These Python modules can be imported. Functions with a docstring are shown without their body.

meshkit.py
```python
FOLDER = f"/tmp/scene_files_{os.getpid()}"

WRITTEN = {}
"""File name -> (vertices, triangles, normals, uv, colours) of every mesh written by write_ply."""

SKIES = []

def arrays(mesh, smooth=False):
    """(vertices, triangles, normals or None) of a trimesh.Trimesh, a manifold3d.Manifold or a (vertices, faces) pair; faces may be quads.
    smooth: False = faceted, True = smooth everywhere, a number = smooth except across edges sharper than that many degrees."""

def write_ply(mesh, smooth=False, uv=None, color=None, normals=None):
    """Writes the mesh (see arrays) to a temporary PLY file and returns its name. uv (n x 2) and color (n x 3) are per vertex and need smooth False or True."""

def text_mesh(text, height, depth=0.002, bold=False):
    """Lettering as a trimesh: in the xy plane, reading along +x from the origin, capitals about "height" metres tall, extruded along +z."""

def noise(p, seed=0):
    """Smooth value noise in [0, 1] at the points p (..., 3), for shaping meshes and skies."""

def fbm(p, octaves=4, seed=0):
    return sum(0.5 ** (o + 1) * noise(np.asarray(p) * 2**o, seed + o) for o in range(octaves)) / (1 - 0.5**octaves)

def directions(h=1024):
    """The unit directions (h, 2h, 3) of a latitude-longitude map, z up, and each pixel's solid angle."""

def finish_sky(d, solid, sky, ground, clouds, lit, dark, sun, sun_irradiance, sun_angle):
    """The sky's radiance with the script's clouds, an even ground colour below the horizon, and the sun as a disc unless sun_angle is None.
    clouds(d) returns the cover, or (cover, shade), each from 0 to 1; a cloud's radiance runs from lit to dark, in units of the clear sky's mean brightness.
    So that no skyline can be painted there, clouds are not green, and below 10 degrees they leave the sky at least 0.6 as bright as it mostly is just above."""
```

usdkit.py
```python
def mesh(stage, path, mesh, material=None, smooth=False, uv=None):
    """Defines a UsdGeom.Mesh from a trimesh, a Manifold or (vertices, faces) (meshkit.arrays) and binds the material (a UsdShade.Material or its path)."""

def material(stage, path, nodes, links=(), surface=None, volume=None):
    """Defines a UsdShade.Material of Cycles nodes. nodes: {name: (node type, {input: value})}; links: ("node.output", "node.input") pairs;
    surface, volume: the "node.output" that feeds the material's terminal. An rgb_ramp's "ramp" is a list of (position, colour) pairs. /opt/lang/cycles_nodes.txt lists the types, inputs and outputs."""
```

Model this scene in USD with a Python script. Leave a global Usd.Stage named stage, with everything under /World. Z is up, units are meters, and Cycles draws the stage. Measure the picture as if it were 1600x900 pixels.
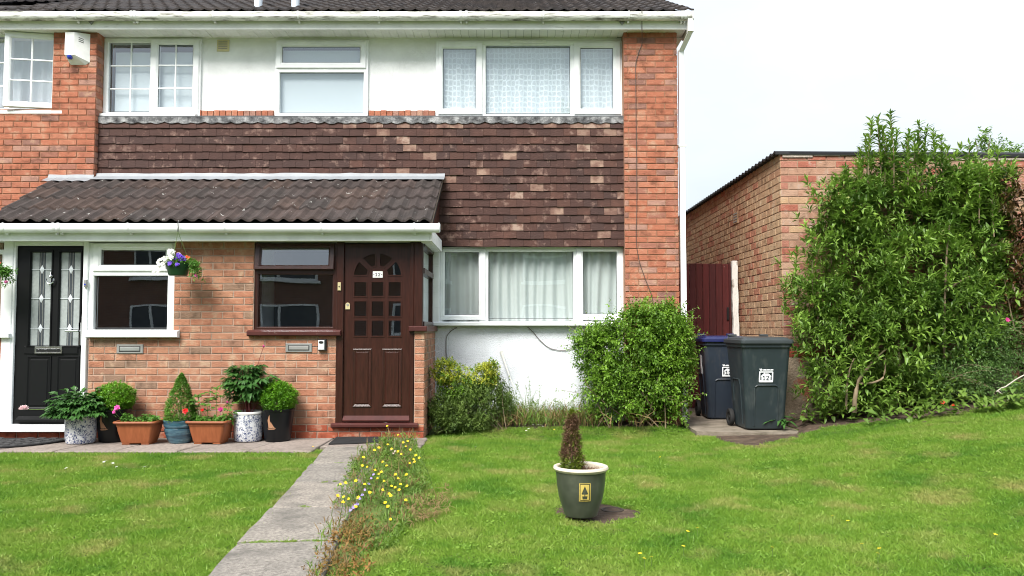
import math, random
import numpy as np, trimesh
from pxr import Usd, UsdGeom, UsdLux, UsdShade, Gf, Sdf, Vt
from shapely.geometry import Polygon, Point, box as sbox
from shapely.ops import unary_union
import shapely
import usdkit, meshkit

stage = Usd.Stage.CreateInMemory()
UsdGeom.SetStageUpAxis(stage, UsdGeom.Tokens.z)
WORLD = UsdGeom.Xform.Define(stage, '/World')
stage.SetDefaultPrim(WORLD.GetPrim())

# ------------------------------------------------------------------ camera
CAM_H, PITCH, F = 1.2, math.atan(62 / 1250), 1250.0      # F in pixels of a 1600 px wide picture
cam = UsdGeom.Camera.Define(stage, '/World/camera')
cam.CreateHorizontalApertureAttr(36.0)
cam.CreateVerticalApertureAttr(20.25)
cam.CreateFocalLengthAttr(36.0 * F / 1600)
cam.CreateExposureAttr(2.35)
cam.AddTranslateOp().Set(Gf.Vec3d(0, 0, CAM_H))
cam.AddRotateXOp().Set(90 + math.degrees(PITCH))

# ------------------------------------------------------------------ sky and sun (overcast)
SUN_EL, SUN_AZ = math.radians(50), math.radians(-155)      # azimuth = atan2(x, y) of the direction to the sun
sky_mat = usdkit.material(stage, '/World/Looks/overcast_sky', {
    'sky': ('sky_texture', {'sky_type': 'single_scattering', 'sun_disc': False, 'sun_elevation': SUN_EL, 'sun_rotation': SUN_AZ,
                            'aerosol_density': 2.0, 'air_density': 1.0}),
    'co': ('texture_coordinate', {}),
    'mp': ('mapping', {'scale': (1.0, 1.0, 2.2)}),
    'no': ('noise_texture', {'scale': 1.6, 'detail': 5.0, 'roughness': 0.55}),
    'rp': ('rgb_ramp', {'ramp': [(0.3, (3.7, 4.3, 4.95)), (0.5, (4.6, 5.05, 5.5)), (0.7, (5.3, 5.6, 5.9))]}),
    'mx': ('mix', {'fac': 0.95}),
    'sx': ('separate_xyz', {}), 'el': ('map_range', {'from_min': 0.0, 'from_max': 1.0, 'to_min': 0.62, 'to_max': 1.15, 'clamp': True}), 'ml': ('mix', {'mix_type': 'multiply', 'fac': 1.0}),
    'bg': ('background_shader', {'strength': 0.052}),
}, [('co.generated', 'mp.vector'), ('mp.vector', 'no.vector'), ('no.fac', 'rp.fac'), ('sky.color', 'mx.color1'), ('co.generated', 'sx.vector'), ('sx.z', 'el.value'), ('rp.color', 'ml.color1'), ('el.result', 'ml.color2'), ('ml.color', 'mx.color2'),
    ('mx.color', 'bg.color')], surface='bg.background')
dome = UsdLux.DomeLight.Define(stage, '/World/sky')
UsdShade.MaterialBindingAPI.Apply(dome.GetPrim()).Bind(sky_mat)
dome.GetPrim().SetCustomDataByKey('kind', 'structure')
sun = UsdLux.DistantLight.Define(stage, '/World/sun')
sun.CreateIntensityAttr(0.4)
sun.CreateAngleAttr(30.0)
sun.CreateNormalizeAttr(True)
sun.CreateColorAttr(Gf.Vec3f(1.0, 0.96, 0.9))
sun.AddRotateZOp().Set(-math.degrees(SUN_AZ))
sun.AddRotateXOp().Set(-(90 - math.degrees(SUN_EL)))
# -z of the light must point away from the sun: after Rx(-(90-el)) the +z axis leans to +y by (90-el); Rz turns it to the azimuth

# ------------------------------------------------------------------ pixel of the photograph -> place
CT, ST = math.cos(PITCH), math.sin(PITCH)


def W(px, py, Y):
    v = (450 - py) / F
    t = Y / (CT - v * ST)
    return np.array([(px - 800) / F * t, Y, CAM_H + (v * CT + ST) * t])


def WX(px, Y, py=450): return W(px, py, Y)[0]
def WZ(py, Y): return W(800, py, Y)[2]


def R(x0, y0, x1, y1, Y):
    """pixel rectangle -> (x0, x1, z0, z1) on the plane at depth Y"""
    m = (y0 + y1) / 2
    return WX(x0, Y, m), WX(x1, Y, m), WZ(y1, Y), WZ(y0, Y)


def height(x, y):
    """the ground: level before the house, rising to the right"""
    x, y = np.asarray(x, float), np.asarray(y, float)
    s = np.clip(x - 1.5, 0, None)
    r = np.where(s < 1.9, 0.04 * s * s, 0.152 * s - 0.1444)
    r = np.minimum(r, 0.6)
    k = np.clip((y - 8.5) / 0.4, 0, 1) * np.clip((3.35 - x) / 0.3, 0, 1)
    r = r * (1 - k) + np.minimum(r, 0.045) * k
    bed = np.clip((y - 8.75) / 0.5, 0, 1) * np.clip((x + 0.85) / 0.4, 0, 1) * np.clip((2.1 - x) / 0.3, 0, 1)
    r = r + 0.075 * bed * bed * (3 - 2 * bed)
    lawn = np.clip((y - 1) / 3, 0, 1) * np.clip((8.0 - y), 0, 1) * np.clip((x + 0.9) / 0.5, 0, 1)
    return r + lawn * (0.014 * np.sin(x * 1.7 + 0.6) * np.sin(y * 1.3))


def G(px, py, z=0.0):
    """pixel -> point on the ground"""
    v = (450 - py) / F
    d = np.array([(px - 800) / F, CT - v * ST, v * CT + ST])
    p = None
    for _ in range(30):
        t = (z - CAM_H) / d[2]
        p = np.array([0, 0, CAM_H]) + d * t
        z = 0.5 * z + 0.5 * float(height(p[0], p[1]))
    return p


# ------------------------------------------------------------------ prims
USED = set()
def numbered(parent, name):
    p, n = f'{parent}/{name}', 0
    while p in USED:
        n += 1
        p = f'{parent}/{name}_{n:03d}'
    USED.add(p)
    return p


ORIGIN = {}
def meta(prim, label=None, cat=None, group=None, kind=None):
    for k, v in (('label', label), ('category', cat), ('group', group), ('kind', kind)):
        if v:
            prim.SetCustomDataByKey(k, v)


def thing(name, loc, label=None, cat=None, group=None, kind=None):
    path = numbered('/World', name)
    x = UsdGeom.Xform.Define(stage, path)
    x.AddTranslateOp().Set(Gf.Vec3d(*map(float, loc)))
    ORIGIN[path] = np.asarray(loc, float)
    meta(x.GetPrim(), label, cat, group, kind)
    return path


class MB:
    """collects vertices and triangles"""
    def __init__(self): self.v, self.f, self.n = [], [], 0
    def add(self, v, f):
        v, f = np.asarray(v, float), np.asarray(f, int)
        if f.shape[1] == 4:
            f = np.vstack([f[:, [0, 1, 2]], f[:, [0, 2, 3]]])
        self.v.append(v); self.f.append(f + self.n); self.n += len(v)
        return self
    def tm(self, m): return self.add(m.vertices, m.faces)
    def box(self, x0, x1, y0, y1, z0, z1):
        v = [[x, y, z] for z in (z0, z1) for y in (y0, y1) for x in (x0, x1)]
        return self.add(v, [[0, 2, 3, 1], [4, 5, 7, 6], [0, 1, 5, 4], [2, 6, 7, 3], [0, 4, 6, 2], [1, 3, 7, 5]])
    def cbox(self, x0, x1, y0, y1, z0, z1, c=0.004):
        """box whose front (-y) face has a chamfer"""
        v = [[x0, y1, z0], [x1, y1, z0], [x1, y1, z1], [x0, y1, z1],
             [x0, y0 + c, z0], [x1, y0 + c, z0], [x1, y0 + c, z1], [x0, y0 + c, z1],
             [x0 + c, y0, z0 + c], [x1 - c, y0, z0 + c], [x1 - c, y0, z1 - c], [x0 + c, y0, z1 - c]]
        f = [[8, 9, 10, 11], [4, 5, 9, 8], [5, 6, 10, 9], [6, 7, 11, 10], [7, 4, 8, 11],
             [0, 1, 5, 4], [1, 2, 6, 5], [2, 3, 7, 6], [3, 0, 4, 7], [3, 2, 1, 0]]
        return self.add(v, f)
    def ring(self, x0, x1, z0, z1, prof):
        """mitred frame: prof = closed list of (distance inward, y)"""
        v = []
        for d, y in prof:
            v += [[x0 + d, y, z0 + d], [x1 - d, y, z0 + d], [x1 - d, y, z1 - d], [x0 + d, y, z1 - d]]
        n, f = len(prof), []
        for i in range(n):
            j = (i + 1) % n
            for k in range(4):
                m = (k + 1) % 4
                f.append([i * 4 + k, i * 4 + m, j * 4 + m, j * 4 + k])
        return self.add(v, f)
    def prism_x(self, poly, x0, x1):
        """polygon in (y, z) run along x"""
        m = trimesh.creation.extrude_polygon(Polygon(poly), x1 - x0, engine='earcut')
        p = np.array(m.vertices)
        return self.add(np.stack([p[:, 2] + x0, p[:, 0], p[:, 1]], 1), m.faces)
    def prism_y(self, poly, y0, y1):
        """polygon (or shapely shape) in (x, z) given thickness along y"""
        shape = poly if hasattr(poly, 'geom_type') else Polygon(poly)
        for g in getattr(shape, 'geoms', [shape]):
            m = trimesh.creation.extrude_polygon(g, y1 - y0, engine='earcut')
            p = np.array(m.vertices)
            self.add(np.stack([p[:, 0], y1 - p[:, 2], p[:, 1]], 1), m.faces)
        return self
    def prism_z(self, poly, z0, z1):
        shape = poly if hasattr(poly, 'geom_type') else Polygon(poly)
        for g in getattr(shape, 'geoms', [shape]):
            m = trimesh.creation.extrude_polygon(g, z1 - z0, engine='earcut')
            p = np.array(m.vertices)
            self.add(np.stack([p[:, 0], p[:, 1], p[:, 2] + z0], 1), m.faces)
        return self
    def tube(self, pts, r, sides=6):
        p = np.asarray(pts, float)
        r = np.broadcast_to(r, (len(p),))
        t = np.gradient(p, axis=0)
        t /= np.linalg.norm(t, axis=1, keepdims=True) + 1e-12
        a = np.cross(t, np.where(np.abs(t[:, 2:]) < 0.9, [0, 0, 1.0], [1.0, 0, 0]))
        a /= np.linalg.norm(a, axis=1, keepdims=True) + 1e-12
        b, ang = np.cross(t, a), np.arange(sides) * 2 * np.pi / sides
        v = p[:, None] + r[:, None, None] * (np.cos(ang)[None, :, None] * a[:, None] + np.sin(ang)[None, :, None] * b[:, None])
        i, j = np.meshgrid(np.arange(len(p) - 1), np.arange(sides), indexing='ij')
        q = np.stack([i * sides + j, i * sides + (j + 1) % sides, (i + 1) * sides + (j + 1) % sides, (i + 1) * sides + j], -1).reshape(-1, 4)
        self.add(v.reshape(-1, 3), q)
        for row, s in ((0, -1), (len(p) - 1, 1)):
            idx = [[0, k, k + 1][::s] for k in range(1, sides - 1)]
            self.add(v[row], idx)
        return self
    def lathe(self, prof, c=(0, 0, 0), n=32, sq=0.0, sx=1.0, sy=1.0):
        """prof: (r, z) from the bottom centre up; sq squares the plan"""
        a = np.arange(n) * 2 * np.pi / n
        ca, sa = np.cos(a), np.sin(a)
        if sq:
            e = 1 - sq
            ca, sa = np.sign(ca) * np.abs(ca) ** e, np.sign(sa) * np.abs(sa) ** e
        v = np.concatenate([np.stack([c[0] + r * ca * sx, c[1] + r * sa * sy, np.full(n, c[2] + z)], 1) for r, z in prof])
        q = [[i * n + k, i * n + (k + 1) % n, (i + 1) * n + (k + 1) % n, (i + 1) * n + k] for i in range(len(prof) - 1) for k in range(n)]
        return self.add(v, q)
    def arrays(self):
        return np.concatenate(self.v), np.concatenate(self.f)


def origin_of(path):
    while path not in ORIGIN and path.count('/') > 1:
        path = path.rsplit('/', 1)[0]
    return ORIGIN.get(path, np.zeros(3))


def part(parent, name, mb, material, smooth=False, label=None, kind=None):
    v, f = mb.arrays() if isinstance(mb, MB) else mb
    path = numbered(parent, name)
    m = usdkit.mesh(stage, path, (v - origin_of(parent), f), material, smooth)
    meta(m.GetPrim(), label, kind=kind)
    return path


def single(name, mb, material, label=None, cat=None, group=None, kind=None, smooth=False):
    """a thing that is one mesh"""
    v, f = mb.arrays() if isinstance(mb, MB) else mb
    path = numbered('/World', name)
    m = usdkit.mesh(stage, path, (v, f), material, smooth)
    meta(m.GetPrim(), label, cat, group, kind)
    return path


def copy_of(src, name, loc, rotz=0.0, label=None, group=None, scale=None):
    """another of the same thing, with its parts"""
    s = stage.GetPrimAtPath(src)
    was = s.GetCustomData()
    path = numbered('/World', name)
    x = UsdGeom.Xform.Define(stage, path)
    x.GetPrim().GetReferences().AddInternalReference(src)
    x.ClearXformOpOrder()
    x.AddTranslateOp(opSuffix='copy').Set(Gf.Vec3d(*map(float, loc)))
    x.AddRotateZOp(opSuffix='copy').Set(math.degrees(rotz))
    if scale:
        x.AddScaleOp(opSuffix='copy').Set(Gf.Vec3f(*scale))
    x.GetPrim().SetInstanceable(True)
    meta(x.GetPrim(), label or was['label'], was['category'], group or was.get('group'))
    return path


def subtract(rect, holes):
    rects = [rect]
    for h in holes:
        out = []
        for (a, b, c, d) in rects:
            if h[0] >= b or h[1] <= a or h[2] >= d or h[3] <= c:
                out.append((a, b, c, d)); continue
            x0, x1 = max(a, h[0]), min(b, h[1])
            if h[3] < d: out.append((a, b, h[3], d))
            if h[2] > c: out.append((a, b, c, h[2]))
            z0, z1 = max(c, h[2]), min(d, h[3])
            if x0 > a: out.append((a, x0, z0, z1))
            if x1 < b: out.append((x1, b, z0, z1))
        rects = out
    return rects


# ------------------------------------------------------------------ materials
def pm(name, ramp, scale=6.0, detail=4.0, rough=0.7, bump=0.0, bscale=60.0, isl=0.0, spec=0.35, stretch=(1, 1, 1), trans=0.0, coat=0.0,
       metallic=0.0, lo=0.3, hi=0.7, tcol=None, bdist=0.02, dirt=None, sheen=0.0):
    """noise-varied principled material; ramp: a colour or (position, colour) list; isl: share of per-island variation;
    dirt: (colour, scale, stretch, lo, hi) a second layer of stains"""
    if not isinstance(ramp, list):
        c = np.array(ramp, float)
        ramp = [(0, c * 0.88), (1, np.minimum(c * 1.1, 1))]
    n = {'geo': ('geometry', {}), 'map': ('mapping', {'scale': stretch}),
         'no': ('noise_texture', {'scale': float(scale), 'detail': float(detail), 'roughness': 0.6}),
         'mr': ('map_range', {'from_min': lo, 'from_max': hi, 'to_min': 0.0, 'to_max': 1.0, 'clamp': True}),
         'rp': ('rgb_ramp', {'ramp': ramp}),
         'p': ('principled_bsdf', {'roughness': float(rough), 'specular_ior_level': float(spec), 'metallic': float(metallic)})}
    if coat:
        n['p'][1]['coat_weight'] = float(coat); n['p'][1]['coat_roughness'] = 0.08
    L = [('geo.position', 'map.vector'), ('map.vector', 'no.vector'), ('no.fac', 'mr.value')]
    fac = 'mr.result'
    if isl:
        n['mf'] = ('mix_float', {'fac': float(isl)})
        L += [('mr.result', 'mf.a'), ('geo.random_per_island', 'mf.b')]
        fac = 'mf.result'
    L.append((fac, 'rp.fac'))
    col = 'rp.color'
    if dirt:
        dc, dscale, dst, dlo, dhi = dirt
        n['dm'] = ('mapping', {'scale': dst})
        n['dn'] = ('noise_texture', {'scale': float(dscale), 'detail': 5.0, 'roughness': 0.65})
        n['dr'] = ('map_range', {'from_min': dlo, 'from_max': dhi, 'to_min': 0.0, 'to_max': 1.0, 'clamp': True})
        n['dx'] = ('mix', {'color2': dc})
        L += [('geo.position', 'dm.vector'), ('dm.vector', 'dn.vector'), ('dn.fac', 'dr.value'), ('dr.result', 'dx.fac'), (col, 'dx.color1')]
        col = 'dx.color'
    L.append((col, 'p.base_color'))
    if bump:
        n['bn'] = ('noise_texture', {'scale': float(bscale), 'detail': 4.0})
        n['b'] = ('bump', {'strength': float(bump), 'distance': float(bdist)})
        L += [('map.vector', 'bn.vector'), ('bn.fac', 'b.height'), ('b.normal', 'p.normal')]
    out = 'p.BSDF'
    if trans:
        n['t'] = ('translucent_bsdf', {})
        n['mc'] = ('mix_closure', {'fac': float(trans)})
        L += [(col, 't.color'), ('p.BSDF', 'mc.closure1'), ('t.BSDF', 'mc.closure2')]
        out = 'mc.closure'
    return usdkit.material(stage, f'/World/Looks/{name}', n, L, surface=out)


def bricks_of(name, cols, pale=(0.42, 0.26, 0.18), dark=(0.18, 0.08, 0.05)):
    """a few brick materials with grain, bloom and dark burnt patches"""
    out = []
    for i, c in enumerate(cols):
        c = np.array(c)
        out.append(pm(f'{name}_{i}', [(0, c * 0.5), (0.35, c * .95), (0.65, c * 1.08), (0.85, c * 0.5 + np.array(pale) * 0.5), (1, c * 0.2 + np.array(pale) * 0.8)], scale=9, detail=8, rough=0.88,
                      bump=0.5, bscale=110, spec=0.2, dirt=(tuple(dark), 3.5 + i, (1, 1, 1.6), 0.6, 0.78)))
    return out


def leafmat(name, ramp, rough=0.45, spec=0.4, trans=0.25, isl=0.75, scale=2.5):
    return pm(name, ramp, scale=scale, detail=2, rough=rough, spec=spec, trans=trans, isl=isl)


UPVC = pm('white_upvc', (0.80, 0.82, 0.83), scale=3, rough=0.32, spec=0.45)
UPVC_OLD = pm('weathered_white_upvc', (0.80, 0.80, 0.80), scale=3, rough=0.45, spec=0.35,
              dirt=((0.16, 0.15, 0.10), 7.0, (0.6, 1, 5.0), 0.60, 0.86))
GUTTER_OLD = pm('stained_gutter_upvc', (0.72, 0.72, 0.69), scale=3, rough=0.45,
                dirt=((0.10, 0.095, 0.07), 5.0, (1.0, 1, 9.0), 0.46, 0.68))
SOFFIT = pm('soffit_upvc', (0.78, 0.78, 0.77), scale=4, rough=0.5, dirt=((0.3, 0.29, 0.22), 6.0, (1, 1, 1), 0.62, 0.9))
RENDER = pm('white_render', (0.82, 0.83, 0.84), scale=2.5, detail=6, rough=0.9, bump=0.35, bscale=150, spec=0.2,
            dirt=((0.42, 0.43, 0.40), 3.0, (1.6, 1, 0.5), 0.64, 1.0))
RENDER_LOW = pm('white_painted_pebble_render', (0.74, 0.77, 0.82), scale=2.5, detail=6, rough=0.9, bump=0.7, bscale=120, spec=0.2,
                dirt=((0.36, 0.36, 0.32), 2.2, (1, 1, 1), 0.64, 0.95))
GASKET = pm('grey_gasket', (0.07, 0.075, 0.08), rough=0.6)
MORTAR = pm('house_mortar', (0.30, 0.155, 0.095), scale=8, rough=0.95, bump=0.4, bscale=120)
MORTAR_P = pm('porch_mortar', (0.37, 0.27, 0.21), scale=8, rough=0.95, bump=0.4, bscale=120)
MORTAR_G = pm('garage_mortar', (0.34, 0.215, 0.15), scale=8, rough=0.95, bump=0.4, bscale=120)
BR_H = bricks_of('house_brick', [(0.3468, 0.1254, 0.0749), (0.3249, 0.1206, 0.0749), (0.3688, 0.1472, 0.0907), (0.2800, 0.1206, 0.0850), (0.3249, 0.1786, 0.1382), (0.2282, 0.1159, 0.0907)])
BR_P = bricks_of('porch_brick', [(0.3456, 0.1599, 0.0985), (0.3212, 0.1508, 0.0944), (0.3530, 0.1724, 0.1067), (0.2745, 0.1474, 0.0985), (0.2279, 0.1429, 0.0985), (0.3297, 0.1429, 0.0872)], pale=(0.4314, 0.3017, 0.2052))
BR_G = bricks_of('garage_brick', [(0.4060, 0.2587, 0.1571), (0.4360, 0.2940, 0.1829), (0.3903, 0.2174, 0.1315), (0.3747, 0.1684, 0.1074), (0.4217, 0.2772, 0.1662), (0.2964, 0.1423, 0.0906)], pale=(0.4687, 0.3766, 0.2644))
BR_GF = bricks_of('garage_front_brick', [(0.3434, 0.1499, 0.1080), (0.3570, 0.2037, 0.1407), (0.3232, 0.1128, 0.0775), (0.3704, 0.2315, 0.1652)], pale=(0.4111, 0.3146, 0.2651))
BR_RED = bricks_of('red_painted_brick', [(0.2605, 0.0648, 0.0348), (0.2877, 0.0758, 0.0408)])
TILE_COLS = [(0.0582, 0.0246, 0.0183), (0.0513, 0.0221, 0.0170), (0.0684, 0.0292, 0.0207), (0.0465, 0.0221, 0.0183)]
WT = [pm(f'wall_tile_{i}', [(0, np.array(c) * 0.8), (0.6, c), (1, np.array(c) * 1.35)], scale=7, detail=6, rough=0.8, bump=0.3, bscale=60,
         dirt=((0.20, 0.125, 0.10), 6 + i, (1, 1, 1), 0.56, 0.72)) for i, c in enumerate(TILE_COLS)]
WT_PALE = [pm(f'pale_wall_tile_{i}', [(0, (0.085, 0.04, 0.032)), (0.42, (0.16, 0.09, 0.068)), (0.7, c), (1, c)], scale=7 + 2 * i, detail=7, rough=0.85, bump=0.3, bscale=60)
           for i, c in enumerate([(0.25, 0.165, 0.125), (0.20, 0.125, 0.095), (0.27, 0.19, 0.15)])]
RT = [pm(f'porch_roof_tile_{i}', [(0, np.array(c) * 0.65), (0.55, c), (1, np.array(c) * 1.45)], scale=6, detail=7, rough=0.85, bump=0.5, bscale=90,
         dirt=((0.40, 0.40, 0.38), 17.0 + i, (0.7425, 0.6875, 0.6325), 0.655, 0.70)) for i, c in enumerate([(0.0460, 0.0316, 0.0278), (0.0409, 0.0302, 0.0278), (0.0520, 0.0344, 0.0285), (0.0371, 0.0289, 0.0266)])]
MRT = [pm(f'main_roof_tile_{i}', [(0, np.array(c) * 0.6), (0.55, c), (1, np.array(c) * 1.6)], scale=14, detail=7, rough=0.9, bump=0.5, bscale=90,
          dirt=((0.26, 0.26, 0.25), 30.0 + i, (0.5500, 0.5500, 0.5500), 0.66, 0.76)) for i, c in enumerate([(0.0286, 0.0231, 0.0220), (0.0248, 0.0209, 0.0209), (0.0330, 0.0264, 0.0242)])]
LEAD = pm('lead_flashing', (0.21, 0.225, 0.245), scale=5, rough=0.5, metallic=0.0, bump=0.3, bscale=15)
CEMENT = pm('grey_cement_fillet', [(0, (0.025, 0.025, 0.028)), (0.45, (0.12, 0.12, 0.125)), (0.75, (0.26, 0.26, 0.265)), (1, (0.36, 0.36, 0.365))], scale=11, detail=6, rough=0.95, bump=0.6, bscale=60)
BROWN = pm('brown_stained_timber', [(0, (0.021, 0.0062, 0.0042)), (1, (0.039, 0.0115, 0.0078))], scale=5, stretch=(9, 9, 1), rough=0.28, spec=0.45, bump=0.15, bscale=30)
BROWN_WORN = pm('worn_brown_timber', [(0, (0.04, 0.011, 0.010)), (1, (0.07, 0.019, 0.016))], scale=5, rough=0.4,
                dirt=((0.5, 0.46, 0.42), 10.0, (1, 1, 2.5), 0.66, 0.74))
BLACK_DOOR = pm('black_door_skin', (0.0045, 0.0048, 0.0055), scale=40, rough=0.45, spec=0.22)
CHROME = pm('chrome', (0.72, 0.73, 0.75), rough=0.16, metallic=1.0)
STEEL = pm('satin_steel', (0.36, 0.37, 0.37), rough=0.4, metallic=0.7)
BRASS = pm('pale_brass', (0.72, 0.62, 0.36), rough=0.35, metallic=0.6)
GREYMETAL = pm('grey_painted_metal', (0.26, 0.26, 0.25), rough=0.45, metallic=0.3)
DARK = pm('dark_slot', (0.012, 0.012, 0.013), rough=0.8)
BLACK = pm('black_plastic', (0.012, 0.012, 0.013), rough=0.35, spec=0.5)
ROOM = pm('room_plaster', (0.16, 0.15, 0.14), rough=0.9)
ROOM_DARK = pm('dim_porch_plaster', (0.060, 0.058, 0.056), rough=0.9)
WHITE = pm('white_plastic', (0.78, 0.78, 0.77), rough=0.35)
BLUEGLASS = pm('blue_lens', (0.02, 0.04, 0.35), rough=0.15, spec=0.6)
VENT_C = pm('cream_vent', (0.62, 0.55, 0.33), rough=0.6)
CABLE = pm('grey_cable', (0.085, 0.06, 0.05), rough=0.6)


def glass(name, refl=2.6, tint=(0.97, 0.985, 0.985), gl=(0.92, 0.96, 1.0)):
    return usdkit.material(stage, f'/World/Looks/{name}', {
        'fr': ('fresnel', {'IOR': 1.5}), 'm': ('math', {'math_type': 'multiply', 'use_clamp': True, 'value2': refl}),
        't': ('transparent_bsdf', {'color': tint}), 'g': ('glossy_bsdf', {'roughness': 0.0, 'color': gl}),
        'geo': ('geometry', {}), 'bn': ('noise_texture', {'scale': 1.3, 'detail': 1.0}), 'b': ('bump', {'strength': 0.05, 'distance': 0.05}),
        'mx': ('mix_closure', {}), 'bf': ('math', {'math_type': 'subtract', 'value1': 1.0}), 'm2': ('math', {'math_type': 'multiply'})},
        [('fr.fac', 'm.value1'), ('geo.backfacing', 'bf.value2'), ('m.value', 'm2.value1'), ('bf.value', 'm2.value2'), ('m2.value', 'mx.fac'), ('t.BSDF', 'mx.closure1'), ('g.BSDF', 'mx.closure2'),
         ('geo.position', 'bn.vector'), ('bn.fac', 'b.height'), ('b.normal', 'g.normal')], surface='mx.closure')


GLASS = glass('window_glass', 3.0)
GLASS_UP = glass('upper_window_glass', 4.6)
GLASS_DARK = glass('porch_glass', 3.0)
GLASS_TILT = glass('tilted_glass', 5.0)


def curtain_mat(name, col, trans=0.4, lace=None):
    n = {'geo': ('geometry', {}), 'p': ('principled_bsdf', {'roughness': 0.95, 'specular_ior_level': 0.1, 'base_color': col}),
         't': ('translucent_bsdf', {'color': col}), 'mc': ('mix_closure', {'fac': trans})}
    L = [('p.BSDF', 'mc.closure1'), ('t.BSDF', 'mc.closure2')]
    out = 'mc.closure'
    if lace:
        n['map'] = ('mapping', {'scale': (1, 0.0, 0.75)})
        n['v'] = ('voronoi_texture', {'feature': 'distance_to_edge', 'scale': lace, 'randomness': 0.35})
        n['mr'] = ('map_range', {'from_min': 0.03, 'from_max': 0.2, 'to_min': 0.05, 'to_max': 0.5, 'clamp': True})
        n['tr'] = ('transparent_bsdf', {})
        n['m2'] = ('mix_closure', {})
        L += [('geo.position', 'map.vector'), ('map.vector', 'v.vector'), ('v.distance', 'mr.value'), ('mr.result', 'm2.fac'),
              ('mc.closure', 'm2.closure1'), ('tr.BSDF', 'm2.closure2')]
        out = 'm2.closure'
    return usdkit.material(stage, f'/World/Looks/{name}', n, L, surface=out)


NET = curtain_mat('white_net_curtain', (0.74, 0.78, 0.83), 0.1)
LACE = curtain_mat('lace_curtain', (0.80, 0.86, 0.90), 0.08, lace=19.0)
DRAPE = curtain_mat('grey_green_drape', (0.58, 0.62, 0.61), 0.1)
BLIND = curtain_mat('pale_roller_blind', (0.62, 0.67, 0.71), 0.06)
# ------------------------------------------------------------------ brickwork
def lay_bricks(rng, rects_out, x0, x1, z0, z1, holes=(), course=0.075, length=0.225, joint=0.011, shift=0.0):
    """rectangles of a stretcher bond; rects_out gets (x0, x1, z0, z1)"""
    k, z = 0, z0
    while z < z1 - 0.01:
        x = x0 - (0.5 * length if k % 2 else 0) - shift
        while x < x1:
            a, b, c, d = max(x + joint / 2, x0), min(x + length - joint / 2, x1), z + joint / 2, min(z + course - joint / 2, z1)
            if b - a > 0.02 and d - c > 0.012:
                for r in subtract((a, b, c, d), [(h[0] - joint / 2, h[1] + joint / 2, h[2] - 0.004, h[3] + 0.004) for h in holes]):
                    if r[1] - r[0] > 0.02 and r[3] - r[2] > 0.015:
                        rects_out.append(r)
            x += length
        z += course
        k += 1


def brick_mb(rng, rect, Y, proud=0.008, deep=0.004, mb=None, conv=None):
    """one brick with slightly uneven corners; conv maps (x, y, z) to the wall's own directions"""
    mb = mb or MB()
    a, b, c, d = rect
    j = lambda: rng.uniform(-0.0016, 0.0016)
    y = Y - proud + rng.uniform(-0.002, 0.002)
    m = MB()
    m.cbox(a + j(), b + j(), y, Y + deep, c + j(), d + j(), 0.003)
    v, f = m.arrays()
    v = v[:, :]
    if conv: v = conv(v)
    return mb.add(v, f)


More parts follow.
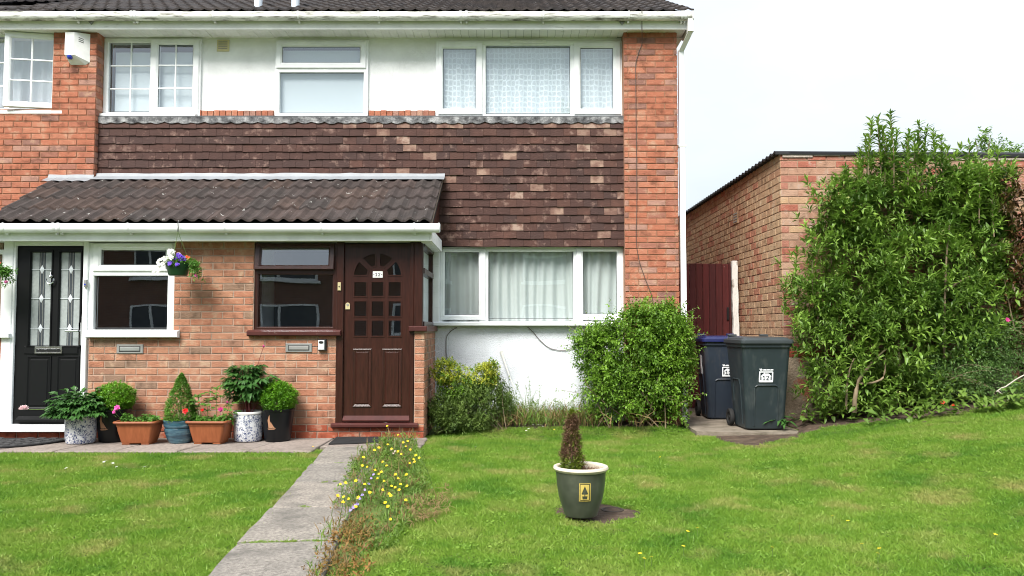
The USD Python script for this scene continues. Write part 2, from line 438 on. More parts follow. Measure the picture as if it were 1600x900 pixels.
def window(parent, Y, outer, lights, mat=UPVC, name='window', depth=0.07, fw=0.055, glassm=GLASS, sill=None, sillmat=None, gasket=True):
    """lights: dicts(sash=(px rect) or None, pane=(px rect), bars=(xs, zs) in px)"""
    x0, x1, z0, z1 = R(*outer, Y)
    mb = MB()
    mb.ring(x0, x1, z0, z1, [(0, Y), (fw - 0.012, Y), (fw, Y + 0.012), (fw, Y + depth), (0, Y + depth)])
    for m in lights:
        if 'mull' in m:
            a, b, c, d = R(*m['mull'], Y)
            mb.cbox(a, b, Y + 0.002, Y + depth - 0.004, c, d, 0.006)
    wpath = part(parent, name, mb, mat)
    for m in lights:
        if 'pane' not in m:
            continue
        a, b, c, d = R(*m['pane'], Y)
        yp = Y + 0.03
        if m.get('sash'):
            sa, sb, sc, sd = R(*m['sash'], Y)
            w = max(0.03, min(a - sa, sb - b, c - sc, sd - d))
            s = MB()
            # sash profile reaches from its own edge to the pane
            prof_out, prof_in = (sa, sb, sc, sd), (a, b, c, d)
            ys = Y - 0.016
            v = []
            def rect4(r, y): return [[r[0], y, r[2]], [r[1], y, r[2]], [r[1], y, r[3]], [r[0], y, r[3]]]
            def lerp(t): return tuple(np.array(prof_out) * (1 - t) + np.array(prof_in) * t)
            layers = [(lerp(0), Y + 0.004), (lerp(0), ys + 0.006), (lerp(0.10), ys), (lerp(0.72), ys), (lerp(1.0), ys + 0.016), (lerp(1.0), Y + 0.05), (lerp(0.0), Y + 0.05)]
            for r, y in layers: v += rect4(r, y)
            f = []
            for i in range(len(layers)):
                jn = (i + 1) % len(layers)
                for k in range(4):
                    q = (k + 1) % 4
                    f.append([i * 4 + k, i * 4 + q, jn * 4 + q, jn * 4 + k])
            s.add(v, f)
            tl = m.get('tilt', 0.0)
            def lean(mb_):
                vv, ff = mb_.arrays() if isinstance(mb_, MB) else mb_
                y_, z_ = vv[:, 1] - Y, vv[:, 2] - sd
                return np.stack([vv[:, 0], Y + y_ * math.cos(tl) + z_ * math.sin(tl), sd + z_ * math.cos(tl) - y_ * math.sin(tl)], 1), ff
            part(wpath, 'sash', lean(s), m.get('smat', mat))
            yp = Y + 0.012
        if gasket:
            g = MB().ring(a - 0.001, b + 0.001, c - 0.001, d + 0.001, [(0, yp - 0.004), (0.007, yp - 0.004), (0.007, yp + 0.004), (0, yp + 0.004)])
            part(wpath, 'gasket', g, GASKET)
        pn_ = MB().box(a, b, yp, yp + 0.004, c, d)
        part(wpath, 'pane', lean(pn_) if m.get('tilt') else pn_, m.get('glass', glassm))
        if 'bars' in m:
            for bx in m['bars'][0]:
                xx = WX(bx, Y, (m['pane'][1] + m['pane'][3]) / 2)
                part(wpath, 'glazing_bar', MB().cbox(xx - 0.009, xx + 0.009, yp - 0.012, yp - 0.001, c, d, 0.003), mat)
            for bz in m['bars'][1]:
                zz = WZ(bz, Y)
                part(wpath, 'glazing_bar', MB().cbox(a, b, yp - 0.011, yp - 0.002, zz - 0.009, zz + 0.009, 0.003), mat)
    if sill:
        sx0, sx1, sz0, sz1 = R(*sill, Y - 0.06)
        s = MB().prism_x([(Y + 0.02, sz0), (Y - 0.075, sz0), (Y - 0.08, sz0 + 0.006), (Y - 0.08, sz1 - 0.012), (Y - 0.07, sz1 - 0.003), (Y + 0.02, sz1 + 0.008)], sx0, sx1)
        part(wpath, 'sill', s, sillmat or mat)
    return wpath


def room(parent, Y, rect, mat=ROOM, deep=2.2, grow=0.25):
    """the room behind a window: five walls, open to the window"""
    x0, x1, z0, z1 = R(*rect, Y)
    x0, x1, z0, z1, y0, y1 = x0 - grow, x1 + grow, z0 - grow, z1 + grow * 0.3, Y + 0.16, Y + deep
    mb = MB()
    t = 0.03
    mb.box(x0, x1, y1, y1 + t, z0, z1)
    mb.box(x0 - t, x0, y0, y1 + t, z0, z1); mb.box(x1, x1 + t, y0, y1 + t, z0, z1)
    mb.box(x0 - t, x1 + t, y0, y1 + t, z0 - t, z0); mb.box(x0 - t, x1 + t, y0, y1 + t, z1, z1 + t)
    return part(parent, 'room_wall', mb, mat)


def curtain(parent, Y, rect, mat, amp=0.018, period=0.11, seed=0, name='curtain', irregular=0.5, flare=0.0):
    x0, x1, z0, z1 = R(*rect, Y)
    rng = np.random.default_rng(seed)
    nx = max(12, int((x1 - x0) / 0.012))
    xs = np.linspace(x0, x1, nx)
    ph = 2 * np.pi * (xs - x0) / period
    ph = ph + irregular * 3 * meshkit.noise(np.stack([xs * 3, xs * 0, xs * 0 + seed], 1), seed)
    v = []
    zs = np.linspace(z1, z0, 6)
    for i, z in enumerate(zs):
        k = i / 5
        y = Y + amp * np.sin(ph + flare * k * np.sin(xs * 7)) * (0.55 + 0.45 * k) + amp * 0.5 * np.sin(ph * 0.37 + 1.3 + k * 0.4)
        v.append(np.stack([xs + flare * 0.02 * k * np.sin(xs * 9 + seed), y, np.full(nx, z)], 1))
    q = [[i * nx + k, i * nx + k + 1, (i + 1) * nx + k + 1, (i + 1) * nx + k] for i in range(5) for k in range(nx - 1)]
    return part(parent, name, MB().add(np.concatenate(v), q), mat, smooth=True)


# ------------------------------------------------------------------ the terrace
Y_WALL, Y_PIER, Y_TILE, Y_WIN, Y_REND = 9.94, 9.74, 9.80, 9.90, 9.93
rng = random.Random(11)
house = thing('terraced_house', (-2.5, 9.9, 0), 'brick and tile-hung terrace with white windows above and behind the shared porch', 'house')

# openings of the upper floor and the ground floor (pixel rectangles)
O_R, O_M, O_2, O_1 = (681, 64, 973, 185), (430, 63, 575, 184), (162, 60, 313, 182), (-75, 50, 94, 176)
O_L = (686, 386, 977, 510)

# wall cores
zt = WZ(60, Y_WALL) + 0.22
XR = WX(1058.5, Y_PIER, 250)                 # the house corner
XPR = WX(975.5, Y_PIER, 250)                 # inner edge of the right pier
XPL = WX(148.5, Y_PIER, 200)                 # right edge of the left brickwork
XEND = -8.2
hol = [R(*O_R, Y_WIN), R(*O_M, Y_WIN), R(*O_2, Y_WIN), R(*O_L, Y_WIN)]
ZR0 = WZ(184, Y_WALL)
w = MB()
for r in subtract((XPL - 0.1, XPR + 0.1, ZR0 + 0.055, zt), hol):
    w.box(r[0], r[1], Y_WALL, Y_WALL + 0.2, r[2], r[3])
wall_panel = part(house, 'rendered_wall', w, RENDER, label='smooth white rendered wall between the upper windows')
w = MB()
for r in subtract((XPL - 0.1, XPR + 0.1, -0.4, ZR0 + 0.055), hol):
    w.box(r[0], r[1], Y_WALL, Y_WALL + 0.2, r[2], r[3])
w.box(WX(560, Y_REND), XPR + 0.02, Y_REND, Y_WALL - 0.001, -0.3, WZ(511, Y_REND))
low_wall = part(house, 'rendered_wall', w, RENDER_LOW, label='white painted rough wall under the ground-floor window')

# brick walls: right pier, left brickwork round the open window
pier = MB().box(XPR, XR, Y_PIER + 0.0, Y_WALL + 0.25, -0.4, zt)
pier.box(XR - 0.2, XR, Y_WALL + 0.26, 17.0, -0.4, zt)
pier = part(house, 'brick_wall', pier, MORTAR, label='orange brick corner of the house beside the downpipe')
hole1 = R(*O_1, Y_WIN)
lw = MB()
for r in subtract((XEND, XPL, -0.4, zt), [hole1]):
    lw.box(r[0], r[1], Y_PIER, Y_WALL + 0.25, r[2], r[3])
left_wall = part(house, 'brick_wall', lw, MORTAR, label='orange brick wall round the open upper window')
# a closed box behind: rear and far end
back = MB()
back.box(XEND, XEND + 0.2, Y_WALL + 0.26, 17.0, -0.4, zt); back.box(XEND, XR, 17.001, 17.2, -0.4, zt)
part(house, 'rear_wall', back, MORTAR)

def vis_z(px_bottom, Y): return WZ(px_bottom, Y)

zt_p = WZ(52, Y_PIER) + 0.02
nb = zt_p - 0.075 * 48
rects = []
lay_bricks(rng, rects, XPR, XR, nb, zt_p, shift=0.06)
more = MB()
for r in rects:
    part(pier, 'brick', brick_mb(rng, r, Y_PIER), rng.choices(BR_H, [5, 5, 4, 3, 2.6, 1.4])[0])
rects = []
lay_bricks(rng, rects, XPR, XR, nb - 0.075 * 16, nb, shift=0.06)
for r in rects: brick_mb(rng, r, Y_PIER, mb=more)
part(pier, 'hidden_bricks', more, BR_H[0], kind='stuff')
rects = []
lay_bricks(rng, rects, WX(-45, Y_PIER, 200), XPL, zt_p - 0.075 * 31, zt_p, holes=[hole1], shift=0.04)
for r in rects:
    part(left_wall, 'brick', brick_mb(rng, r, Y_PIER), rng.choices(BR_H, [6, 5, 5, 3, 2, 1])[0])
rects = []
lay_bricks(rng, rects, XEND, WX(-45, Y_PIER, 200) - 0.012, zt_p - 0.075 * 31, zt_p, holes=[hole1])
more = MB()
for r in rects: brick_mb(rng, r, Y_PIER, mb=more)
# the return of the left brickwork, facing the tiles: header bricks seen at a slant
for k in range(34):
    z = zt_p - 0.075 * (k + 1)
    m = MB().cbox(Y_PIER + 0.006, Y_PIER + (0.10 if k % 2 else 0.185), 0, 0.01, z + 0.006, z + 0.069, 0.003)
    v, f = m.arrays()
    v2 = np.stack([XPL + 0.007 - v[:, 1] * 0.8, v[:, 0], v[:, 2]], 1)
    part(left_wall, 'brick', (v2, f[:, ::-1]), rng.choice(BR_H))
part(left_wall, 'bricks_beyond', more, BR_H[1], kind='stuff')
# gable side of the house seen from beside
side = MB()
rects = []
lay_bricks(rng, rects, Y_PIER, 12.8, 0.0, zt_p)
for r in rects: brick_mb(rng, r, 0, mb=side, conv=lambda v: np.stack([XR - v[:, 1], v[:, 0], v[:, 2]], 1))
part(pier, 'gable_bricks', side, BR_H[2], kind='stuff')

# bricks on edge under the white panels
for (a, b) in ((306, 428), (576, 680)):
    x0, x1, z0, z1 = R(a, 172.5, b, 184.5, Y_WALL - 0.02)
    n = int(round((x1 - x0) / 0.076))
    for i in range(n):
        xa, xb = x0 + (x1 - x0) * i / n + 0.004, x0 + (x1 - x0) * (i + 1) / n - 0.004
        part(wall_panel, 'brick', MB().cbox(xa, xb, Y_WALL - 0.03 + rng.uniform(-.003, .003), Y_WALL + 0.01, z0, z1 + rng.uniform(-.004, .002), 0.003), rng.choice(BR_H))
    part(wall_panel, 'mortar_bed', MB().box(x0, x1, Y_WALL - 0.018, Y_WALL - 0.002, z0 - 0.003, z1 - 0.004), MORTAR)

# ---- hung tiles
tile_core = MB()
ZT0, ZT1 = WZ(385, Y_TILE), WZ(184, Y_TILE)
xs0, xs1 = WX(151.5, Y_TILE, 230), WX(977.5, Y_TILE, 280)
tile_core.box(xs0, xs1, Y_TILE + 0.03, Y_WALL + 0.19, ZT0 + 0.01, ZT1)
# over the lower window only the tiles; keep the core clear of it
tile_hanging = part(house, 'tile_hanging', tile_core, DARK)
rows = 16
gauge = (ZT1 - 0.03 - ZT0) / rows
TW = 0.1655
left_over = MB()
xpr = WX(690, Y_TILE, 300)
shown = []
for i in range(rows):
    zb = ZT0 + gauge * i
    x = xs0 - (TW / 2 if i % 2 else 0) - 0.02
    while x < xs1:
        a, b = max(x + 0.0015, xs0), min(x + TW - 0.0015, xs1)
        x += TW
        if b - a < 0.025: continue
        if zb + gauge < WZ(288, Y_TILE) and b < WX(668, Y_TILE, 320): continue       # behind the porch roof
        sk = rng.uniform(-0.003, 0.003)
        zj = zb + rng.uniform(-0.004, 0.004)
        zt2 = zb + gauge + 0.03
        y = Y_TILE + rng.uniform(-0.003, 0.003)
        t, lean = 0.011, 0.016
        v = [[a, y, zj - sk], [b, y, zj + sk], [b, y + t, zj + sk], [a, y + t, zj - sk],
             [a, y + lean, zt2], [b, y + lean, zt2], [b, y + lean + t, zt2], [a, y + lean + t, zt2]]
        f = [[0, 1, 5, 4], [1, 2, 6, 5], [2, 3, 7, 6], [3, 0, 4, 7], [3, 2, 1, 0], [4, 5, 6, 7]]
        pale = 0.42 if i == rows - 1 else (0.06 + 0.07 * max(0, x / 2 if x > -0.5 else 0))
        m = rng.choice(WT_PALE) if rng.random() < pale else rng.choices(WT, [4, 4, 2.2, 3])[0]
        shown.append((v, f, m, a))
# the three hundred nearest the middle of the picture are single tiles, the rest one part
shown.sort(key=lambda s: abs(s[3] - 0.2))
for v, f, m, _ in shown[:300]:
    part(tile_hanging, 'wall_tile', MB().add(v, f), m)
for i in range(3):
    mb = MB()
    for v, f, m, _ in shown[300 + i::3]: mb.add(v, f)
    part(tile_hanging, 'more_wall_tiles', mb, (WT[0], WT[1], WT[3])[i], kind='stuff')
# scalloped cement fillet above the tiles
poly = []
n = 300
for i in range(n + 1):
    x = xs0 + (xs1 - xs0) * i / n
    ph = ((x - xs0) / TW) % 1
    poly.append((x, ZT1 - 0.052 - 0.022 * abs(math.sin(math.pi * ph)) ** 0.8 + 0.012 * (meshkit.noise(np.array([[x * 9, 0, 0]]))[0] - 0.5)))
poly += [(xs1, ZT1 + 0.012), (xs0, ZT1 + 0.012)]
part(house, 'cement_fillet', MB().prism_y(poly, Y_TILE - 0.006, Y_TILE + 0.04), CEMENT)
part(house, 'lead_strip', MB().box(xs0, xs1, Y_TILE + 0.01, Y_WALL + 0.03, ZT1 + 0.013, ZT1 + 0.03), GASKET)

# ---- windows upstairs
w_r = window(house, Y_WIN, O_R, [
    dict(mull=(744, 70, 759, 179)), dict(mull=(891, 70, 906, 179)),
    dict(sash=(685, 66, 754, 179), pane=(692, 76, 744, 170)), dict(pane=(759, 72, 891, 177)), dict(sash=(897, 67, 970, 179), pane=(907, 75, 958, 170))], glassm=GLASS_UP)
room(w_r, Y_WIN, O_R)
curtain(w_r, Y_WIN + 0.085, (684, 58, 974, 184), LACE, amp=0.012, period=0.16, seed=3)
curtain(w_r, Y_WIN + 0.125, (684, 66, 974, 184), NET, amp=0.012, period=0.3, seed=13, name='lining')
part(w_r, 'trickle_vent', MB().cbox(WX(797, Y_WIN, 64), WX(853, Y_WIN, 64), Y_WIN - 0.022, Y_WIN - 0.001, WZ(67.5, Y_WIN), WZ(63.5, Y_WIN), 0.005), UPVC_OLD)
w_m = window(house, Y_WIN, O_M, [
    dict(mull=(433, 106, 572, 113)), dict(sash=(432, 65, 572, 107), pane=(441, 73, 563, 98)), dict(pane=(436, 113, 570, 176))], glassm=GLASS_UP)
room(w_m, Y_WIN, O_M)
curtain(w_m, Y_WIN + 0.085, (428, 79, 577, 186), BLIND, amp=0.001, period=0.9, seed=4, name='blind')
w_2 = window(house, Y_WIN, O_2, [
    dict(mull=(234, 66, 247, 176)), dict(pane=(171, 66, 235, 174), bars=([203], [102, 138])),
    dict(sash=(235, 62, 311, 177), pane=(247, 70, 301, 168), bars=([274], [102, 138]))], glassm=GLASS_UP, sill=(152, 177, 306, 182.5))
room(w_2, Y_WIN, O_2)
curtain(w_2, Y_WIN + 0.09, (180, 82, 322, 190), BLIND, amp=0.002, period=0.5, seed=5, name='blind')
YW1 = Y_PIER + 0.07
w_1 = window(house, YW1, O_1, [
    dict(mull=(8, 56, 16, 171)), dict(pane=(-66, 58, 9, 168), bars=([-28], [97, 134]))], glassm=GLASS_UP, sill=(-80, 172, 98, 178.5), sillmat=UPVC_OLD)
room(w_1, YW1 + 0.05, O_1)
curtain(w_1, YW1 + 0.24, (-70, 56, 94, 176), NET, amp=0.02, period=0.13, seed=6)
# its open casement, hung on the right and standing out at the left
xh, xl = WX(93, YW1, 110), WX(15.5, YW1, 110)
zs0, zs1 = WZ(171, YW1), WZ(55, YW1)
wd, hh = xh - xl, zs1 - zs0
a1 = math.radians(11)
def swing(v):
    u, y = v[:, 0] - wd, v[:, 1]
    return np.stack([xh + u * math.cos(a1) + y * math.sin(a1), YW1 - 0.02 + u * math.sin(a1) * 1.0 + y * math.cos(a1), v[:, 2] + zs0], 1)
s = MB().ring(0, wd, 0, hh, [(0, 0.0), (0.008, -0.01), (0.06, -0.01), (0.072, 0.004), (0.072, 0.04), (0, 0.04)])
v, f = s.arrays(); part(w_1, 'sash', (swing(v), f), UPVC, label='white casement standing ajar')
v, f = MB().box(0.07, wd - 0.07, 0.012, 0.016, 0.07, hh - 0.07).arrays(); part(w_1, 'pane', (swing(v), f), GLASS_UP)
for b in (MB().cbox(wd / 2 - .009, wd / 2 + .009, 0, .011, .07, hh - .07, .003), MB().cbox(.07, wd - .07, .001, .010, hh * .36 - .009, hh * .36 + .009, .003),
          MB().cbox(.07, wd - .07, .001, .010, hh * .64 - .009, hh * .64 + .009, .003)):
    v, f = b.arrays(); part(w_1, 'glazing_bar', (swing(v), f), UPVC)

# ---- ground-floor window and its white corner post
w_l = window(house, Y_WIN, O_L, [
    dict(mull=(749, 391, 763, 503)), dict(mull=(896, 391, 911, 503)),
    dict(sash=(688, 388, 759, 500), pane=(695, 394, 748, 492)), dict(pane=(763, 389, 896, 498)), dict(sash=(901, 388, 974, 500), pane=(911, 393, 964, 491))],
    sill=(673, 503, 979, 509))
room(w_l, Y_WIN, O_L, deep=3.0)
curtain(w_l, Y_WIN + 0.115, (686, 382, 976, 512), DRAPE, amp=0.024, period=0.115, seed=7, irregular=1.0, flare=1.2)
a, b, c, d = R(673, 388, 686.5, 504, Y_WIN - 0.03)
part(w_l, 'corner_post', MB().cbox(a, b, Y_WIN - 0.05, Y_WIN + 0.05, c, d, 0.006), UPVC_OLD)

# ---- eaves: fascia, soffit boards, gutter
Y_F = 9.60
XFR = WX(1074.5, Y_F, 40)
zf0, zf1 = WZ(46, Y_F), WZ(28, Y_F) + 0.03
part(house, 'fascia', MB().cbox(XEND, XFR, Y_F, Y_F + 0.02, zf0, zf1, 0.003), UPVC_OLD)
part(house, 'fascia_joint', MB().cbox(WX(441, Y_F, 38), WX(447, Y_F, 38), Y_F - 0.004, Y_F - 0.0005, zf0, zf1, 0.001), UPVC_OLD)
xb = WX(-60, Y_F)
i = 0
while xb < XFR - 0.012:
    xe = min(xb + 0.098, XFR - 0.012)
    part(house, 'soffit_board', MB().box(xb, xe - 0.004, Y_F + 0.021, Y_WALL + 0.10 if xe < XPR else Y_PIER + 0.15, zf0 + 0.012 + (i % 2) * 0.0012, zf0 + 0.022), SOFFIT)
    xb += 0.098; i += 1
part(house, 'soffit_backing', MB().box(XEND, XFR - 0.02, Y_F + 0.021, Y_WALL + 0.10, zf0 + 0.024, zf0 + 0.03), GASKET)
# verge box at the gable end
vb = MB().prism_x([(Y_F + 0.0, zf0 - 0.0), (Y_F + 0.0, zf1 + 0.02), (13.4, zf1 + 0.475 * 3.8), (17.0, zf1 + 0.05), (17.0, zf0), (13.4, zf1 + 0.475 * 3.8 - 0.2), (Y_F + 0.25, zf0 - 0.06)], XFR + 0.001, XFR + 0.02)
part(house, 'barge_board', vb, UPVC_OLD)
part(house, 'verge_soffit', MB().box(XR + 0.002, XFR, Y_PIER + 0.152, 16.9, zf0 + 0.0, zf0 + 0.01), SOFFIT)
YG = Y_F - 0.062
zg = WZ(17.5, YG - 0.05)
def gutter_prof(yc, zt, r=0.052, t=0.004):
    o = [(yc + r * math.cos(a), zt - 0.045 + 0.05 * math.sin(a) * 1.05) for a in np.linspace(math.pi, 2 * math.pi, 11)]
    o = [(yc - r, zt)] + o + [(yc + r, zt)]
    inn = [(yc + (r - t) * math.cos(a), zt - 0.045 + (0.05 - t) * math.sin(a) * 1.05) for a in np.linspace(2 * math.pi, math.pi, 11)]
    return o + [(yc + r - t, zt)] + inn + [(yc - r + t, zt)]
XGR = WX(1081, YG, 24)
part(house, 'gutter', MB().prism_x(gutter_prof(YG, zg), XEND, XGR), GUTTER_OLD)
def strap(xc, yc, zt, wdt=0.035, r=0.057):
    m = MB().prism_x(gutter_prof(yc, zt + 0.003, r, 0.006), xc - wdt / 2, xc + wdt / 2)
    m.box(xc - 0.01, xc + 0.01, yc + 0.01, yc + 0.058, zt - 0.115, zt - 0.09)
    return m
for px in (121, 335, 467, 592, 849, 982): part(house, 'gutter_bracket', strap(WX(px, YG, 24), YG, zg, 0.02), UPVC_OLD)
for px in (208, 213, 720, 729, 1065, 1070): part(house, 'gutter_union', strap(WX(px, YG, 24), YG, zg, 0.03, 0.059), UPVC_OLD)
part(house, 'gutter_end', MB().cbox(XGR - 0.002, XGR + 0.012, YG - 0.056, YG + 0.056, zg - 0.09, zg + 0.006, 0.003), WHITE)
# downpipe: outlet, offset and pipe
xo, xp, yp = WX(1078.5, YG, 30), WX(1066.5, Y_PIER + 0.04, 300), Y_PIER + 0.06
def sqtube(mb, a, b, s=0.032):
    a, b = np.array(a, float), np.array(b, float)
    m = MB().box(-s, s, -s, s, 0, 1)
    v, f = m.arrays()
    v2 = np.where(v[:, 2:3] > 0.5, b, a) + np.stack([v[:, 0], v[:, 1], 0 * v[:, 2]], 1)
    return mb.add(v2, f)
dp = MB()
zo = WZ(36, YG)
sqtube(dp, (xo, YG, WZ(50, YG)), (xo, YG, zg - 0.06), 0.036)
part(house, 'downpipe_outlet', dp, WHITE)
dp = MB(); sqtube(dp, (xp, yp, WZ(82, yp)), (xo, YG, WZ(50, YG) + 0.001), 0.031); part(house, 'downpipe_offset', dp, GREYMETAL if False else UPVC_OLD)
dp = MB(); sqtube(dp, (xp, yp, 0.06), (xp, yp, WZ(82, yp) + 0.02), 0.0325); part(house, 'downpipe', dp, UPVC, label='white square downpipe at the house corner')
for z in (WZ(230, yp), 1.2, 0.9): part(house, 'pipe_clip', MB().box(xp - 0.045, xp + 0.045, yp - 0.04, yp + 0.04, z, z + 0.03), UPVC_OLD)
# dark little brackets on the fascia, air vent, roof pipes
for px, py in ((143, 35), (972, 36)):
    c = W(px, py, Y_F - 0.004)
    part(house, 'wire_hook', MB().prism_y([(c[0] - 0.04, c[2] + 0.022), (c[0] + 0.04, c[2] + 0.022), (c[0], c[2] - 0.03)], Y_F - 0.03, Y_F - 0.002), GREYMETAL)
a, b, c, d = R(339, 62, 358, 80, Y_WALL - 0.01)
vent = part(house, 'wall_vent', MB().cbox(a, b, Y_WALL - 0.016, Y_WALL + 0.004, c, d, 0.006), VENT_C, label='small cream vent by the eaves')
for k in range(5):
    z = c + (d - c) * (0.18 + 0.16 * k)
    part(vent, 'slot', MB().box(a + 0.02, b - 0.02, Y_WALL - 0.019, Y_WALL - 0.0165, z, z + 0.008), GREYMETAL)

# ---- the main roof
RS = 0.475
ye, zebase = Y_F - 0.10, zg + 0.012
def roofz(y): return zebase + RS * (y - ye)
ra = MB()
ra.add([[XEND, ye + 0.05, roofz(ye + .05) - .06], [XFR - 0.01, ye + 0.05, roofz(ye + .05) - .06], [XFR - 0.01, 13.4, roofz(13.4) - .06], [XEND, 13.4, roofz(13.4) - .06]], [[0, 1, 2, 3]])
ra.add([[XEND, 13.4, roofz(13.4) - .06], [XFR - 0.01, 13.4, roofz(13.4) - .06], [XFR - 0.01, 17.4, roofz(ye)], [XEND, 17.4, roofz(ye)]], [[0, 1, 2, 3]])
roof = part(house, 'roof', ra, MRT[0])
def roof_tile(xc, y0, zfun, slope, wid, length, rolls=2, amp=0.016, th=0.014, nseg=12, jit=0.0, lift=0.026, flat=0.45):
    """interlocking tile with rounded rolls, its front edge raised on the row below"""
    xs = np.linspace(xc, xc + wid, nseg + 1)
    ph = (np.arange(nseg + 1) / nseg * rolls) % 1.0
    ph[-1] = 1.0
    h = amp * np.clip(np.sin(np.pi * np.clip((ph - flat * 0.5) / (1 - flat), 0, 1)), 0, 1) ** 0.8
    c = 1 / math.sqrt(1 + slope * slope)
    L = length * c
    rows = []
    for (yy, up) in ((y0, lift + jit), (y0 + L, 0.0)):
        rows.append(np.stack([xs, np.full(nseg + 1, yy) - slope * c * h, np.full(nseg + 1, zfun(yy)) + up + h * c], 1))
    low = rows[0] - np.array([0, 0, th + 0.012])
    v = np.concatenate([low, rows[0], rows[1]])
    m = nseg + 1
    q = [[k, k + 1, m + k + 1, m + k] for k in range(nseg)] + [[m + k, m + k + 1, 2 * m + k + 1, 2 * m + k] for k in range(nseg)]
    q += [[0, m, 2 * m, 2 * m], [nseg, nseg, 2 * m + nseg, m + nseg]]
    return v, np.array(q)
dy = 0.305
for r in range(6):
    x = XFR + 0.06 - 0.3
    x0 = x
    while x > WX(-40, 9.6):
        v, f = roof_tile(x, ye + dy * r, roofz, RS, 0.297, 0.40, jit=rng.uniform(-.004, .004), nseg=8, amp=0.02)
        part(roof, 'roof_tile', MB().add(v, f), rng.choice(MRT))
        x -= 0.3
mb = MB()
for r in range(6, 13):
    x = XFR + 0.06 - 0.3
    while x > XEND:
        mb.add(*roof_tile(x, ye + dy * r, roofz, RS, 0.297, 0.40, nseg=8, amp=0.02)); x -= 0.3
part(roof, 'upper_roof_tiles', mb, MRT[1], kind='stuff')
for px in (403.5, 461.5):
    c = W(px, 6, 9.95)
    part(roof, 'vent_pipe', MB().tube([(c[0], c[1], roofz(9.95) - 0.05), (c[0], c[1], roofz(9.95) + 0.55)], 0.05, 14), pm('pale_blue_pipe_%d' % px, (0.58, 0.64, 0.70), rough=0.4))
# ------------------------------------------------------------------ the porch
Y_P = 8.74
rng = random.Random(23)
porch = thing('porch', (-3.2, 9.2, 0), 'lean-to brick porch with brown and black front doors and a dark tiled roof', 'porch')
PXL, PXR = WX(-22, Y_P, 500), WX(662.5, Y_P, 580)
ZTOP = WZ(378, Y_P)
ZBED = WZ(681, Y_P)
o_bw = R(397, 378, 531, 519, Y_P)            # brown window
o_bd = R(526, 378, 647.5, 667, Y_P)            # brown door and frame
o_bs = R(636, 378, 700, 517, Y_P)            # above the short pier
o_kd = R(8, 378, 139, 668, Y_P)              # black door and frame
o_ww = R(136, 378, 272, 526, Y_P)            # white window
o_sl = R(-80, 378, 12, 522, Y_P)             # sidelight left of the black door
PH = [o_bw, o_bd, o_bs, o_kd, o_ww, o_sl]
w = MB()
for r in subtract((PXL, PXR, 0.0, ZTOP + 0.02), PH):
    w.box(r[0], r[1], Y_P, Y_P + 0.10, r[2], r[3])
# return of the short pier
zp = o_bs[2]
w.box(PXR - 0.10, PXR, Y_P + 0.101, Y_REND - 0.002, 0.0, zp)
w.box(PXL, PXL + 0.1, Y_P + 0.101, Y_PIER - 0.002, 0.0, ZTOP)
pw = part(porch, 'brick_wall', w, MORTAR_P)
rects = []
ncs = 28
zb0 = ZTOP - 0.0765 * 28
lay_bricks(rng, rects, PXL, PXR, zb0, ZTOP, holes=PH, course=0.0765, length=0.2325, joint=0.011, shift=0.09)
for r in rects:
    if r[2] < 0.10: continue
    part(pw, 'brick', brick_mb(rng, r, Y_P, 0.006), rng.choices(BR_P, [6, 5, 5, 3, 2.4, 3])[0])
lowb = [r for r in rects if r[2] < 0.10]
zlo = 0.0
for r in lowb:
    part(pw, 'brick', brick_mb(rng, (r[0], r[1], max(r[2], 0.003), r[3]), Y_P, 0.010), rng.choice(BR_RED), label='red painted bottom brick')
# return bricks of the pier, facing the white wall
rr = []
lay_bricks(rng, rr, Y_P + 0.002, Y_REND, zb0, zp, course=0.0765, length=0.2325, shift=0.02)
for r in rr:
    if r[3] < 0.03: continue
    m = MB(); brick_mb(rng, r, 0, 0.006, mb=m)
    v, f = m.arrays()
    part(pw, 'brick', (np.stack([PXR - v[:, 1], v[:, 0], v[:, 2]], 1), f[:, ::-1]), rng.choice(BR_P))
# ceiling and dim inside
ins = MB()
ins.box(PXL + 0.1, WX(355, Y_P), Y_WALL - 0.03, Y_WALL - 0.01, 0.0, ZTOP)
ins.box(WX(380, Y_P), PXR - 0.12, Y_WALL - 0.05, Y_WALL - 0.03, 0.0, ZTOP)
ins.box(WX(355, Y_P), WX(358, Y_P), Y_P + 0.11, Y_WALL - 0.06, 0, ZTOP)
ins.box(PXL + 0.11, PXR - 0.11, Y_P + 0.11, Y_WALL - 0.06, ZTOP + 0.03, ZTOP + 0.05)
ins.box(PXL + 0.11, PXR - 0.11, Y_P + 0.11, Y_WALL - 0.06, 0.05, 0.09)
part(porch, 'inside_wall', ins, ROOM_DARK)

# ---- brown window
YB = Y_P + 0.015
bw = window(porch, YB, (397, 380, 526, 517), [
    dict(mull=(399, 417, 525, 429)), dict(sash=(399, 380.5, 523, 422), pane=(409, 387, 514, 415), smat=BROWN, tilt=0.14, glass=GLASS_TILT), dict(pane=(404, 429, 521, 513), glass=GLASS_DARK)],
    mat=BROWN, fw=0.045, glassm=GLASS, gasket=False)
a, b, c, d = R(386, 515, 531.5, 525, Y_P - 0.05)
part(bw, 'sill', MB().prism_x([(Y_P + 0.03, c), (Y_P - 0.055, c), (Y_P - 0.066, c + 0.012), (Y_P - 0.066, d - 0.022), (Y_P - 0.05, d - 0.012), (Y_P + 0.03, d + 0.004)], a, b), BROWN_WORN)
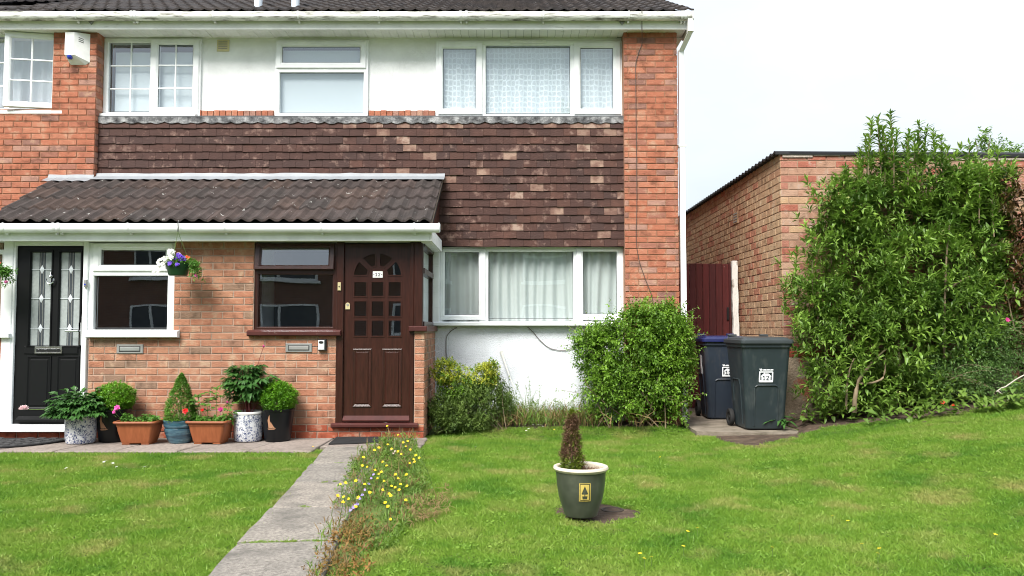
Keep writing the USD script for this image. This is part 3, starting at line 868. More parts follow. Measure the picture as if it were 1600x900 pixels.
# ---- white window
ww = window(porch, YB, (135, 380, 272, 527), [
    dict(mull=(137, 416, 270, 431)), dict(sash=(146, 381, 270, 424), pane=(158, 388, 259, 414), glass=GLASS_DARK), dict(pane=(150, 431, 263, 513), glass=GLASS_DARK)], fw=0.075, glassm=GLASS_DARK)
a, b, c, d = R(134.5, 516, 277.5, 527.5, Y_P - 0.06)
part(ww, 'sill', MB().prism_x([(Y_P + 0.02, c), (Y_P - 0.07, c), (Y_P - 0.078, c + 0.008), (Y_P - 0.078, d - 0.02), (Y_P - 0.07, d - 0.006), (Y_P + 0.02, d + 0.006)], a, b), UPVC)
# ornament and pale jamb one can see inside the white window
c = W(205, 452, 9.55)
# ---- sidelight at the far left
sl = window(porch, YB, (-75, 390, 8, 523), [dict(pane=(-68, 398, 1.5, 512), glass=GLASS_DARK)], fw=0.05)
a, b, c, d = R(-80, 521, 14, 528, Y_P - 0.05)
part(sl, 'sill', MB().cbox(a, b, Y_P - 0.06, Y_P + 0.02, c, d, 0.006), UPVC)

# ---- letter plates in the brickwork
for px0, px1, py0, py1, lab in ((182, 223.5, 538, 552.5, 'worn grey letter plate under the white window'), (446, 487.5, 536.5, 550.5, 'steel letter plate under the brown window')):
    a, b, c, d = R(px0, py0, px1, py1, Y_P - 0.015)
    lp = part(porch, 'letter_plate', MB().cbox(a, b, Y_P - 0.018, Y_P + 0.002, c, d, 0.005), GREYMETAL if px0 < 300 else STEEL, label=lab)
    w_, h_ = b - a, d - c
    part(lp, 'flap', MB().cbox(a + w_ * .12, b - w_ * .12, Y_P - 0.024, Y_P - 0.0185, c + h_ * .26, d - h_ * .26, 0.006), STEEL if px0 < 300 else GREYMETAL)
    part(lp, 'slot', MB().box(a + w_ * .10, b - w_ * .10, Y_P - 0.0195, Y_P - 0.0182, c + h_ * .20, d - h_ * .20), DARK)

# ---- brown front door: frame, leaf with fanlight, panels
YD = Y_P + 0.03
fr = MB()
a, b, c, d = R(526, 379, 537, 660, YD); fr.cbox(a, b, Y_P - 0.004, Y_P + 0.10, c, d, 0.006)
a2, b2, c2, d2 = R(640.5, 379, 662, 660, YD)
xj = WX(647.3, YD, 520)
fr.cbox(a2, xj - .001, Y_P - 0.004, Y_P + 0.10, c2, d2, 0.006)
fr.cbox(xj, b2 - 0.012, Y_P - 0.012, Y_P + 0.10, zp, d2, 0.006)
at, bt, ct, dt = R(526, 376.5, 662, 381, YD); fr.cbox(at, b2 - 0.013, Y_P - 0.013, Y_P + 0.10, dt - 0.012, dt + 0.02, 0.004)
front_frame = part(porch, 'door_frame', fr, BROWN)
dx0, dx1, dz0, dz1 = R(537.5, 381, 640.5, 659, YD)
def P(px, py, Y=YD): q = W(px, py, Y); return (q[0], q[2])
leaf = sbox(dx0, dz0, dx1, dz1)
holes, panes = [], []
for (xa, xb) in ((552.5, 574), (579.5, 600.5), (606, 627.5)):
    for (ya, yb) in ((439.5, 464), (469.5, 495.5), (499.5, 526)):
        a, b, c, d = R(xa, ya, xb, yb, YD); holes.append(sbox(a, c, b, d))
cx, cz = P(590, 431)
rx, rz = P(628, 431)[0] - cx, P(590, 395)[1] - cz
arch = Polygon([(cx + rx * math.cos(t), cz + rz * math.sin(t)) for t in np.linspace(0, math.pi, 40)])
inner = Polygon([(cx + rx * .42 * math.cos(t), cz + rz * .42 * math.sin(t)) for t in np.linspace(0, math.pi, 24)] + [(cx - rx * .42, cz - .01), (cx + rx * .42, cz - .01)])
fan = arch.difference(inner)
for t in (45, 90, 135):
    tr = math.radians(t)
    s = shapely.LineString([(cx, cz), (cx + 2 * rx * math.cos(tr), cz + 2 * rz * math.sin(tr))]).buffer(0.017, cap_style='flat')
    fan = fan.difference(s)
holes += [g for g in fan.geoms]
solid = leaf
for h in holes: solid = solid.difference(h)
door = part(porch, 'front_door', MB().prism_y(solid, YD, YD + 0.042), BROWN, label='brown panelled front door with a fanlight of small panes')
for i, h in enumerate(holes):
    # a bead round each opening and its own pane
    bead = h.buffer(0.004).difference(h.buffer(-0.010))
    part(door, 'glazing_bead', MB().prism_y(bead, YD - 0.006, YD - 0.0005), BROWN)
    part(door, 'pane', MB().prism_y(h.buffer(0.003), YD + 0.018, YD + 0.022), GLASS_DARK)
for (xa, xb) in ((551, 580.5), (597, 628)):
    a, b, c, d = R(xa, 545, xb, 636, YD)
    m = MB().ring(a, b, c, d, [(0, YD - 0.0008), (0.0, YD - 0.008), (0.008, YD - 0.013), (0.016, YD - 0.007), (0.028, YD - 0.002), (0.028, YD - 0.0008)])
    part(door, 'panel_moulding', m, BROWN)
    part(door, 'panel', MB().cbox(a + 0.033, b - 0.033, YD - 0.010, YD - 0.0009, c + 0.033, d - 0.033, 0.009), BROWN)
a, b, c, d = R(535.5, 650, 639.5, 658, YD - 0.03)
part(door, 'weather_bar', MB().prism_x([(YD - 0.0009, c), (YD - 0.045, c), (YD - 0.045, c + 0.014), (YD - 0.0009, d)], a, b), BROWN_WORN)
a, b, c, d = R(517, 661, 652.5, 668.5, Y_P - 0.05)
st = MB().prism_x([(Y_P + 0.12, c), (Y_P - 0.05, c), (Y_P - 0.065, c + 0.012), (Y_P - 0.065, d - 0.016), (Y_P - 0.05, d - 0.004), (Y_P + 0.12, d + 0.006)], a, b)
part(porch, 'door_step', st, BROWN_WORN, label='chipped brown sill of the brown front door')
# number plate, lock, bell
q = P(590.5, 429)
part(door, 'number_plate', MB().cbox(q[0] - 0.055, q[0] + 0.055, YD - 0.008, YD - 0.0009, q[1] - 0.036, q[1] + 0.036, 0.003), WHITE, label='white plate with the number 12')
def text(s, h, x, z, y, bold=False, center=True, wide=1.0):
    t = meshkit.text_mesh(s, h, 0.0012, bold)
    v = np.array(t.vertices); v[:, 0] *= wide
    if center: v[:, 0] -= (v[:, 0].min() + v[:, 0].max()) / 2
    return np.stack([v[:, 0] + x, y - v[:, 2], v[:, 1] + z], 1), t.faces
tx = MB()
tx.add(*text('12', 0.036, q[0], q[1] - 0.018, YD - 0.0083, True))
for sgn in (-1, 1):
    x = q[0] + sgn * 0.043
    tx.prism_y([(x + sgn * 0.007, q[1] + 0.0), (x - sgn * 0.004, q[1] + 0.009), (x - sgn * 0.004, q[1] - 0.009)], YD - 0.0095, YD - 0.0083)
part(door, 'door_number', tx, DARK)
q = P(543.5, 478)
lk = part(door, 'lock', MB().prism_y(Point(0, 0.012).buffer(0.024).union(sbox(-0.024, -0.036, 0.024, 0.012)).buffer(0), YD - 0.012, YD - 0.0009) if False else
          MB().prism_y(shapely.affinity.translate(Point(0, 0.012).buffer(0.024).union(sbox(-0.024, -0.036, 0.024, 0.012)), q[0], q[1]), YD - 0.012, YD - 0.0009), BRASS)
part(door, 'keyhole', MB().prism_y(Point(q[0], q[1] + 0.012).buffer(0.013), YD - 0.016, YD - 0.0125), GREYMETAL)
q = P(531.5, 448)
bell = part(porch, 'doorbell', MB().cbox(q[0] - 0.018, q[0] + 0.018, Y_P - 0.020, Y_P - 0.005, q[1] - 0.045, q[1] + 0.045, 0.005), BRASS)
part(bell, 'button', MB().prism_y(Point(q[0], q[1]).buffer(0.007), Y_P - 0.025, Y_P - 0.0205), DARK)
# brown side window on top of the short pier
ZS0 = zp
cap = MB().cbox(WX(640, Y_P), PXR + 0.035, Y_P - 0.055, Y_REND - 0.003, ZS0 - 0.006, ZS0 + 0.052, 0.008)
part(porch, 'pier_sill', cap, BROWN_WORN)
sidew = MB()
xs_ = PXR - 0.018
z0, z1 = ZS0 + 0.053, dt
yA, yB_ = Y_P + 0.001, Y_REND - 0.05
for (ya, yb, za, zb) in ((yA, yA + 0.06, z0, z1), (yB_ - 0.07, yB_, z0, z1), (yA + 0.06, yB_ - 0.07, z0, z0 + 0.05), (yA + 0.06, yB_ - 0.07, z1 - 0.06, z1), (yA + 0.06, yB_ - 0.07, z0 + (z1 - z0) * .62, z0 + (z1 - z0) * .62 + 0.06)):
    sidew.box(xs_ - 0.06, xs_ + (0.012 if zb - za < 0.1 else 0.0), ya, yb, za, zb)
sp = part(porch, 'side_window', sidew, BROWN)
zm = z0 + (z1 - z0) * .62
part(sp, 'pane', MB().box(xs_ - 0.03, xs_ - 0.026, yA + 0.06, yB_ - 0.07, z0 + 0.05, zm), GLASS)
part(sp, 'pane', MB().box(xs_ - 0.03, xs_ - 0.026, yA + 0.06, yB_ - 0.07, zm + 0.06, z1 - 0.06), GLASS)
part(sp, 'net_curtain', MB().box(xs_ - 0.075, xs_ - 0.07, yA + 0.05, yB_ - 0.05, z0 + 0.02, z1 - 0.02), NET)

# ---- black front door with white frame
fr = MB()
a, b, c, d = R(23, 380, 34.5, 664, YD)
k0 = R(24, 384.5, 129.5, 664, YD)
ax = R(5, 380, 36, 660, YD)
fr.cbox(ax[0], k0[0] - 0.028, Y_P - 0.008, Y_P + 0.08, 0.08, ZTOP + 0.02, 0.006)
fr.cbox(k0[0] - 0.0279, k0[0] - 0.001, Y_P - 0.002, Y_P + 0.08, 0.08, ZTOP + 0.02, 0.006)
fr.cbox(k0[1] + 0.001, o_ww[0] + 0.006, Y_P - 0.008, Y_P + 0.08, 0.08, ZTOP + 0.02, 0.006)
fr.cbox(k0[0] - 0.001, k0[1] + 0.001, Y_P - 0.004, Y_P + 0.08, k0[3] + 0.001, ZTOP + 0.02, 0.006)
part(porch, 'door_frame', fr, UPVC)
bd = k0
slab = sbox(bd[0], bd[2], bd[1], bd[3])
gl = [R(47, 394, 79, 540, YD), R(92.5, 394, 124.5, 540, YD)]
hs = [sbox(g[0], g[2], g[1], g[3]) for g in gl]
lpan = [R(41, 556, 80, 640, YD), R(88, 556, 124, 640, YD)]
for h in hs: slab = slab.difference(h)
kd = part(porch, 'front_door', MB().prism_y(slab, YD, YD + 0.044), BLACK_DOOR, label='black front door with two tall leaded glass strips')
FROST = pm('frosted_glass', (0.30, 0.33, 0.33), scale=30, rough=0.25, spec=0.6)
FROST_D = pm('dark_glass_strip', (0.06, 0.07, 0.08), scale=30, rough=0.15, spec=0.6)
LEADG = pm('bright_lead', (0.62, 0.66, 0.70), rough=0.35)
for g in gl:
    gx, gw = g[0], g[1] - g[0]
    part(kd, 'glass_moulding', MB().ring(g[0] - 0.022, g[1] + 0.022, g[2] - 0.022, g[3] + 0.022, [(0, YD - 0.0006), (0.004, YD - 0.012), (0.016, YD - 0.012), (0.024, YD + 0.006), (0.024, YD + 0.02), (0.022, YD - 0.0006)]), BLACK_DOOR)
    part(kd, 'pane', MB().box(g[0] - 0.004, g[1] + 0.004, YD + 0.022, YD + 0.026, g[2] - 0.004, g[3] + 0.004), FROST)
    part(kd, 'glass_strip', MB().box(gx + gw * .36, gx + gw * .66, YD + 0.0195, YD + 0.0215, g[2], g[3]), FROST_D)
    for t in (.43, .58):
        part(kd, 'lead_line', MB().box(gx + gw * t - .003, gx + gw * t + .003, YD + 0.0175, YD + 0.0192, g[2], g[3]), GREYMETAL)
    for py in (421, 466.5, 513):
        zc = WZ(py, YD)
        part(kd, 'lead_line', MB().box(g[0], g[1], YD + 0.015, YD + 0.0172, zc - .003, zc + .003), LEADG)
        xc = gx + gw * .51
        dd = MB().add([[xc - .026, YD + .0145, zc], [xc, YD + .0145, zc - .05], [xc + .026, YD + .0145, zc], [xc, YD + .0145, zc + .05], [xc, YD + .006, zc]], [[0, 1, 4], [1, 2, 4], [2, 3, 4], [3, 0, 4]])
        part(kd, 'diamond', dd, LEADG)
for g in lpan:
    part(kd, 'panel_moulding', MB().ring(g[0], g[1], g[2], g[3], [(0, YD - 0.0006), (0.004, YD - 0.010), (0.014, YD - 0.010), (0.024, YD - 0.002), (0.026, YD - 0.0006)]), BLACK_DOOR)
    part(kd, 'panel', MB().cbox(g[0] + .04, g[1] - .04, YD - .007, YD - .0006, g[2] + .04, g[3] - .04, .006), BLACK_DOOR)
a, b, c, d = R(38, 540.5, 122, 553, YD)
part(kd, 'middle_rail', MB().cbox(a, b, YD - 0.012, YD - 0.0007, c, d, 0.006), BLACK_DOOR)
a, b, c, d = R(56, 541, 99, 552.5, YD)
m = MB().ring(a, b, c, d, [(0, YD - 0.0122), (0.003, YD - 0.026), (0.014, YD - 0.026), (0.018, YD - 0.018), (0.018, YD - 0.0122)])
lb = part(kd, 'letter_box', m, CHROME)
part(lb, 'flap', MB().cbox(a + .016, b - .016, YD - .019, YD - .0125, c + .016, d - .016, .004), BLACK)
part(kd, 'letter_box_flap', MB().cbox(a + .016, b - .016, YD - .030, YD - .0265, d - .03, d - .004, .003), CHROME)
q = P(80.5, 436)
m = MB()
th = np.linspace(-0.3, math.pi + 0.3, 20)
m.tube([(q[0] + .042 * math.cos(t), YD - .03 - .0 * t, q[1] - .01 - .045 * math.sin(t)) for t in th], .008, 8)
m.lathe([(0.0, -.012), (.012, -.008), (.016, 0), (.010, .012), (0.006, .02), (.011, .03), (.007, .042), (0, .05)], (q[0], YD - .022, q[1] + .03), 12)
m.lathe([(0, -.012), (.01, -.004), (.012, .004), (0, .012)], (q[0], YD - .03, q[1] - .057), 10)
m.prism_y(Point(q[0], q[1] + .03).buffer(.02), YD - .02, YD - .0007)
part(kd, 'knocker', m, CHROME, smooth=40)
q = P(125, 521)
m = MB().cbox(q[0] - .014, q[0] + .014, YD - .012, YD - .0007, q[1] - .13, q[1] + .12, .004)
hd = part(kd, 'handle_plate', m, CHROME)
m = MB().tube([(q[0], YD - .012, q[1] + .025), (q[0], YD - .052, q[1] + .025), (q[0] - .015, YD - .06, q[1] + .025), (q[0] - .13, YD - .062, q[1] + .022)], [.009, .009, .010, .009], 8)
part(hd, 'lever', m, CHROME, smooth=40)
part(hd, 'keyhole', MB().prism_y(Point(q[0], q[1] - .06).buffer(.009), YD - .015, YD - .0125), DARK)
q = P(135.5, 443, Y_P)
bl = part(porch, 'doorbell', MB().cbox(q[0] - .017, q[0] + .017, Y_P - .036, Y_P - .009, q[1] - .04, q[1] + .04, .006), GREYMETAL, label='small grey doorbell on the white door frame')
part(bl, 'button', MB().prism_y(Point(q[0], q[1] - .012).buffer(.009), Y_P - .040, Y_P - .0365), BLUEGLASS)
a, b, c, d = R(-30, 664.5, 140, 674.5, Y_P - 0.06)
part(porch, 'door_step', MB().prism_x([(Y_P + 0.1, c), (Y_P - 0.09, c), (Y_P - 0.095, c + .006), (Y_P - 0.095, d - .02), (Y_P - .085, d - .006), (Y_P + .1, d + .01)], a, b), UPVC, label='white step under the black front door')
a, b, c, d = R(24, 650, 130, 655, YD)
part(kd, 'weather_bar', MB().prism_x([(YD - .0007, c - .02), (YD - .05, c - .02), (YD - .05, c), (YD - .0007, d)], a + .03, b - .03), BLACK_DOOR)

# ---- eaves and roof of the porch
Y_PF = 8.56
RXL, RXR = WX(75, 9.72, 283), WX(691, 9.74, 281)
pz0, pz1 = WZ(376.5, Y_PF), WZ(358, Y_PF) + 0.02
XPF = WX(671.5, Y_PF, 372)
part(porch, 'fascia', MB().cbox(RXL - .3, XPF, Y_PF, Y_PF + .02, pz0, pz1, .004), UPVC)
part(porch, 'soffit', MB().box(RXL - .3, XPF - .001, Y_PF + .021, Y_P + .12, pz0 + .008, pz0 + .016), SOFFIT)
YPG = Y_PF - .062
zpg = WZ(348.5, YPG - .05)
PS = (WZ(283, 9.72) - zpg - 0.0) / (9.72 - (Y_PF - 0.11))
def proof(y): return zpg + 0.012 + PS * (y - (Y_PF - 0.11))
m = MB().prism_x([(Y_PF - .0, pz0), (Y_PF - .0, pz1 - .012), (Y_TILE - .01, pz1 - .012), (Y_TILE - .01, pz0)], XPF + .001, XPF + .022)
part(porch, 'gable_panel', MB().prism_x([(Y_PF + .05, pz1 - .01), (Y_TILE - .012, proof(Y_TILE) - .11), (Y_TILE - .012, pz1 - .01)], XPF - .03, XPF - .01), BROWN)
part(porch, 'barge_board', m, UPVC_OLD)
m = MB().box(XPF - .10, XPF + .0005, Y_PF + .022, Y_TILE - .012, pz0 - .006, pz0 + .004)
part(porch, 'verge_soffit', m, UPVC_OLD)
XPG = WX(685.5, YPG, 353)
pg = part(porch, 'gutter', MB().prism_x(gutter_prof(YPG, zpg), RXL - .5, XPG), UPVC)
part(porch, 'gutter_end', MB().prism_x(gutter_prof(YPG, zpg + .002, .056, .05), XPG, XPG + .012), UPVC)
for px in (9, 203, 353, 503, 648): part(porch, 'gutter_bracket', strap(WX(px, YPG, 353), YPG, zpg, .016), UPVC)
for px in (87, 95): part(porch, 'gutter_union', strap(WX(px, YPG, 353), YPG, zpg, .026, .059), UPVC)
m = MB()
m.add([[RXL, Y_PF - .02, proof(Y_PF - .02) - .05], [RXR, Y_PF - .02, proof(Y_PF - .02) - .05], [RXR, Y_TILE, proof(Y_TILE) - .05], [RXL, Y_TILE, proof(Y_TILE) - .05],
       [RXL, Y_PF - .02, proof(Y_PF - .02) - .1], [RXR, Y_PF - .02, proof(Y_PF - .02) - .1], [RXR, Y_TILE, proof(Y_TILE) - .1], [RXL, Y_TILE, proof(Y_TILE) - .1]],
      [[0, 1, 2, 3], [7, 6, 5, 4], [1, 5, 6, 2], [0, 3, 7, 4], [0, 4, 5, 1]])
proof_p = part(porch, 'roof', m, DARK)
y0 = Y_PF - .11
span = Y_PIER - .02 - y0
nrow = 4
for r in range(nrow):
    x = RXR - .298
    xx = []
    while x > RXL - .2:
        v, f = roof_tile(x, y0 + span / nrow * r, proof, PS, .2965, (span / nrow) * math.sqrt(1 + PS * PS) + .05, jit=rng.uniform(-.003, .004), nseg=14, amp=.030, th=.012, lift=.028)
        part(proof_p, 'roof_tile', MB().add(v, f), rng.choice(RT))
        x -= .2985
# mortar verge at the right, lead flashing along the wall
m = MB().prism_x([(Y_PF - .10, proof(Y_PF - .10) - .045), (Y_PF - .10, proof(Y_PF - .10) - .012), (Y_TILE - .02, proof(Y_TILE - .02) - .012), (Y_TILE - .02, proof(Y_TILE - .02) - .045)], RXR - .02, RXR + .004)
part(proof_p, 'verge_mortar', m, pm('brown_verge', (.16, .12, .095), scale=20, rough=.95))
n = 60
for x0_, x1_, yw in ((RXL, XPL + .01, Y_PIER), (XPL + .011, RXR + .03, Y_TILE - .008)):
    xs = np.linspace(x0_, x1_, n)
    wob = .012 * (meshkit.noise(np.stack([xs * 6, xs * 0, xs * 0], 1)) - .5)
    hump = .012 * np.abs(np.sin(np.pi * (xs - RXR) / .1485))
    ztop = proof(yw) + .058
    top = np.stack([xs, np.full(n, yw - .012), ztop + wob], 1)
    mid = np.stack([xs, np.full(n, yw - .03), proof(yw - .03) + .03 + hump * .5], 1)
    low = np.stack([xs, np.full(n, yw - .16), proof(yw - .16) + .035 + hump], 1)
    v = np.concatenate([top, mid, low])
    q = [[i * n + k, (i + 1) * n + k, (i + 1) * n + k + 1, i * n + k + 1] for i in range(2) for k in range(n - 1)]
    part(proof_p, 'flashing', MB().add(v, q), LEAD, smooth=30)

# ------------------------------------------------------------------ things fixed to the houses
c = W(121, 74, Y_PIER)
ab = thing('alarm_box', (c[0], Y_PIER, c[2]), 'white burglar alarm box with a blue lamp on the brick pier', 'alarm box')
a, b, cc, d = R(104, 51, 137, 98, Y_PIER - .06)
def house_poly(a, b): return [(a, cc + .03), (a + .02, cc), (b - .02, cc), (b, cc + .03), (b, d - .01), (a, d - .01)]
dep = .10
yb_ = Y_PIER - .009
# front face is narrower and lower than the back plate
bk = np.array([[a, yb_, d], [b, yb_, d], [b + .004, yb_, cc + .02], [b - .05, yb_, cc - .01], [a + .03, yb_, cc - .01], [a, yb_, cc + .03]])
ft = np.array([[a + .005, yb_ - dep, d - .012], [a + .12, yb_ - dep - .005, d - .012], [a + .12, yb_ - dep - .005, cc + .085], [a + .11, yb_ - dep, cc + .08], [a + .012, yb_ - dep, cc + .08], [a + .005, yb_ - dep, cc + .085]])
v = np.concatenate([bk, ft])
f = [[k, (k + 1) % 6, 6 + (k + 1) % 6, 6 + k] for k in range(6)]
tri = MB().add(v, f).add(ft, [[0, 5, 4], [0, 4, 3], [0, 3, 2], [0, 2, 1]])
part(ab, 'cover', tri, WHITE)
m = MB().lathe([(0, -.03), (.018, -.026), (.03, -.012), (.034, .0), (.034, .02), (0, .02)], (a + .06, yb_ - .075, cc + .062), 16)
part(ab, 'lamp', m, BLUEGLASS, smooth=50)
for k in range(3):
    z = d - .07 - .022 * k
    t = MB().tube([(a + .16, yb_ - dep * .76, z), (a + .205, yb_ - dep * .40, z - .012)], .004, 5)
    part(ab, 'louvre', t, DARK)

q = W(504.5, 539, Y_P)
ks = thing('key_safe', (q[0], Y_P, q[2]), 'small grey and black key safe on the brick beside the brown door', 'key safe')
part(ks, 'body', MB().cbox(q[0] - .042, q[0] + .045, Y_P - .05, Y_P - .007, q[2] - .062, q[2] + .062, .010), BLACK)
part(ks, 'cover', MB().cbox(q[0] - .040, q[0] + .028, Y_P - .058, Y_P - .0505, q[2] - .054, q[2] + .054, .006), GREYMETAL if False else pm('pale_silver_plastic', (0.55, 0.57, 0.58), rough=.35))
part(ks, 'dial_cover', MB().prism_y(shapely.affinity.translate(Point(-.010, 0).buffer(.013).union(Point(.010, 0).buffer(.013)).convex_hull, q[0] - .006, q[2] + .03), Y_P - .061, Y_P - .0585), BLACK)

# cables on the wall
def cable(name, pts, r, label):
    single(name, MB().tube(np.array(pts), r * .75, 6), CABLE, label, 'cable')
yy = Y_PIER - .016
def smooth_path(p, n=40):
    p = np.array(p, float)
    t = np.linspace(0, 1, len(p))
    from scipy.interpolate import PchipInterpolator
    return PchipInterpolator(t, p)(np.linspace(0, 1, n))
cable('wall_cable', smooth_path([W(1003, 17, YG - .07), W(1003, 40, Y_F - .01), W(1003, 50, Y_F - .006), W(1003.5, 66, yy), W(997, 85, yy), W(993, 105, yy), W(994, 200, yy), W(995, 300, yy), W(994, 370, yy), W(997, 400, yy), W(1008, 435, yy), W(1019, 465, yy), W(1022, 490, yy)], 60), .006,
      'thin black cable running down the orange brick corner pier')
yy = Y_REND - .012
cable('wall_cable', smooth_path([W(714, 512, yy), W(703, 519, yy), W(697, 530, yy), W(697, 548, yy), W(699, 565, yy)], 24), .006, 'short black cable looping from the window sill behind the yellow-tipped shrub')
cable('wall_cable', smooth_path([W(824, 511, yy), W(832, 518, yy), W(846, 534, yy), W(862, 545, yy), W(880, 547.5, yy), W(897, 543, yy)], 24), .006, 'black cable drooping across the white wall to the hedge')
st = smooth_path([W(783, 549, Y_REND - .03), W(787, 561, Y_REND - .05), W(794, 582, Y_REND - .1), W(804, 608, Y_REND - .16)], 10)
single('white_stick', MB().tube(st, np.linspace(.022, .004, 10), 7), pm('bleached_stick', (.62, .62, .58), rough=.7), 'bleached pale stick leaning on the white wall', 'stick')
# ------------------------------------------------------------------ ground, paving, path
SOIL = pm('soil', [(0, (0.035, 0.022, 0.015)), (0.6, (0.075, 0.05, 0.034)), (1, (0.13, 0.095, 0.065))], scale=9, detail=7, rough=0.95, bump=0.8, bscale=45, bdist=.03)
TURF = pm('turf_base', [(0, (0.05, 0.085, 0.016)), (0.6, (0.085, 0.13, 0.025)), (1, (0.15, 0.15, 0.05))], scale=3, detail=6, rough=0.95, bump=0.6, bscale=60)
SLABM = [pm(f'path_slab_{i}', [(0, np.array(c) * 0.55), (0.42, c), (0.62, np.array(c) * 1.18), (1, np.array(c) * 1.5)], scale=55, detail=5, rough=0.93, bump=0.5, bscale=160,
            dirt=((0.095, 0.088, 0.078), 2.6 + i, (1, 1, 1), 0.47, 0.75)) for i, c in enumerate([(0.205, 0.184, 0.160), (0.190, 0.172, 0.152), (0.215, 0.190, 0.164)])]
PAVEM = [pm(f'paving_slab_{i}', [(0, np.array(c) * 0.7), (0.5, c), (1, np.array(c) * 1.25)], scale=30, detail=5, rough=0.92, bump=0.4, bscale=140,
            dirt=((0.11, 0.09, 0.075), 2.2 + i, (1, 1, 1), 0.5, 0.8)) for i, c in enumerate([(0.235, 0.195, 0.170), (0.215, 0.180, 0.158)])]
CONC = pm('mossy_concrete', [(0, (0.10, 0.085, 0.06)), (1, (0.24, 0.20, 0.16))], scale=6, detail=6, rough=0.95, bump=0.5, bscale=60)
ROAD = pm('road_asphalt', (0.05, 0.05, 0.052), scale=20, rough=0.9)

gx = np.unique(np.concatenate([np.linspace(-70, -10, 13), np.linspace(-10, 9, 153), np.linspace(9, 70, 14)]))
gy = np.unique(np.concatenate([np.linspace(-60, 1, 25), np.linspace(1, 12, 111), np.linspace(12, 80, 16)]))
X_, Y_ = np.meshgrid(gx, gy, indexing='ij')
Z_ = height(X_, Y_) - 0.03
v = np.stack([X_.ravel(), Y_.ravel(), Z_.ravel()], 1)
ny = len(gy)
q = [[i * ny + j, (i + 1) * ny + j, (i + 1) * ny + j + 1, i * ny + j + 1] for i in range(len(gx) - 1) for j in range(ny - 1)]
single('ground', MB().add(v, q), TURF, kind='structure', smooth=True)
single('road', MB().box(-60, 60, -9.5, -4.0, -0.1, -0.022), ROAD, kind='structure')

# path of slabs
A0, A1 = G(326, 897)[:2], G(512, 697)[:2]
pd = (A1 - A0) / np.linalg.norm(A1 - A0)
pn = np.array([pd[1], -pd[0]])
PWID = 0.56
rng = random.Random(5)
gp = thing('garden_path', (*A0, 0), kind='structure')
marks = [G(512, 699)[:2], G(505, 724.5)[:2], G(477, 753.5)[:2], G(434, 793.5)[:2], G(375, 849)[:2]]
ts = [float((m - A0) @ pd) for m in marks]
while ts[-1] > -3.4: ts.append(ts[-1] - 0.87)
def slab_mesh(poly, ztop, rng, tilt=0.004):
    """a slab with worn edge; poly = 4 corners, ccw"""
    p = np.array(poly, float)
    c = p.mean(0)
    n = 6
    edge = []
    for k in range(4):
        a, b = p[k], p[(k + 1) % 4]
        for i in range(n): edge.append(a + (b - a) * i / n)
    edge = np.array(edge)
    edge = edge + np.array([[rng.uniform(-.009, .009), rng.uniform(-.009, .009)] for _ in edge])
    g = np.array([rng.uniform(-tilt, tilt), rng.uniform(-tilt, tilt)])
    inner = c + (edge - c) * 0.975
    zt = lambda e: ztop + (e - c) @ g
    m = len(edge)
    v = [np.column_stack([edge, zt(edge) - .06]), np.column_stack([edge, zt(edge) - .008]), np.column_stack([inner, zt(inner)]), [[*c, ztop]]]
    f = []
    for k in range(m):
        j = (k + 1) % m
        f += [[k, j, m + j], [k, m + j, m + k], [m + k, m + j, 2 * m + j], [m + k, 2 * m + j, 2 * m + k], [2 * m + k, 2 * m + j, 3 * m]]
    return np.concatenate([np.asarray(x, float) for x in v]), np.array(f)
for i in range(len(ts) - 1):
    t1, t0 = ts[i] - 0.013, ts[i + 1] + 0.013
    sk = rng.uniform(-.03, .03)
    w0 = PWID + rng.uniform(-.02, .02)
    poly = [A0 + pd * t0 + pn * 0, A0 + pd * (t0 + sk) + pn * w0, A0 + pd * (t1 + sk) + pn * w0, A0 + pd * t1]
    part(gp, 'paving_slab', slab_mesh(poly, 0.006 + rng.uniform(-.004, .004), rng), SLABM[i % 3])
PATH = Polygon([A0 - pd * 6, A0 - pd * 6 + pn * PWID, A1 + pn * PWID + pd * .5, A1 + pd * .5])
# moss and grass grow in the joints: see the lawn

# paving along the porch
pv = thing('paving', (-3, 8.3, 0), kind='structure')
yF = G(300, 706)[1]
js = [WX(-160, 8.2), WX(-20, 8.2), WX(62, 8.2), WX(148, 8.2), WX(236, 8.2), WX(330, 8.2), WX(432, 8.2), WX(505, 8.2), WX(662, 8.2)]
for i in range(len(js) - 1):
    sk = -.16 if i < 7 else 0
    a, b = js[i] + .006, js[i + 1] - .006
    yf = yF if i < 7 else G(560, 699)[1]
    poly = [(a + sk * (1 if 0 < i else 0), yf + .01), (b + (sk if i < 6 else 0), yf + .01), (b, Y_P + .02), (a, Y_P + .02)]
    part(pv, 'paving_slab', slab_mesh(poly, 0.006 + rng.uniform(-.003, .003), rng, .002), PAVEM[i % 2])
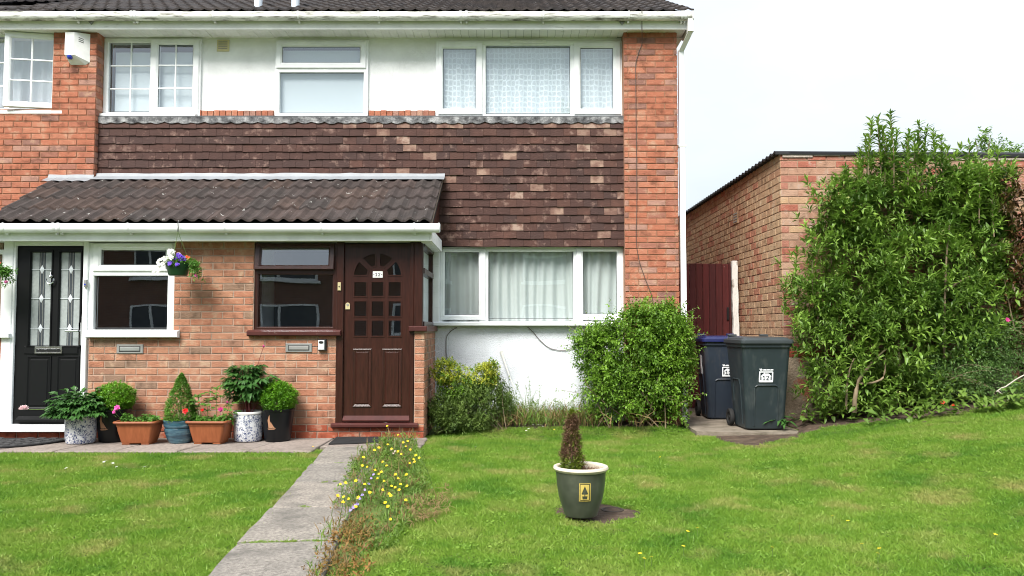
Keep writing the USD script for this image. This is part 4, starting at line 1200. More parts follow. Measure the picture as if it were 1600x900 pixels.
# concrete by the bins and bare soil patches
pad = MB().prism_z([(2.05, 8.95), (2.9, 8.75), (3.25, 8.8), (3.25, 12.5), (2.05, 12.5)], -.05, .052)
single('passage_paving', pad, CONC, kind='structure')
def ground_patch(name, poly, mat, lift=0.0, kind='structure'):
    """a thin sheet that follows the ground"""
    p = Polygon(poly).buffer(0)
    m = trimesh.creation.extrude_polygon(p, .01, engine='earcut')
    g = shapely.box(*p.bounds)
    xs = np.arange(p.bounds[0], p.bounds[2] + .02, .02); ys = np.arange(p.bounds[1], p.bounds[3] + .02, .02)
    XX, YY = np.meshgrid(xs, ys, indexing='ij')
    inside = shapely.contains_xy(p, XX, YY)
    idx = -np.ones(XX.shape, int); idx[inside] = np.arange(inside.sum())
    v = np.stack([XX[inside], YY[inside], height(XX[inside], YY[inside]) + lift], 1)
    v[:, 2] += .02 * (meshkit.fbm(np.stack([v[:, 0] * 6, v[:, 1] * 6, v[:, 0] * 0], 1), 3) - .5)
    f = []
    for i in range(len(xs) - 1):
        for j in range(len(ys) - 1):
            q = [idx[i, j], idx[i + 1, j], idx[i + 1, j + 1], idx[i, j + 1]]
            if min(q) >= 0: f += [[q[0], q[1], q[2]], [q[0], q[2], q[3]]]
    f = np.array(f); keep = np.unique(f); f = np.searchsorted(keep, f); v = v[keep]
    single(name, MB().add(v, f), mat, kind=kind, smooth=True)
pc = G(932, 797)[:2]
def blob(c, rx, ry, seed, n=40):
    t = np.linspace(0, 2 * np.pi, n, endpoint=False)
    r = 1 + .25 * (meshkit.noise(np.stack([np.cos(t) * 1.5 + seed, np.sin(t) * 1.5, t * 0], 1), seed) - .5)
    return [(c[0] + rx * r_ * math.cos(a), c[1] + ry * r_ * math.sin(a)) for a, r_ in zip(t, r)]
SOILP = Polygon(blob(pc, .30, .29, 3))
ground_patch('soil_patch', SOILP.exterior.coords, SOIL, -.022)
bed = [G(640, 690)[:2], G(668, 683)[:2], G(700, 675)[:2], G(800, 669)[:2], G(900, 667)[:2], G(1000, 668)[:2], G(1092, 672)[:2], (2.05, 9.9), (-.85, 9.9), (-.9, 9.0)]
BED = Polygon(bed).buffer(0)
ground_patch('flower_bed_soil', BED.exterior.coords, SOIL, -.02)
SOIL2 = Polygon([G(1090, 672)[:2], G(1130, 694)[:2], G(1180, 700)[:2], G(1236, 694)[:2], G(1262, 684)[:2], G(1300, 676)[:2], G(1400, 668)[:2], G(1500, 657)[:2], G(1600, 634)[:2], (6.6, 8.4), (6.6, 9.6), (3.2, 9.6), (3.2, 9.0), (2.4, 9.1)]).buffer(0)
ground_patch('hedge_soil', SOIL2.exterior.coords, SOIL, -.02)
single('drain_cover', MB().lathe([(.0, .0), (.075, .0), (.075, .014), (.062, .016), (.056, .008), (0, .008)], (*G(957, 792)[:2], -.02), 24), pm('dark_cover', (.045, .034, .027), rough=.8), 'small round dark cover in the soil beside the green pot', 'drain cover')

# ------------------------------------------------------------------ garage
YGA = 9.65
xga = WX(1222, YGA, 400)
zga = WZ(240, YGA)
rng = random.Random(31)
garage = thing('garage', (xga + 2, YGA + 3, 0), 'flat-roofed garage of buff and pink bricks beyond the red gate', 'garage')
GL = 12.0
gs = MB().box(xga, xga + .2, YGA + .001, YGA + GL, -.2, zga - .02)
gside = part(garage, 'brick_wall', gs, MORTAR_G, label='buff brick side wall running back from the corner')
gf = MB().box(xga + .201, xga + 4.6, YGA, YGA + .2, -.2, zga - .06)
gf.box(xga + 4.4, xga + 4.6, YGA + .201, YGA + GL, -.2, zga - .06); gf.box(xga + .201, xga + 4.4, YGA + GL - .2, YGA + GL, -.2, zga - .06)
gfront = part(garage, 'brick_wall', gf, MORTAR_G, label='pinkish brick front wall behind the tall shrub')
cs, bl_ = .0885, .231
ns = int(zga / cs)
zg0 = zga - cs * ns
rects = []
lay_bricks(rng, rects, YGA + .0, YGA + GL, zg0, zga, course=cs, length=bl_, joint=.012, shift=.03)
rects.sort(key=lambda r: r[0])
conv = lambda v: np.stack([xga + v[:, 1], v[:, 0], v[:, 2]], 1)
vis = [r for r in rects if r[2] > .9]
single_side, rest_side = vis[:185], vis[185:] + [r for r in rects if r[2] <= .9]
def gmat(r, pal, pink):
    n = meshkit.noise(np.array([[r[0] * 1.3, r[2] * 2.2, 3.0]]))[0]
    return pal[2 + int(rng.random() * 3.0)] if rng.random() < .25 + .5 * (n > .55) * pink else pal[rng.choice([0, 1, 0, 1, 4 if len(pal) > 4 else 0])]
for r in single_side:
    m = MB(); brick_mb(rng, r, 0, .006, mb=m); v, f = m.arrays()
    part(gside, 'brick', (conv(v), f[:, ::-1]), gmat(r, BR_G, 1))
rs = [MB() for _ in range(5)]
for r in rest_side:
    m = MB(); brick_mb(rng, r, 0, .006, mb=m); v, f = m.arrays()
    rs[rng.choice([0, 0, 1, 1, 2, 3, 4])].add(conv(v), f[:, ::-1])
for i, m in enumerate(rs): part(gside, 'receding_bricks', m, BR_G[i], kind='stuff')
rects = []
lay_bricks(rng, rects, xga, xga + 4.6, zg0, zga, course=cs, length=bl_, joint=.012, shift=.14)
xr_ = WX(1395, YGA, 250)
rects = [r for r in rects if not (r[0] > xr_ and r[3] > zga - .03)]
key = lambda r: 0 if (r[1] < WX(1310, YGA, 300) and r[2] > 1.35) or r[3] > zga - .22 or r[0] > WX(1555, YGA) and r[2] > 2.0 else 1
one = [r for r in rects if key(r) == 0][:300 - 185]
rest = [r for r in rects if r not in one]
for r in one: part(gfront, 'brick', brick_mb(rng, r, YGA, .006), gmat(r, BR_GF + [BR_G[0], BR_G[1]], .6) if rng.random() < .75 else rng.choice(BR_GF))
rs = [MB() for _ in range(4)]
for r in rest: brick_mb(rng, r, YGA, .006, mb=rs[rng.randrange(4)])
for i, m in enumerate(rs): part(gfront, 'more_bricks', m, BR_GF[i], kind='stuff')
# roof: dark corrugated sheets whose edge shows along the side; broken mortar bedding on the front
n = 240
ys = np.linspace(YGA - .03, YGA + GL, n)
zz = zga + .022 + .016 * np.sin((ys - YGA) * 2 * np.pi / .076)
for_ = []
v = np.concatenate([np.stack([np.full(n, x), ys, zz + dz], 1) for x, dz in ((xga - .07, -.028), (xga - .07, .0), (xga + 4.65, -.03), (xga + 4.65, -.058))])
q = [[i * n + k, i * n + k + 1, (i + 1) % 4 * n + k + 1, (i + 1) % 4 * n + k] for i in range(4) for k in range(n - 1)] + [[0, n, 2 * n, 3 * n]]
part(garage, 'roof', MB().add(v, q), pm('black_roof_sheet', (.016, .016, .018), rough=.6))
m = MB()
xk = xga + .02
while xk < xga + 4.5:
    wd_ = rng.uniform(.12, .42)
    drop = 0.0 if xk < xr_ else .045
    m.box(xk, xk + wd_ - .012, YGA - .012 - rng.uniform(0, .01), YGA + .05, zga - .03 - drop - rng.uniform(0, .02), zga - .004 - drop + rng.uniform(-.008, .006))
    xk += wd_
part(garage, 'mortar_bedding', m, pm('broken_bedding', [(0, (.2, .15, .12)), (1, (.46, .40, .35))], scale=9, detail=6, rough=.95, bump=.6, bscale=50))
part(garage, 'felt_edge', MB().box(xga + .1, xr_, YGA - .03, YGA + .1, zga - .002, zga + .008).box(xr_ + .01, xga + 4.6, YGA - .03, YGA + .1, zga - .045, zga - .036), BLACK)
# concrete plinth and the red course above it
zpl = WZ(558, YGA)
part(garage, 'plinth', MB().cbox(xga - .012, xga + 4.6, YGA - .03, YGA + .1, -.1, zpl, .01), pm('worn_plinth', [(0, (.22, .16, .11)), (.55, (.34, .27, .2)), (.7, (.40, .15, .09)), (1, (.44, .19, .11))], scale=3.2, detail=6, rough=.95, bump=.7, bscale=40))
part(garage, 'brick_course', MB().cbox(xga - .02, xga + 1.6, YGA - .035, YGA + .1, zpl + .001, zpl + .075, .006), BR_RED[0])
yv = 11.6
m = MB()
zc = WZ(340, yv)
part(garage, 'air_brick', MB().box(xga - .014, xga + .01, yv - .12, yv + .12, zc - .09, zc + .08), BR_G[0])
for k in range(4):
    part(garage, 'slot', MB().box(xga - .017, xga - .0142, yv - .09, yv + .09, zc - .068 + .038 * k, zc - .052 + .038 * k), GREYMETAL)

# ------------------------------------------------------------------ gate
YGT = 11.4
gt = thing('gate', (2.6, YGT, 0), 'dark red boarded side gate with a peeling white post', 'gate')
GATEM = [pm(f'red_gate_board_{i}', [(0, np.array(c) * .75), (1, np.array(c) * 1.2)], scale=4, stretch=(10, 10, .7), detail=5, rough=.75, bump=.3, bscale=20,
            dirt=((.32, .2, .18), 16.0, (1, 1, 1), .71, .75)) for i, c in enumerate([(.068, .010, .009), (.078, .011, .010), (.058, .009, .009)])]
zgt = WZ(411, YGT)
x = 2.06
xge = WX(1143, YGT, 500)
i = 0
rng = random.Random(8)
while x < xge - .02:
    xe = min(x + .094, xge)
    part(gt, 'board', MB().cbox(x + .0025, xe - .0025, YGT - .01 + rng.uniform(-.002, .002), YGT + .012, .07, zgt - .012 * (x - 2.06) + rng.uniform(-.006, .004), .004), GATEM[i % 3])
    x += .094; i += 1
part(gt, 'ledge', MB().box(2.06, xge, YGT + .013, YGT + .04, .35, .45).box(2.06, xge, YGT + .013, YGT + .04, zgt - .35, zgt - .25), GATEM[2])
m = MB()
px0, px1 = WX(1144, YGT, 500), WX(1152.5, YGT, 500)
zs = np.linspace(0.05, zgt + .03, 24)
wob = np.array([[rng.uniform(-.006, .006), rng.uniform(-.006, .006)] for _ in zs])
tilt = -.03 * (zs - zs.max()) / zs.max() * -1
v = np.concatenate([[[px0 + wa + t_, YGT - .035, z], [px1 + wb + t_, YGT - .035, z], [px1 + wb + t_, YGT + .04, z], [px0 + wa + t_, YGT + .04, z]] for (wa, wb), z, t_ in zip(wob, zs, -tilt * .6)])
q = [[i * 4 + k, i * 4 + (k + 1) % 4, (i + 1) * 4 + (k + 1) % 4, (i + 1) * 4 + k] for i in range(len(zs) - 1) for k in range(4)] + [[4 * len(zs) - 4, 4 * len(zs) - 3, 4 * len(zs) - 2, 4 * len(zs) - 1]]
part(gt, 'post', MB().add(v, q), pm('peeling_white_post', [(0, (.62, .6, .56)), (.7, (.72, .70, .66)), (.85, (.3, .26, .22)), (1, (.16, .13, .11))], scale=9, stretch=(1, 1, .35), detail=6, rough=.9, bump=.4, bscale=40), label='peeling white gate post against the garage wall')
q_ = W(1137, 490, YGT - .012)
part(gt, 'latch', MB().cbox(q_[0] - .015, q_[0] + .015, YGT - .03, YGT - .0125, q_[2] - .09, q_[2] + .09, .004), BLACK)

# ------------------------------------------------------------------ wheeled bins
BINM = pm('dark_green_grey_bin', (.018, .027, .031), scale=6, rough=.42, spec=.45, bump=.08, bscale=300, dirt=((.07, .078, .075), 5.0, (1.5, 1.5, .5), .54, .85))
BINM2 = pm('blue_grey_bin', (.020, .028, .042), scale=6, rough=.42, spec=.45, bump=.08, bscale=300, dirt=((.075, .07, .065), 5.0, (1.5, 1.5, .5), .52, .85))
LIDB = pm('navy_lid', (.012, .016, .075), scale=6, rough=.35, spec=.5)
LIDG = pm('grey_lid', (.035, .042, .046), scale=6, rough=.38, spec=.5)
STICK = pm('white_sticker', (.80, .82, .84), rough=.5)
TYRE = pm('bin_tyre', (.012, .012, .012), rough=.8)
def rrect(w, d, r, n=6):
    p = []
    for cx, cy, a0 in ((w / 2 - r, d / 2 - r, 0), (-w / 2 + r, d / 2 - r, 90), (-w / 2 + r, -d / 2 + r, 180), (w / 2 - r, -d / 2 + r, 270)):
        for k in range(n + 1):
            a = math.radians(a0 + 90 * k / n); p.append((cx + r * math.cos(a), cy + r * math.sin(a)))
    return np.array(p)
def loft(sections, cap=True):
    """sections: (outline n x 2, z)"""
    n = len(sections[0][0])
    v = np.concatenate([np.column_stack([o, np.full(n, z)]) for o, z in sections])
    q = [[i * n + k, i * n + (k + 1) % n, (i + 1) * n + (k + 1) % n, (i + 1) * n + k] for i in range(len(sections) - 1) for k in range(n)]
    mb = MB().add(v, q)
    if cap:
        mb.add(v[:n], [[0, k + 1, k] for k in range(1, n - 1)]); mb.add(v[-n:], [[0, k, k + 1] for k in range(1, n - 1)])
    return mb
def make_bin(loc, rot, body, lid, label, sticker, side_label=False):
    b = thing('wheeled_bin', loc, label, 'wheeled bin')
    c_, s_ = math.cos(rot), math.sin(rot)
    def tr(mb):
        v, f = mb.arrays()
        return np.stack([v[:, 0] * c_ - v[:, 1] * s_ + loc[0], v[:, 0] * s_ + v[:, 1] * c_ + loc[1], v[:, 2] + loc[2]], 1), f
    def sec(t):     # front is at -y; the front leans out towards the top
        w = .44 + .115 * t; d = .47 + .17 * t
        o = rrect(w, d, .055)
        o[:, 1] += .04 * (1 - t) * 0
        return o
    S = [(sec(0) * .94, .012), (sec(0.0), .03), (sec(.3), .32), (sec(.6), .62), (sec(.9), .90), (sec(.93), .925), (sec(1.0) * 1.035, .93), (sec(1.0) * 1.035, .975), (sec(1.0), .976)]
    part(b, 'body', tr(loft(S)), body, smooth=35)
    # recessed arch on the front, as raised ribs
    def front_y(z): t = np.clip((z - .03) / .9, 0, 1); return -(.47 + .17 * t) / 2
    pts = [(-.135, .05), (-.135, .46), (-.125, .49), (-.10, .505), (.10, .505), (.125, .49), (.135, .46), (.135, .05)]
    part(b, 'front_rib', tr(MB().tube([(x, front_y(z) - .001, z) for x, z in pts], .0085, 6)), body, smooth=50)
    for sx in (-1, 1):
        wz = lambda z: (.44 + .115 * np.clip((z - .03) / .9, 0, 1)) / 2
        part(b, 'side_rib', tr(MB().tube([(sx * (wz(z) - .0), y, z) for y, z in ((-.12, .06), (-.13, .5), (-.1, .56), (.1, .56), (.13, .5), (.13, .30))], .008, 6)), body, smooth=50)
    # lid: domed, overhanging at the front, with hinge lugs behind
    o = rrect(.60, .71, .05); o[:, 1] -= .0
    inn = o * .90
    L = [(o, .972), (o * 1.005, .985), (o * 1.0, 1.008), (o * .965, 1.018)]
    top = loft(L, True)
    pv_ = [(inn * .98, 1.0185), (inn * .94, 1.034), (inn * .80, 1.043), (inn * .45, 1.046)]
    m = loft(pv_, True)
    lm = MB(); 
    for x in (top, m):
        v, f = x.arrays(); lm.add(v, f)
    ld = part(b, 'lid', tr(lm), lid, smooth=35)
    for sx in (-1, 1):
        part(ld, 'hinge_lug', tr(MB().tube([(sx * .19 - .05, .33, 1.012), (sx * .19 - .045, .335, 1.055), (sx * .19 + .045, .335, 1.055), (sx * .19 + .05, .33, 1.012)], .017, 8)), lid, smooth=50)
    part(b, 'handle', tr(MB().tube([(-.24, .34, .985), (-.24, .41, .985), (.24, .41, .985), (.24, .34, .985)], .016, 8)), body, smooth=50)
    for sx in (-1, 1):
        w = MB().lathe([(0, -.022), (.062, -.022), (.092, -.024), (.10, -.014), (.10, .014), (.092, .024), (.062, .022), (.055, .012), (.02, .012), (.02, .02), (0, .02)], (0, 0, 0), 24)
        v, f = w.arrays()
        v = np.stack([v[:, 2] * sx + sx * .262, v[:, 0] + .215, v[:, 1] + .101], 1)
        part(b, 'wheel', tr(MB().add(v, f)), TYRE, smooth=40)
    part(b, 'axle', tr(MB().tube([(-.25, .215, .10), (.25, .215, .10)], .012, 8)), BLACK)
    # number sticker
    zc, yc = .60, front_y(.60) - .003
    lean = -.17 / 2 / .9
    def on_front(poly, dy, x0):
        m = MB().prism_y(poly, -.0012, 0); v, f = m.arrays()
        return tr(MB().add(np.stack([v[:, 0] + x0, v[:, 1] + yc - dy + v[:, 2] * lean, v[:, 2] + zc], 1), f))
    x0 = sticker
    outer = sbox(-.072, -.052, .072, .052).buffer(.008).buffer(0)
    hole = sbox(-.066, -.036, .066, .048)
    hs = Polygon([(-.050, -.045), (-.050, .004), (-.062, .004), (-.03, .036), (-.022, .036), (-.022, .044), (-.012, .044), (-.012, .036), (.03, .036), (.062, .004), (.050, .004), (.050, -.045)])
    heart = Polygon([(-.075, .092), (-.062, .088), (-.048, .092), (-.044, .08), (-.058, .064), (-.072, .078)])
    st_ = part(b, 'number_sticker', on_front(unary_union([outer.difference(hole), hs, heart]), .0, x0), STICK, label='white house-number sticker reading 12')
    t = meshkit.text_mesh('12', .047, .001, True); v = np.array(t.vertices); v[:, 0] -= v[:, 0].mean(); 
    part(st_, 'number', tr(MB().add(np.stack([v[:, 0] + x0 + .004, yc - .0025 - v[:, 2] + (v[:, 1] - .034) * lean, v[:, 1] - .036 + zc], 1), t.faces)), body)
    bar = unary_union([sbox(-.040 + .0135 * k, .070, -.0285 + .0135 * k, .070 + (.016 if k % 3 else .012)) for k in range(9)])
    part(st_, 'lettering', on_front(bar, .0, x0), STICK)
    if side_label:
        wz = (.44 + .115 * .72) / 2
        m = MB().box(-wz - .004, -wz - .001, -.10, -.01, .56, .80)
        v, f = m.arrays(); v[:, 0] -= (v[:, 2] - .68) * .0625
        part(b, 'paper_label', tr(MB().add(v, f)), STICK)
    return b
g1 = G(1190, 671.5)
def at_ground(px, py, z): v = (450 - py) / F; t = (z - CAM_H) / (v * CT + ST); return np.array([(px - 800) / F * t, (CT - v * ST) * t, z])
c1 = at_ground(1191, 672, .055)
make_bin((c1[0] + .035, c1[1] + .24, .052), math.radians(2), BINM, LIDG, 'dark green-grey wheeled bin with grey lid in front by the tall shrub', -.01)
c2 = at_ground(1122, 656, .055)
make_bin((c2[0] + .12, c2[1] + .28, .052), math.radians(-3), BINM2, LIDB, 'dark blue-grey wheeled bin with navy lid behind the front bin', .03, True)
# ------------------------------------------------------------------ leaves
def unit(v): return v / (np.linalg.norm(v, axis=-1, keepdims=True) + 1e-12)


def leaves(base, d, L, Wd, rng, droop=.25, fold=.18, wide=.45, up=None):
    """bent, folded leaves: 6 vertices and 6 triangles... base to tip with a midrib"""
    n = len(base)
    L = np.broadcast_to(L, (n,))[:, None]; Wd = np.broadcast_to(Wd, (n,))[:, None]
    d = unit(d)
    u = np.array([0, 0, 1.0]) if up is None else up
    u = np.broadcast_to(u, (n, 3)) + rng.normal(0, .25, (n, 3))
    side = unit(np.cross(d, u)); nrm = unit(np.cross(side, d))
    m = base + d * L * wide + nrm * L * .06
    a = m + side * Wd / 2 + nrm * Wd * fold
    b = m - side * Wd / 2 + nrm * Wd * fold
    m2 = base + d * L * .72 - nrm * L * droop * .35
    t = base + d * L - nrm * L * droop
    a2 = m2 + side * Wd * .33 + nrm * Wd * fold * .7
    b2 = m2 - side * Wd * .33 + nrm * Wd * fold * .7
    v = np.stack([base, a, b, m, a2, b2, m2, t], 1).reshape(-1, 3)
    f = np.array([[0, 1, 3], [0, 3, 2], [3, 1, 4], [3, 4, 6], [2, 3, 6], [2, 6, 5], [6, 4, 7], [5, 6, 7]])
    return v, (np.arange(n)[:, None, None] * 8 + f[None]).reshape(-1, 3)


def small_leaves(base, d, L, Wd, rng, fold=.15, droop=.15):
    n = len(base)
    L = np.broadcast_to(L, (n,))[:, None]; Wd = np.broadcast_to(Wd, (n,))[:, None]
    d = unit(d)
    side = unit(np.cross(d, np.array([0, 0, 1.0]) + rng.normal(0, .5, (n, 3)))); nrm = np.cross(side, d)
    m = base + d * L * .5
    v = np.stack([base, m + side * Wd / 2 + nrm * Wd * fold, base + d * L - nrm * L * droop, m - side * Wd / 2 + nrm * Wd * fold], 1).reshape(-1, 3)
    f = np.array([[0, 1, 2], [0, 2, 3]])
    return v, (np.arange(n)[:, None, None] * 4 + f[None]).reshape(-1, 3)


def sphere_dirs(n, rng): return unit(rng.normal(size=(n, 3)))


def crown_points(ells, n, rng, shell=.6, rough=.35, freq=2.2, zmin=None, gap=.0):
    """points and outward directions near the surface of a union of ellipsoids ((centre), (radii)); gaps by noise"""
    w = np.array([e[1][0] * e[1][2] for e in ells]); k = rng.choice(len(ells), n, p=w / w.sum())
    c = np.array([e[0] for e in ells])[k]; r = np.array([e[1] for e in ells])[k]
    d = sphere_dirs(n, rng)
    q = shell + (1 - shell) * rng.random(n) ** .6
    nz = meshkit.fbm(c * 3 + d * freq, 3)
    rad = q * (1 - rough / 2 + rough * (nz - .2) * 1.6)
    p = c + d * r * rad[:, None]
    o = unit(d / r)
    keep = np.ones(n, bool)
    if gap: keep &= meshkit.fbm(p * 4.2 + 7, 2, 5) > gap * rng.uniform(.7, 1.05, n)
    if zmin is not None: keep &= p[:, 2] > (zmin(p) if callable(zmin) else zmin)
    return p[keep], o[keep]


def whorls(p, axis, k, L, Wd, rng, spread=(45, 80), twig=.05, droop=.25, fold=.18, wide=.45):
    """k leaves round each twig end"""
    n = len(p)
    axis = unit(axis)
    e1 = unit(np.cross(axis, np.array([.3, .2, 1.0]) + rng.normal(0, .2, (n, 3)))); e2 = np.cross(axis, e1)
    P_, D_, LL, WW = [], [], [], []
    ph = rng.random(n) * 6.28
    for i in range(k):
        t = i / max(1, k - 1)
        al = np.radians(spread[0] + (spread[1] - spread[0]) * t + rng.normal(0, 9, n))
        an = ph + i * 2.4 + rng.normal(0, .3, n)
        D_.append(axis * np.cos(al)[:, None] + (e1 * np.cos(an)[:, None] + e2 * np.sin(an)[:, None]) * np.sin(al)[:, None])
        P_.append(p - axis * (twig * t * rng.uniform(.8, 1.2, n))[:, None])
        s = (.7 + .35 * t) * rng.uniform(.6, 1.25, n)
        LL.append(L * s); WW.append(Wd * s)
    return leaves(np.concatenate(P_), np.concatenate(D_), np.concatenate(LL), np.concatenate(WW), rng, droop, fold, wide)


def twig(mb, a, b, r0, r1, rng, bend=.08, n=5, sides=5):
    a, b = np.array(a, float), np.array(b, float)
    t = np.linspace(0, 1, n)[:, None]
    off = rng.normal(0, bend * np.linalg.norm(b - a), 3)
    p = a + (b - a) * t + off * (t * (1 - t)) * 2
    mb.tube(p, np.linspace(r0, r1, n), sides)
    return p


def ells_px(lst, Y, dr):
    """(px, py, rx, ry[, dY, depth]) in pixels -> ellipsoids"""
    out = []
    for e in lst:
        y = Y + (e[4] if len(e) > 4 else 0)
        c = W(e[0], e[1], y); s = y / F
        out.append((c, (e[2] * s, e[5] if len(e) > 5 else dr, e[3] * s)))
    return out


def petals(c, nrm, r, n, rng, cup=.25, inner=.25):
    """one open flower: n petals round a centre, 2 triangles each"""
    nrm = unit(np.array(nrm, float)); e1 = unit(np.cross(nrm, [.31, .17, .9])); e2 = np.cross(nrm, e1)
    v, f = [], []
    for i in range(n):
        a0 = 2 * np.pi * i / n + rng.uniform(-.1, .1); w = np.pi / n * .95
        g = lambda a, q, h: c + (e1 * math.cos(a) + e2 * math.sin(a)) * q + nrm * h
        b = len(v)
        rr = r * rng.uniform(.85, 1.1)
        v += [c, g(a0 - w, rr * .75, rr * cup * .6), g(a0, rr, rr * cup), g(a0 + w, rr * .75, rr * cup * .6)]
        f += [[b, b + 1, b + 2], [b, b + 2, b + 3]]
    return np.array(v), np.array(f)


WOOD = pm('shrub_wood', [(0, (.10, .07, .04)), (1, (.26, .20, .13))], scale=8, stretch=(3, 3, 1), rough=.9)
STEM_G = pm('green_stem', (.10, .16, .04), rough=.6)
STEM_R = pm('red_stem', (.14, .022, .022), rough=.5)
L_BIG = leafmat('glossy_shrub_leaf', [(0, (.05, .11, .016)), (.3, (.17, .29, .04)), (.7, (.36, .50, .085)), (1, (.55, .64, .18))], rough=.45, spec=.45, trans=.3, isl=.55, scale=3.5)
L_HEDGE = leafmat('fresh_hedge_leaf', [(0, (0.077, 0.168, 0.018)), (.45, (0.220, 0.389, 0.036)), (1, (0.462, 0.609, 0.080))], rough=.42, trans=.32, isl=.6, scale=4)
L_YELLOW = leafmat('yellow_tip_leaf', [(0, (0.308, 0.374, 0.040)), (.5, (0.616, 0.572, 0.060)), (1, (0.750, 0.682, 0.130))], rough=.45, trans=.3)
L_ROSE = leafmat('grey_green_leaf', [(0, (0.068, 0.120, 0.026)), (.5, (0.189, 0.276, 0.055)), (1, (0.378, 0.456, 0.121))], rough=.55, trans=.25, isl=.6, scale=5)
L_WEED = leafmat('weed_leaf', [(0, (.09, .17, .025)), (.5, (.22, .33, .045)), (1, (.42, .48, .10))], rough=.55, trans=.35)
L_STRAW = leafmat('dry_grass', [(0, (.16, .10, .04)), (.5, (.33, .24, .11)), (1, (.50, .42, .22))], rough=.8, trans=.25)
L_BOX = leafmat('box_leaf', [(0, (0.078, 0.216, 0.012)), (.5, (0.205, 0.432, 0.021)), (1, (0.410, 0.666, 0.045))], rough=.4, trans=.28)
L_CONE = leafmat('cone_leaf', [(0, (0.064, 0.172, 0.017)), (.5, (0.154, 0.328, 0.036)), (1, (0.342, 0.517, 0.083))], rough=.42, trans=.28)
L_PEONY = leafmat('peony_leaf', [(0, (.035, .10, .022)), (.5, (.085, .21, .04)), (1, (.19, .34, .08))], rough=.36, spec=.45, trans=.25)
L_BED = leafmat('bedding_leaf', [(0, (0.069, 0.176, 0.023)), (.5, (0.156, 0.351, 0.050)), (1, (0.312, 0.546, 0.099))], rough=.45, trans=.28)
L_BROWNC = leafmat('browned_conifer', [(0, (.11, .055, .03)), (.5, (.30, .18, .11)), (1, (.55, .42, .32))], rough=.8, trans=.2)
L_LIMEC = leafmat('lime_conifer', [(0, (.10, .16, .012)), (.5, (.26, .32, .03)), (1, (.42, .42, .08))], rough=.6, trans=.25)
L_RED = leafmat('red_bronze_leaf', [(0, (.05, .045, .015)), (.4, (.17, .055, .025)), (.75, (.34, .085, .045)), (1, (.16, .17, .04))], rough=.35, trans=.25)
L_SMALL = leafmat('small_grey_leaf', [(0, (.06, .13, .03)), (.5, (.16, .28, .06)), (1, (.34, .44, .16))], rough=.5, trans=.25)
L_TREE = leafmat('far_tree_leaf', [(0, (0.101, 0.203, 0.031)), (1, (0.338, 0.473, 0.094))], rough=.5, trans=.35)
L_SEDUM = leafmat('rusty_sedum', [(0, (.12, .09, .02)), (.4, (.34, .15, .035)), (.8, (.38, .08, .04)), (1, (.40, .34, .07))], rough=.6, trans=.25)
F_YEL = pm('yellow_petal', (.80, .58, .02), rough=.5, trans=.2)
F_WHITE = pm('white_petal', (.80, .80, .74), rough=.55, trans=.2)
F_PINKPALE = pm('pale_pink_petal', (.78, .58, .60), rough=.55, trans=.2)
F_PINK = pm('bright_pink_petal', (.72, .10, .38), rough=.5, trans=.2)
F_MAG = pm('magenta_petal', (.42, .025, .16), rough=.5, trans=.2)
F_RED = pm('red_petal', (.62, .012, .010), rough=.5, trans=.15)
F_VIO = pm('violet_petal', (.12, .045, .44), rough=.5, trans=.2)
F_LILAC = pm('lilac_petal', (.36, .28, .62), rough=.5, trans=.2)
F_ORANGE = pm('orange_red_petal', (.62, .10, .02), rough=.5, trans=.15)
COMPOST = pm('compost', (.045, .028, .018), scale=30, rough=.95, bump=.8, bscale=80)

# ------------------------------------------------------------------ tall shrub before the garage
rng = np.random.default_rng(41)
YS = 9.12
es = ells_px([(1400, 330, 135, 75, .1, .42), (1335, 420, 100, 100, 0, .45), (1455, 420, 120, 110, 0, .5), (1310, 520, 82, 85, -.05, .42), (1400, 520, 110, 105, -.12, .5),
              (1500, 520, 85, 105, 0, .45), (1535, 380, 50, 90, .1, .35), (1490, 300, 85, 55, .1, .35), (1550, 320, 42, 66, .15, .3), (1410, 285, 95, 48, .1, .36), (1525, 288, 66, 48, .12, .34), (1565, 420, 34, 100, .05, .32), (1530, 480, 60, 80, .05, .35), (1330, 330, 60, 60, .1, .35), (1300, 605, 55, 55, -.1, .35), (1380, 610, 80, 45, -.15, .4), (1470, 615, 80, 40, -.1, .38), (1290, 470, 60, 60, 0, .35)], YS, .45)
gz = lambda p: height(p[:, 0], p[:, 1]) + .02
base = np.array([WX(1370, YS, 640), YS + .05, float(height(WX(1370, YS, 640), YS))])
shrub = thing('tall_shrub', base, 'tall glossy evergreen shrub in front of the garage wall', 'shrub')
p, o = crown_points(es, 5600, rng, shell=.48, rough=1.05, freq=3.2, zmin=gz, gap=.50)
# lanceolate leaves in rosettes at the twig ends, looking out and up
ax = unit(o * np.array([.8, .8, .4]) + np.array([0, -.1, .95]) + rng.normal(0, .25, o.shape))
v, f = whorls(p, ax, 9, .112, .031, rng, (16, 74), .085, .10, .14)
mb = MB().add(v, f)
pi, oi = crown_points(es, 1800, rng, shell=.25, rough=.3, zmin=gz)
v, f = whorls(pi, unit(oi + [0, 0, .5]), 6, .085, .026, rng, (35, 90), .09)
mb.add(v, f)
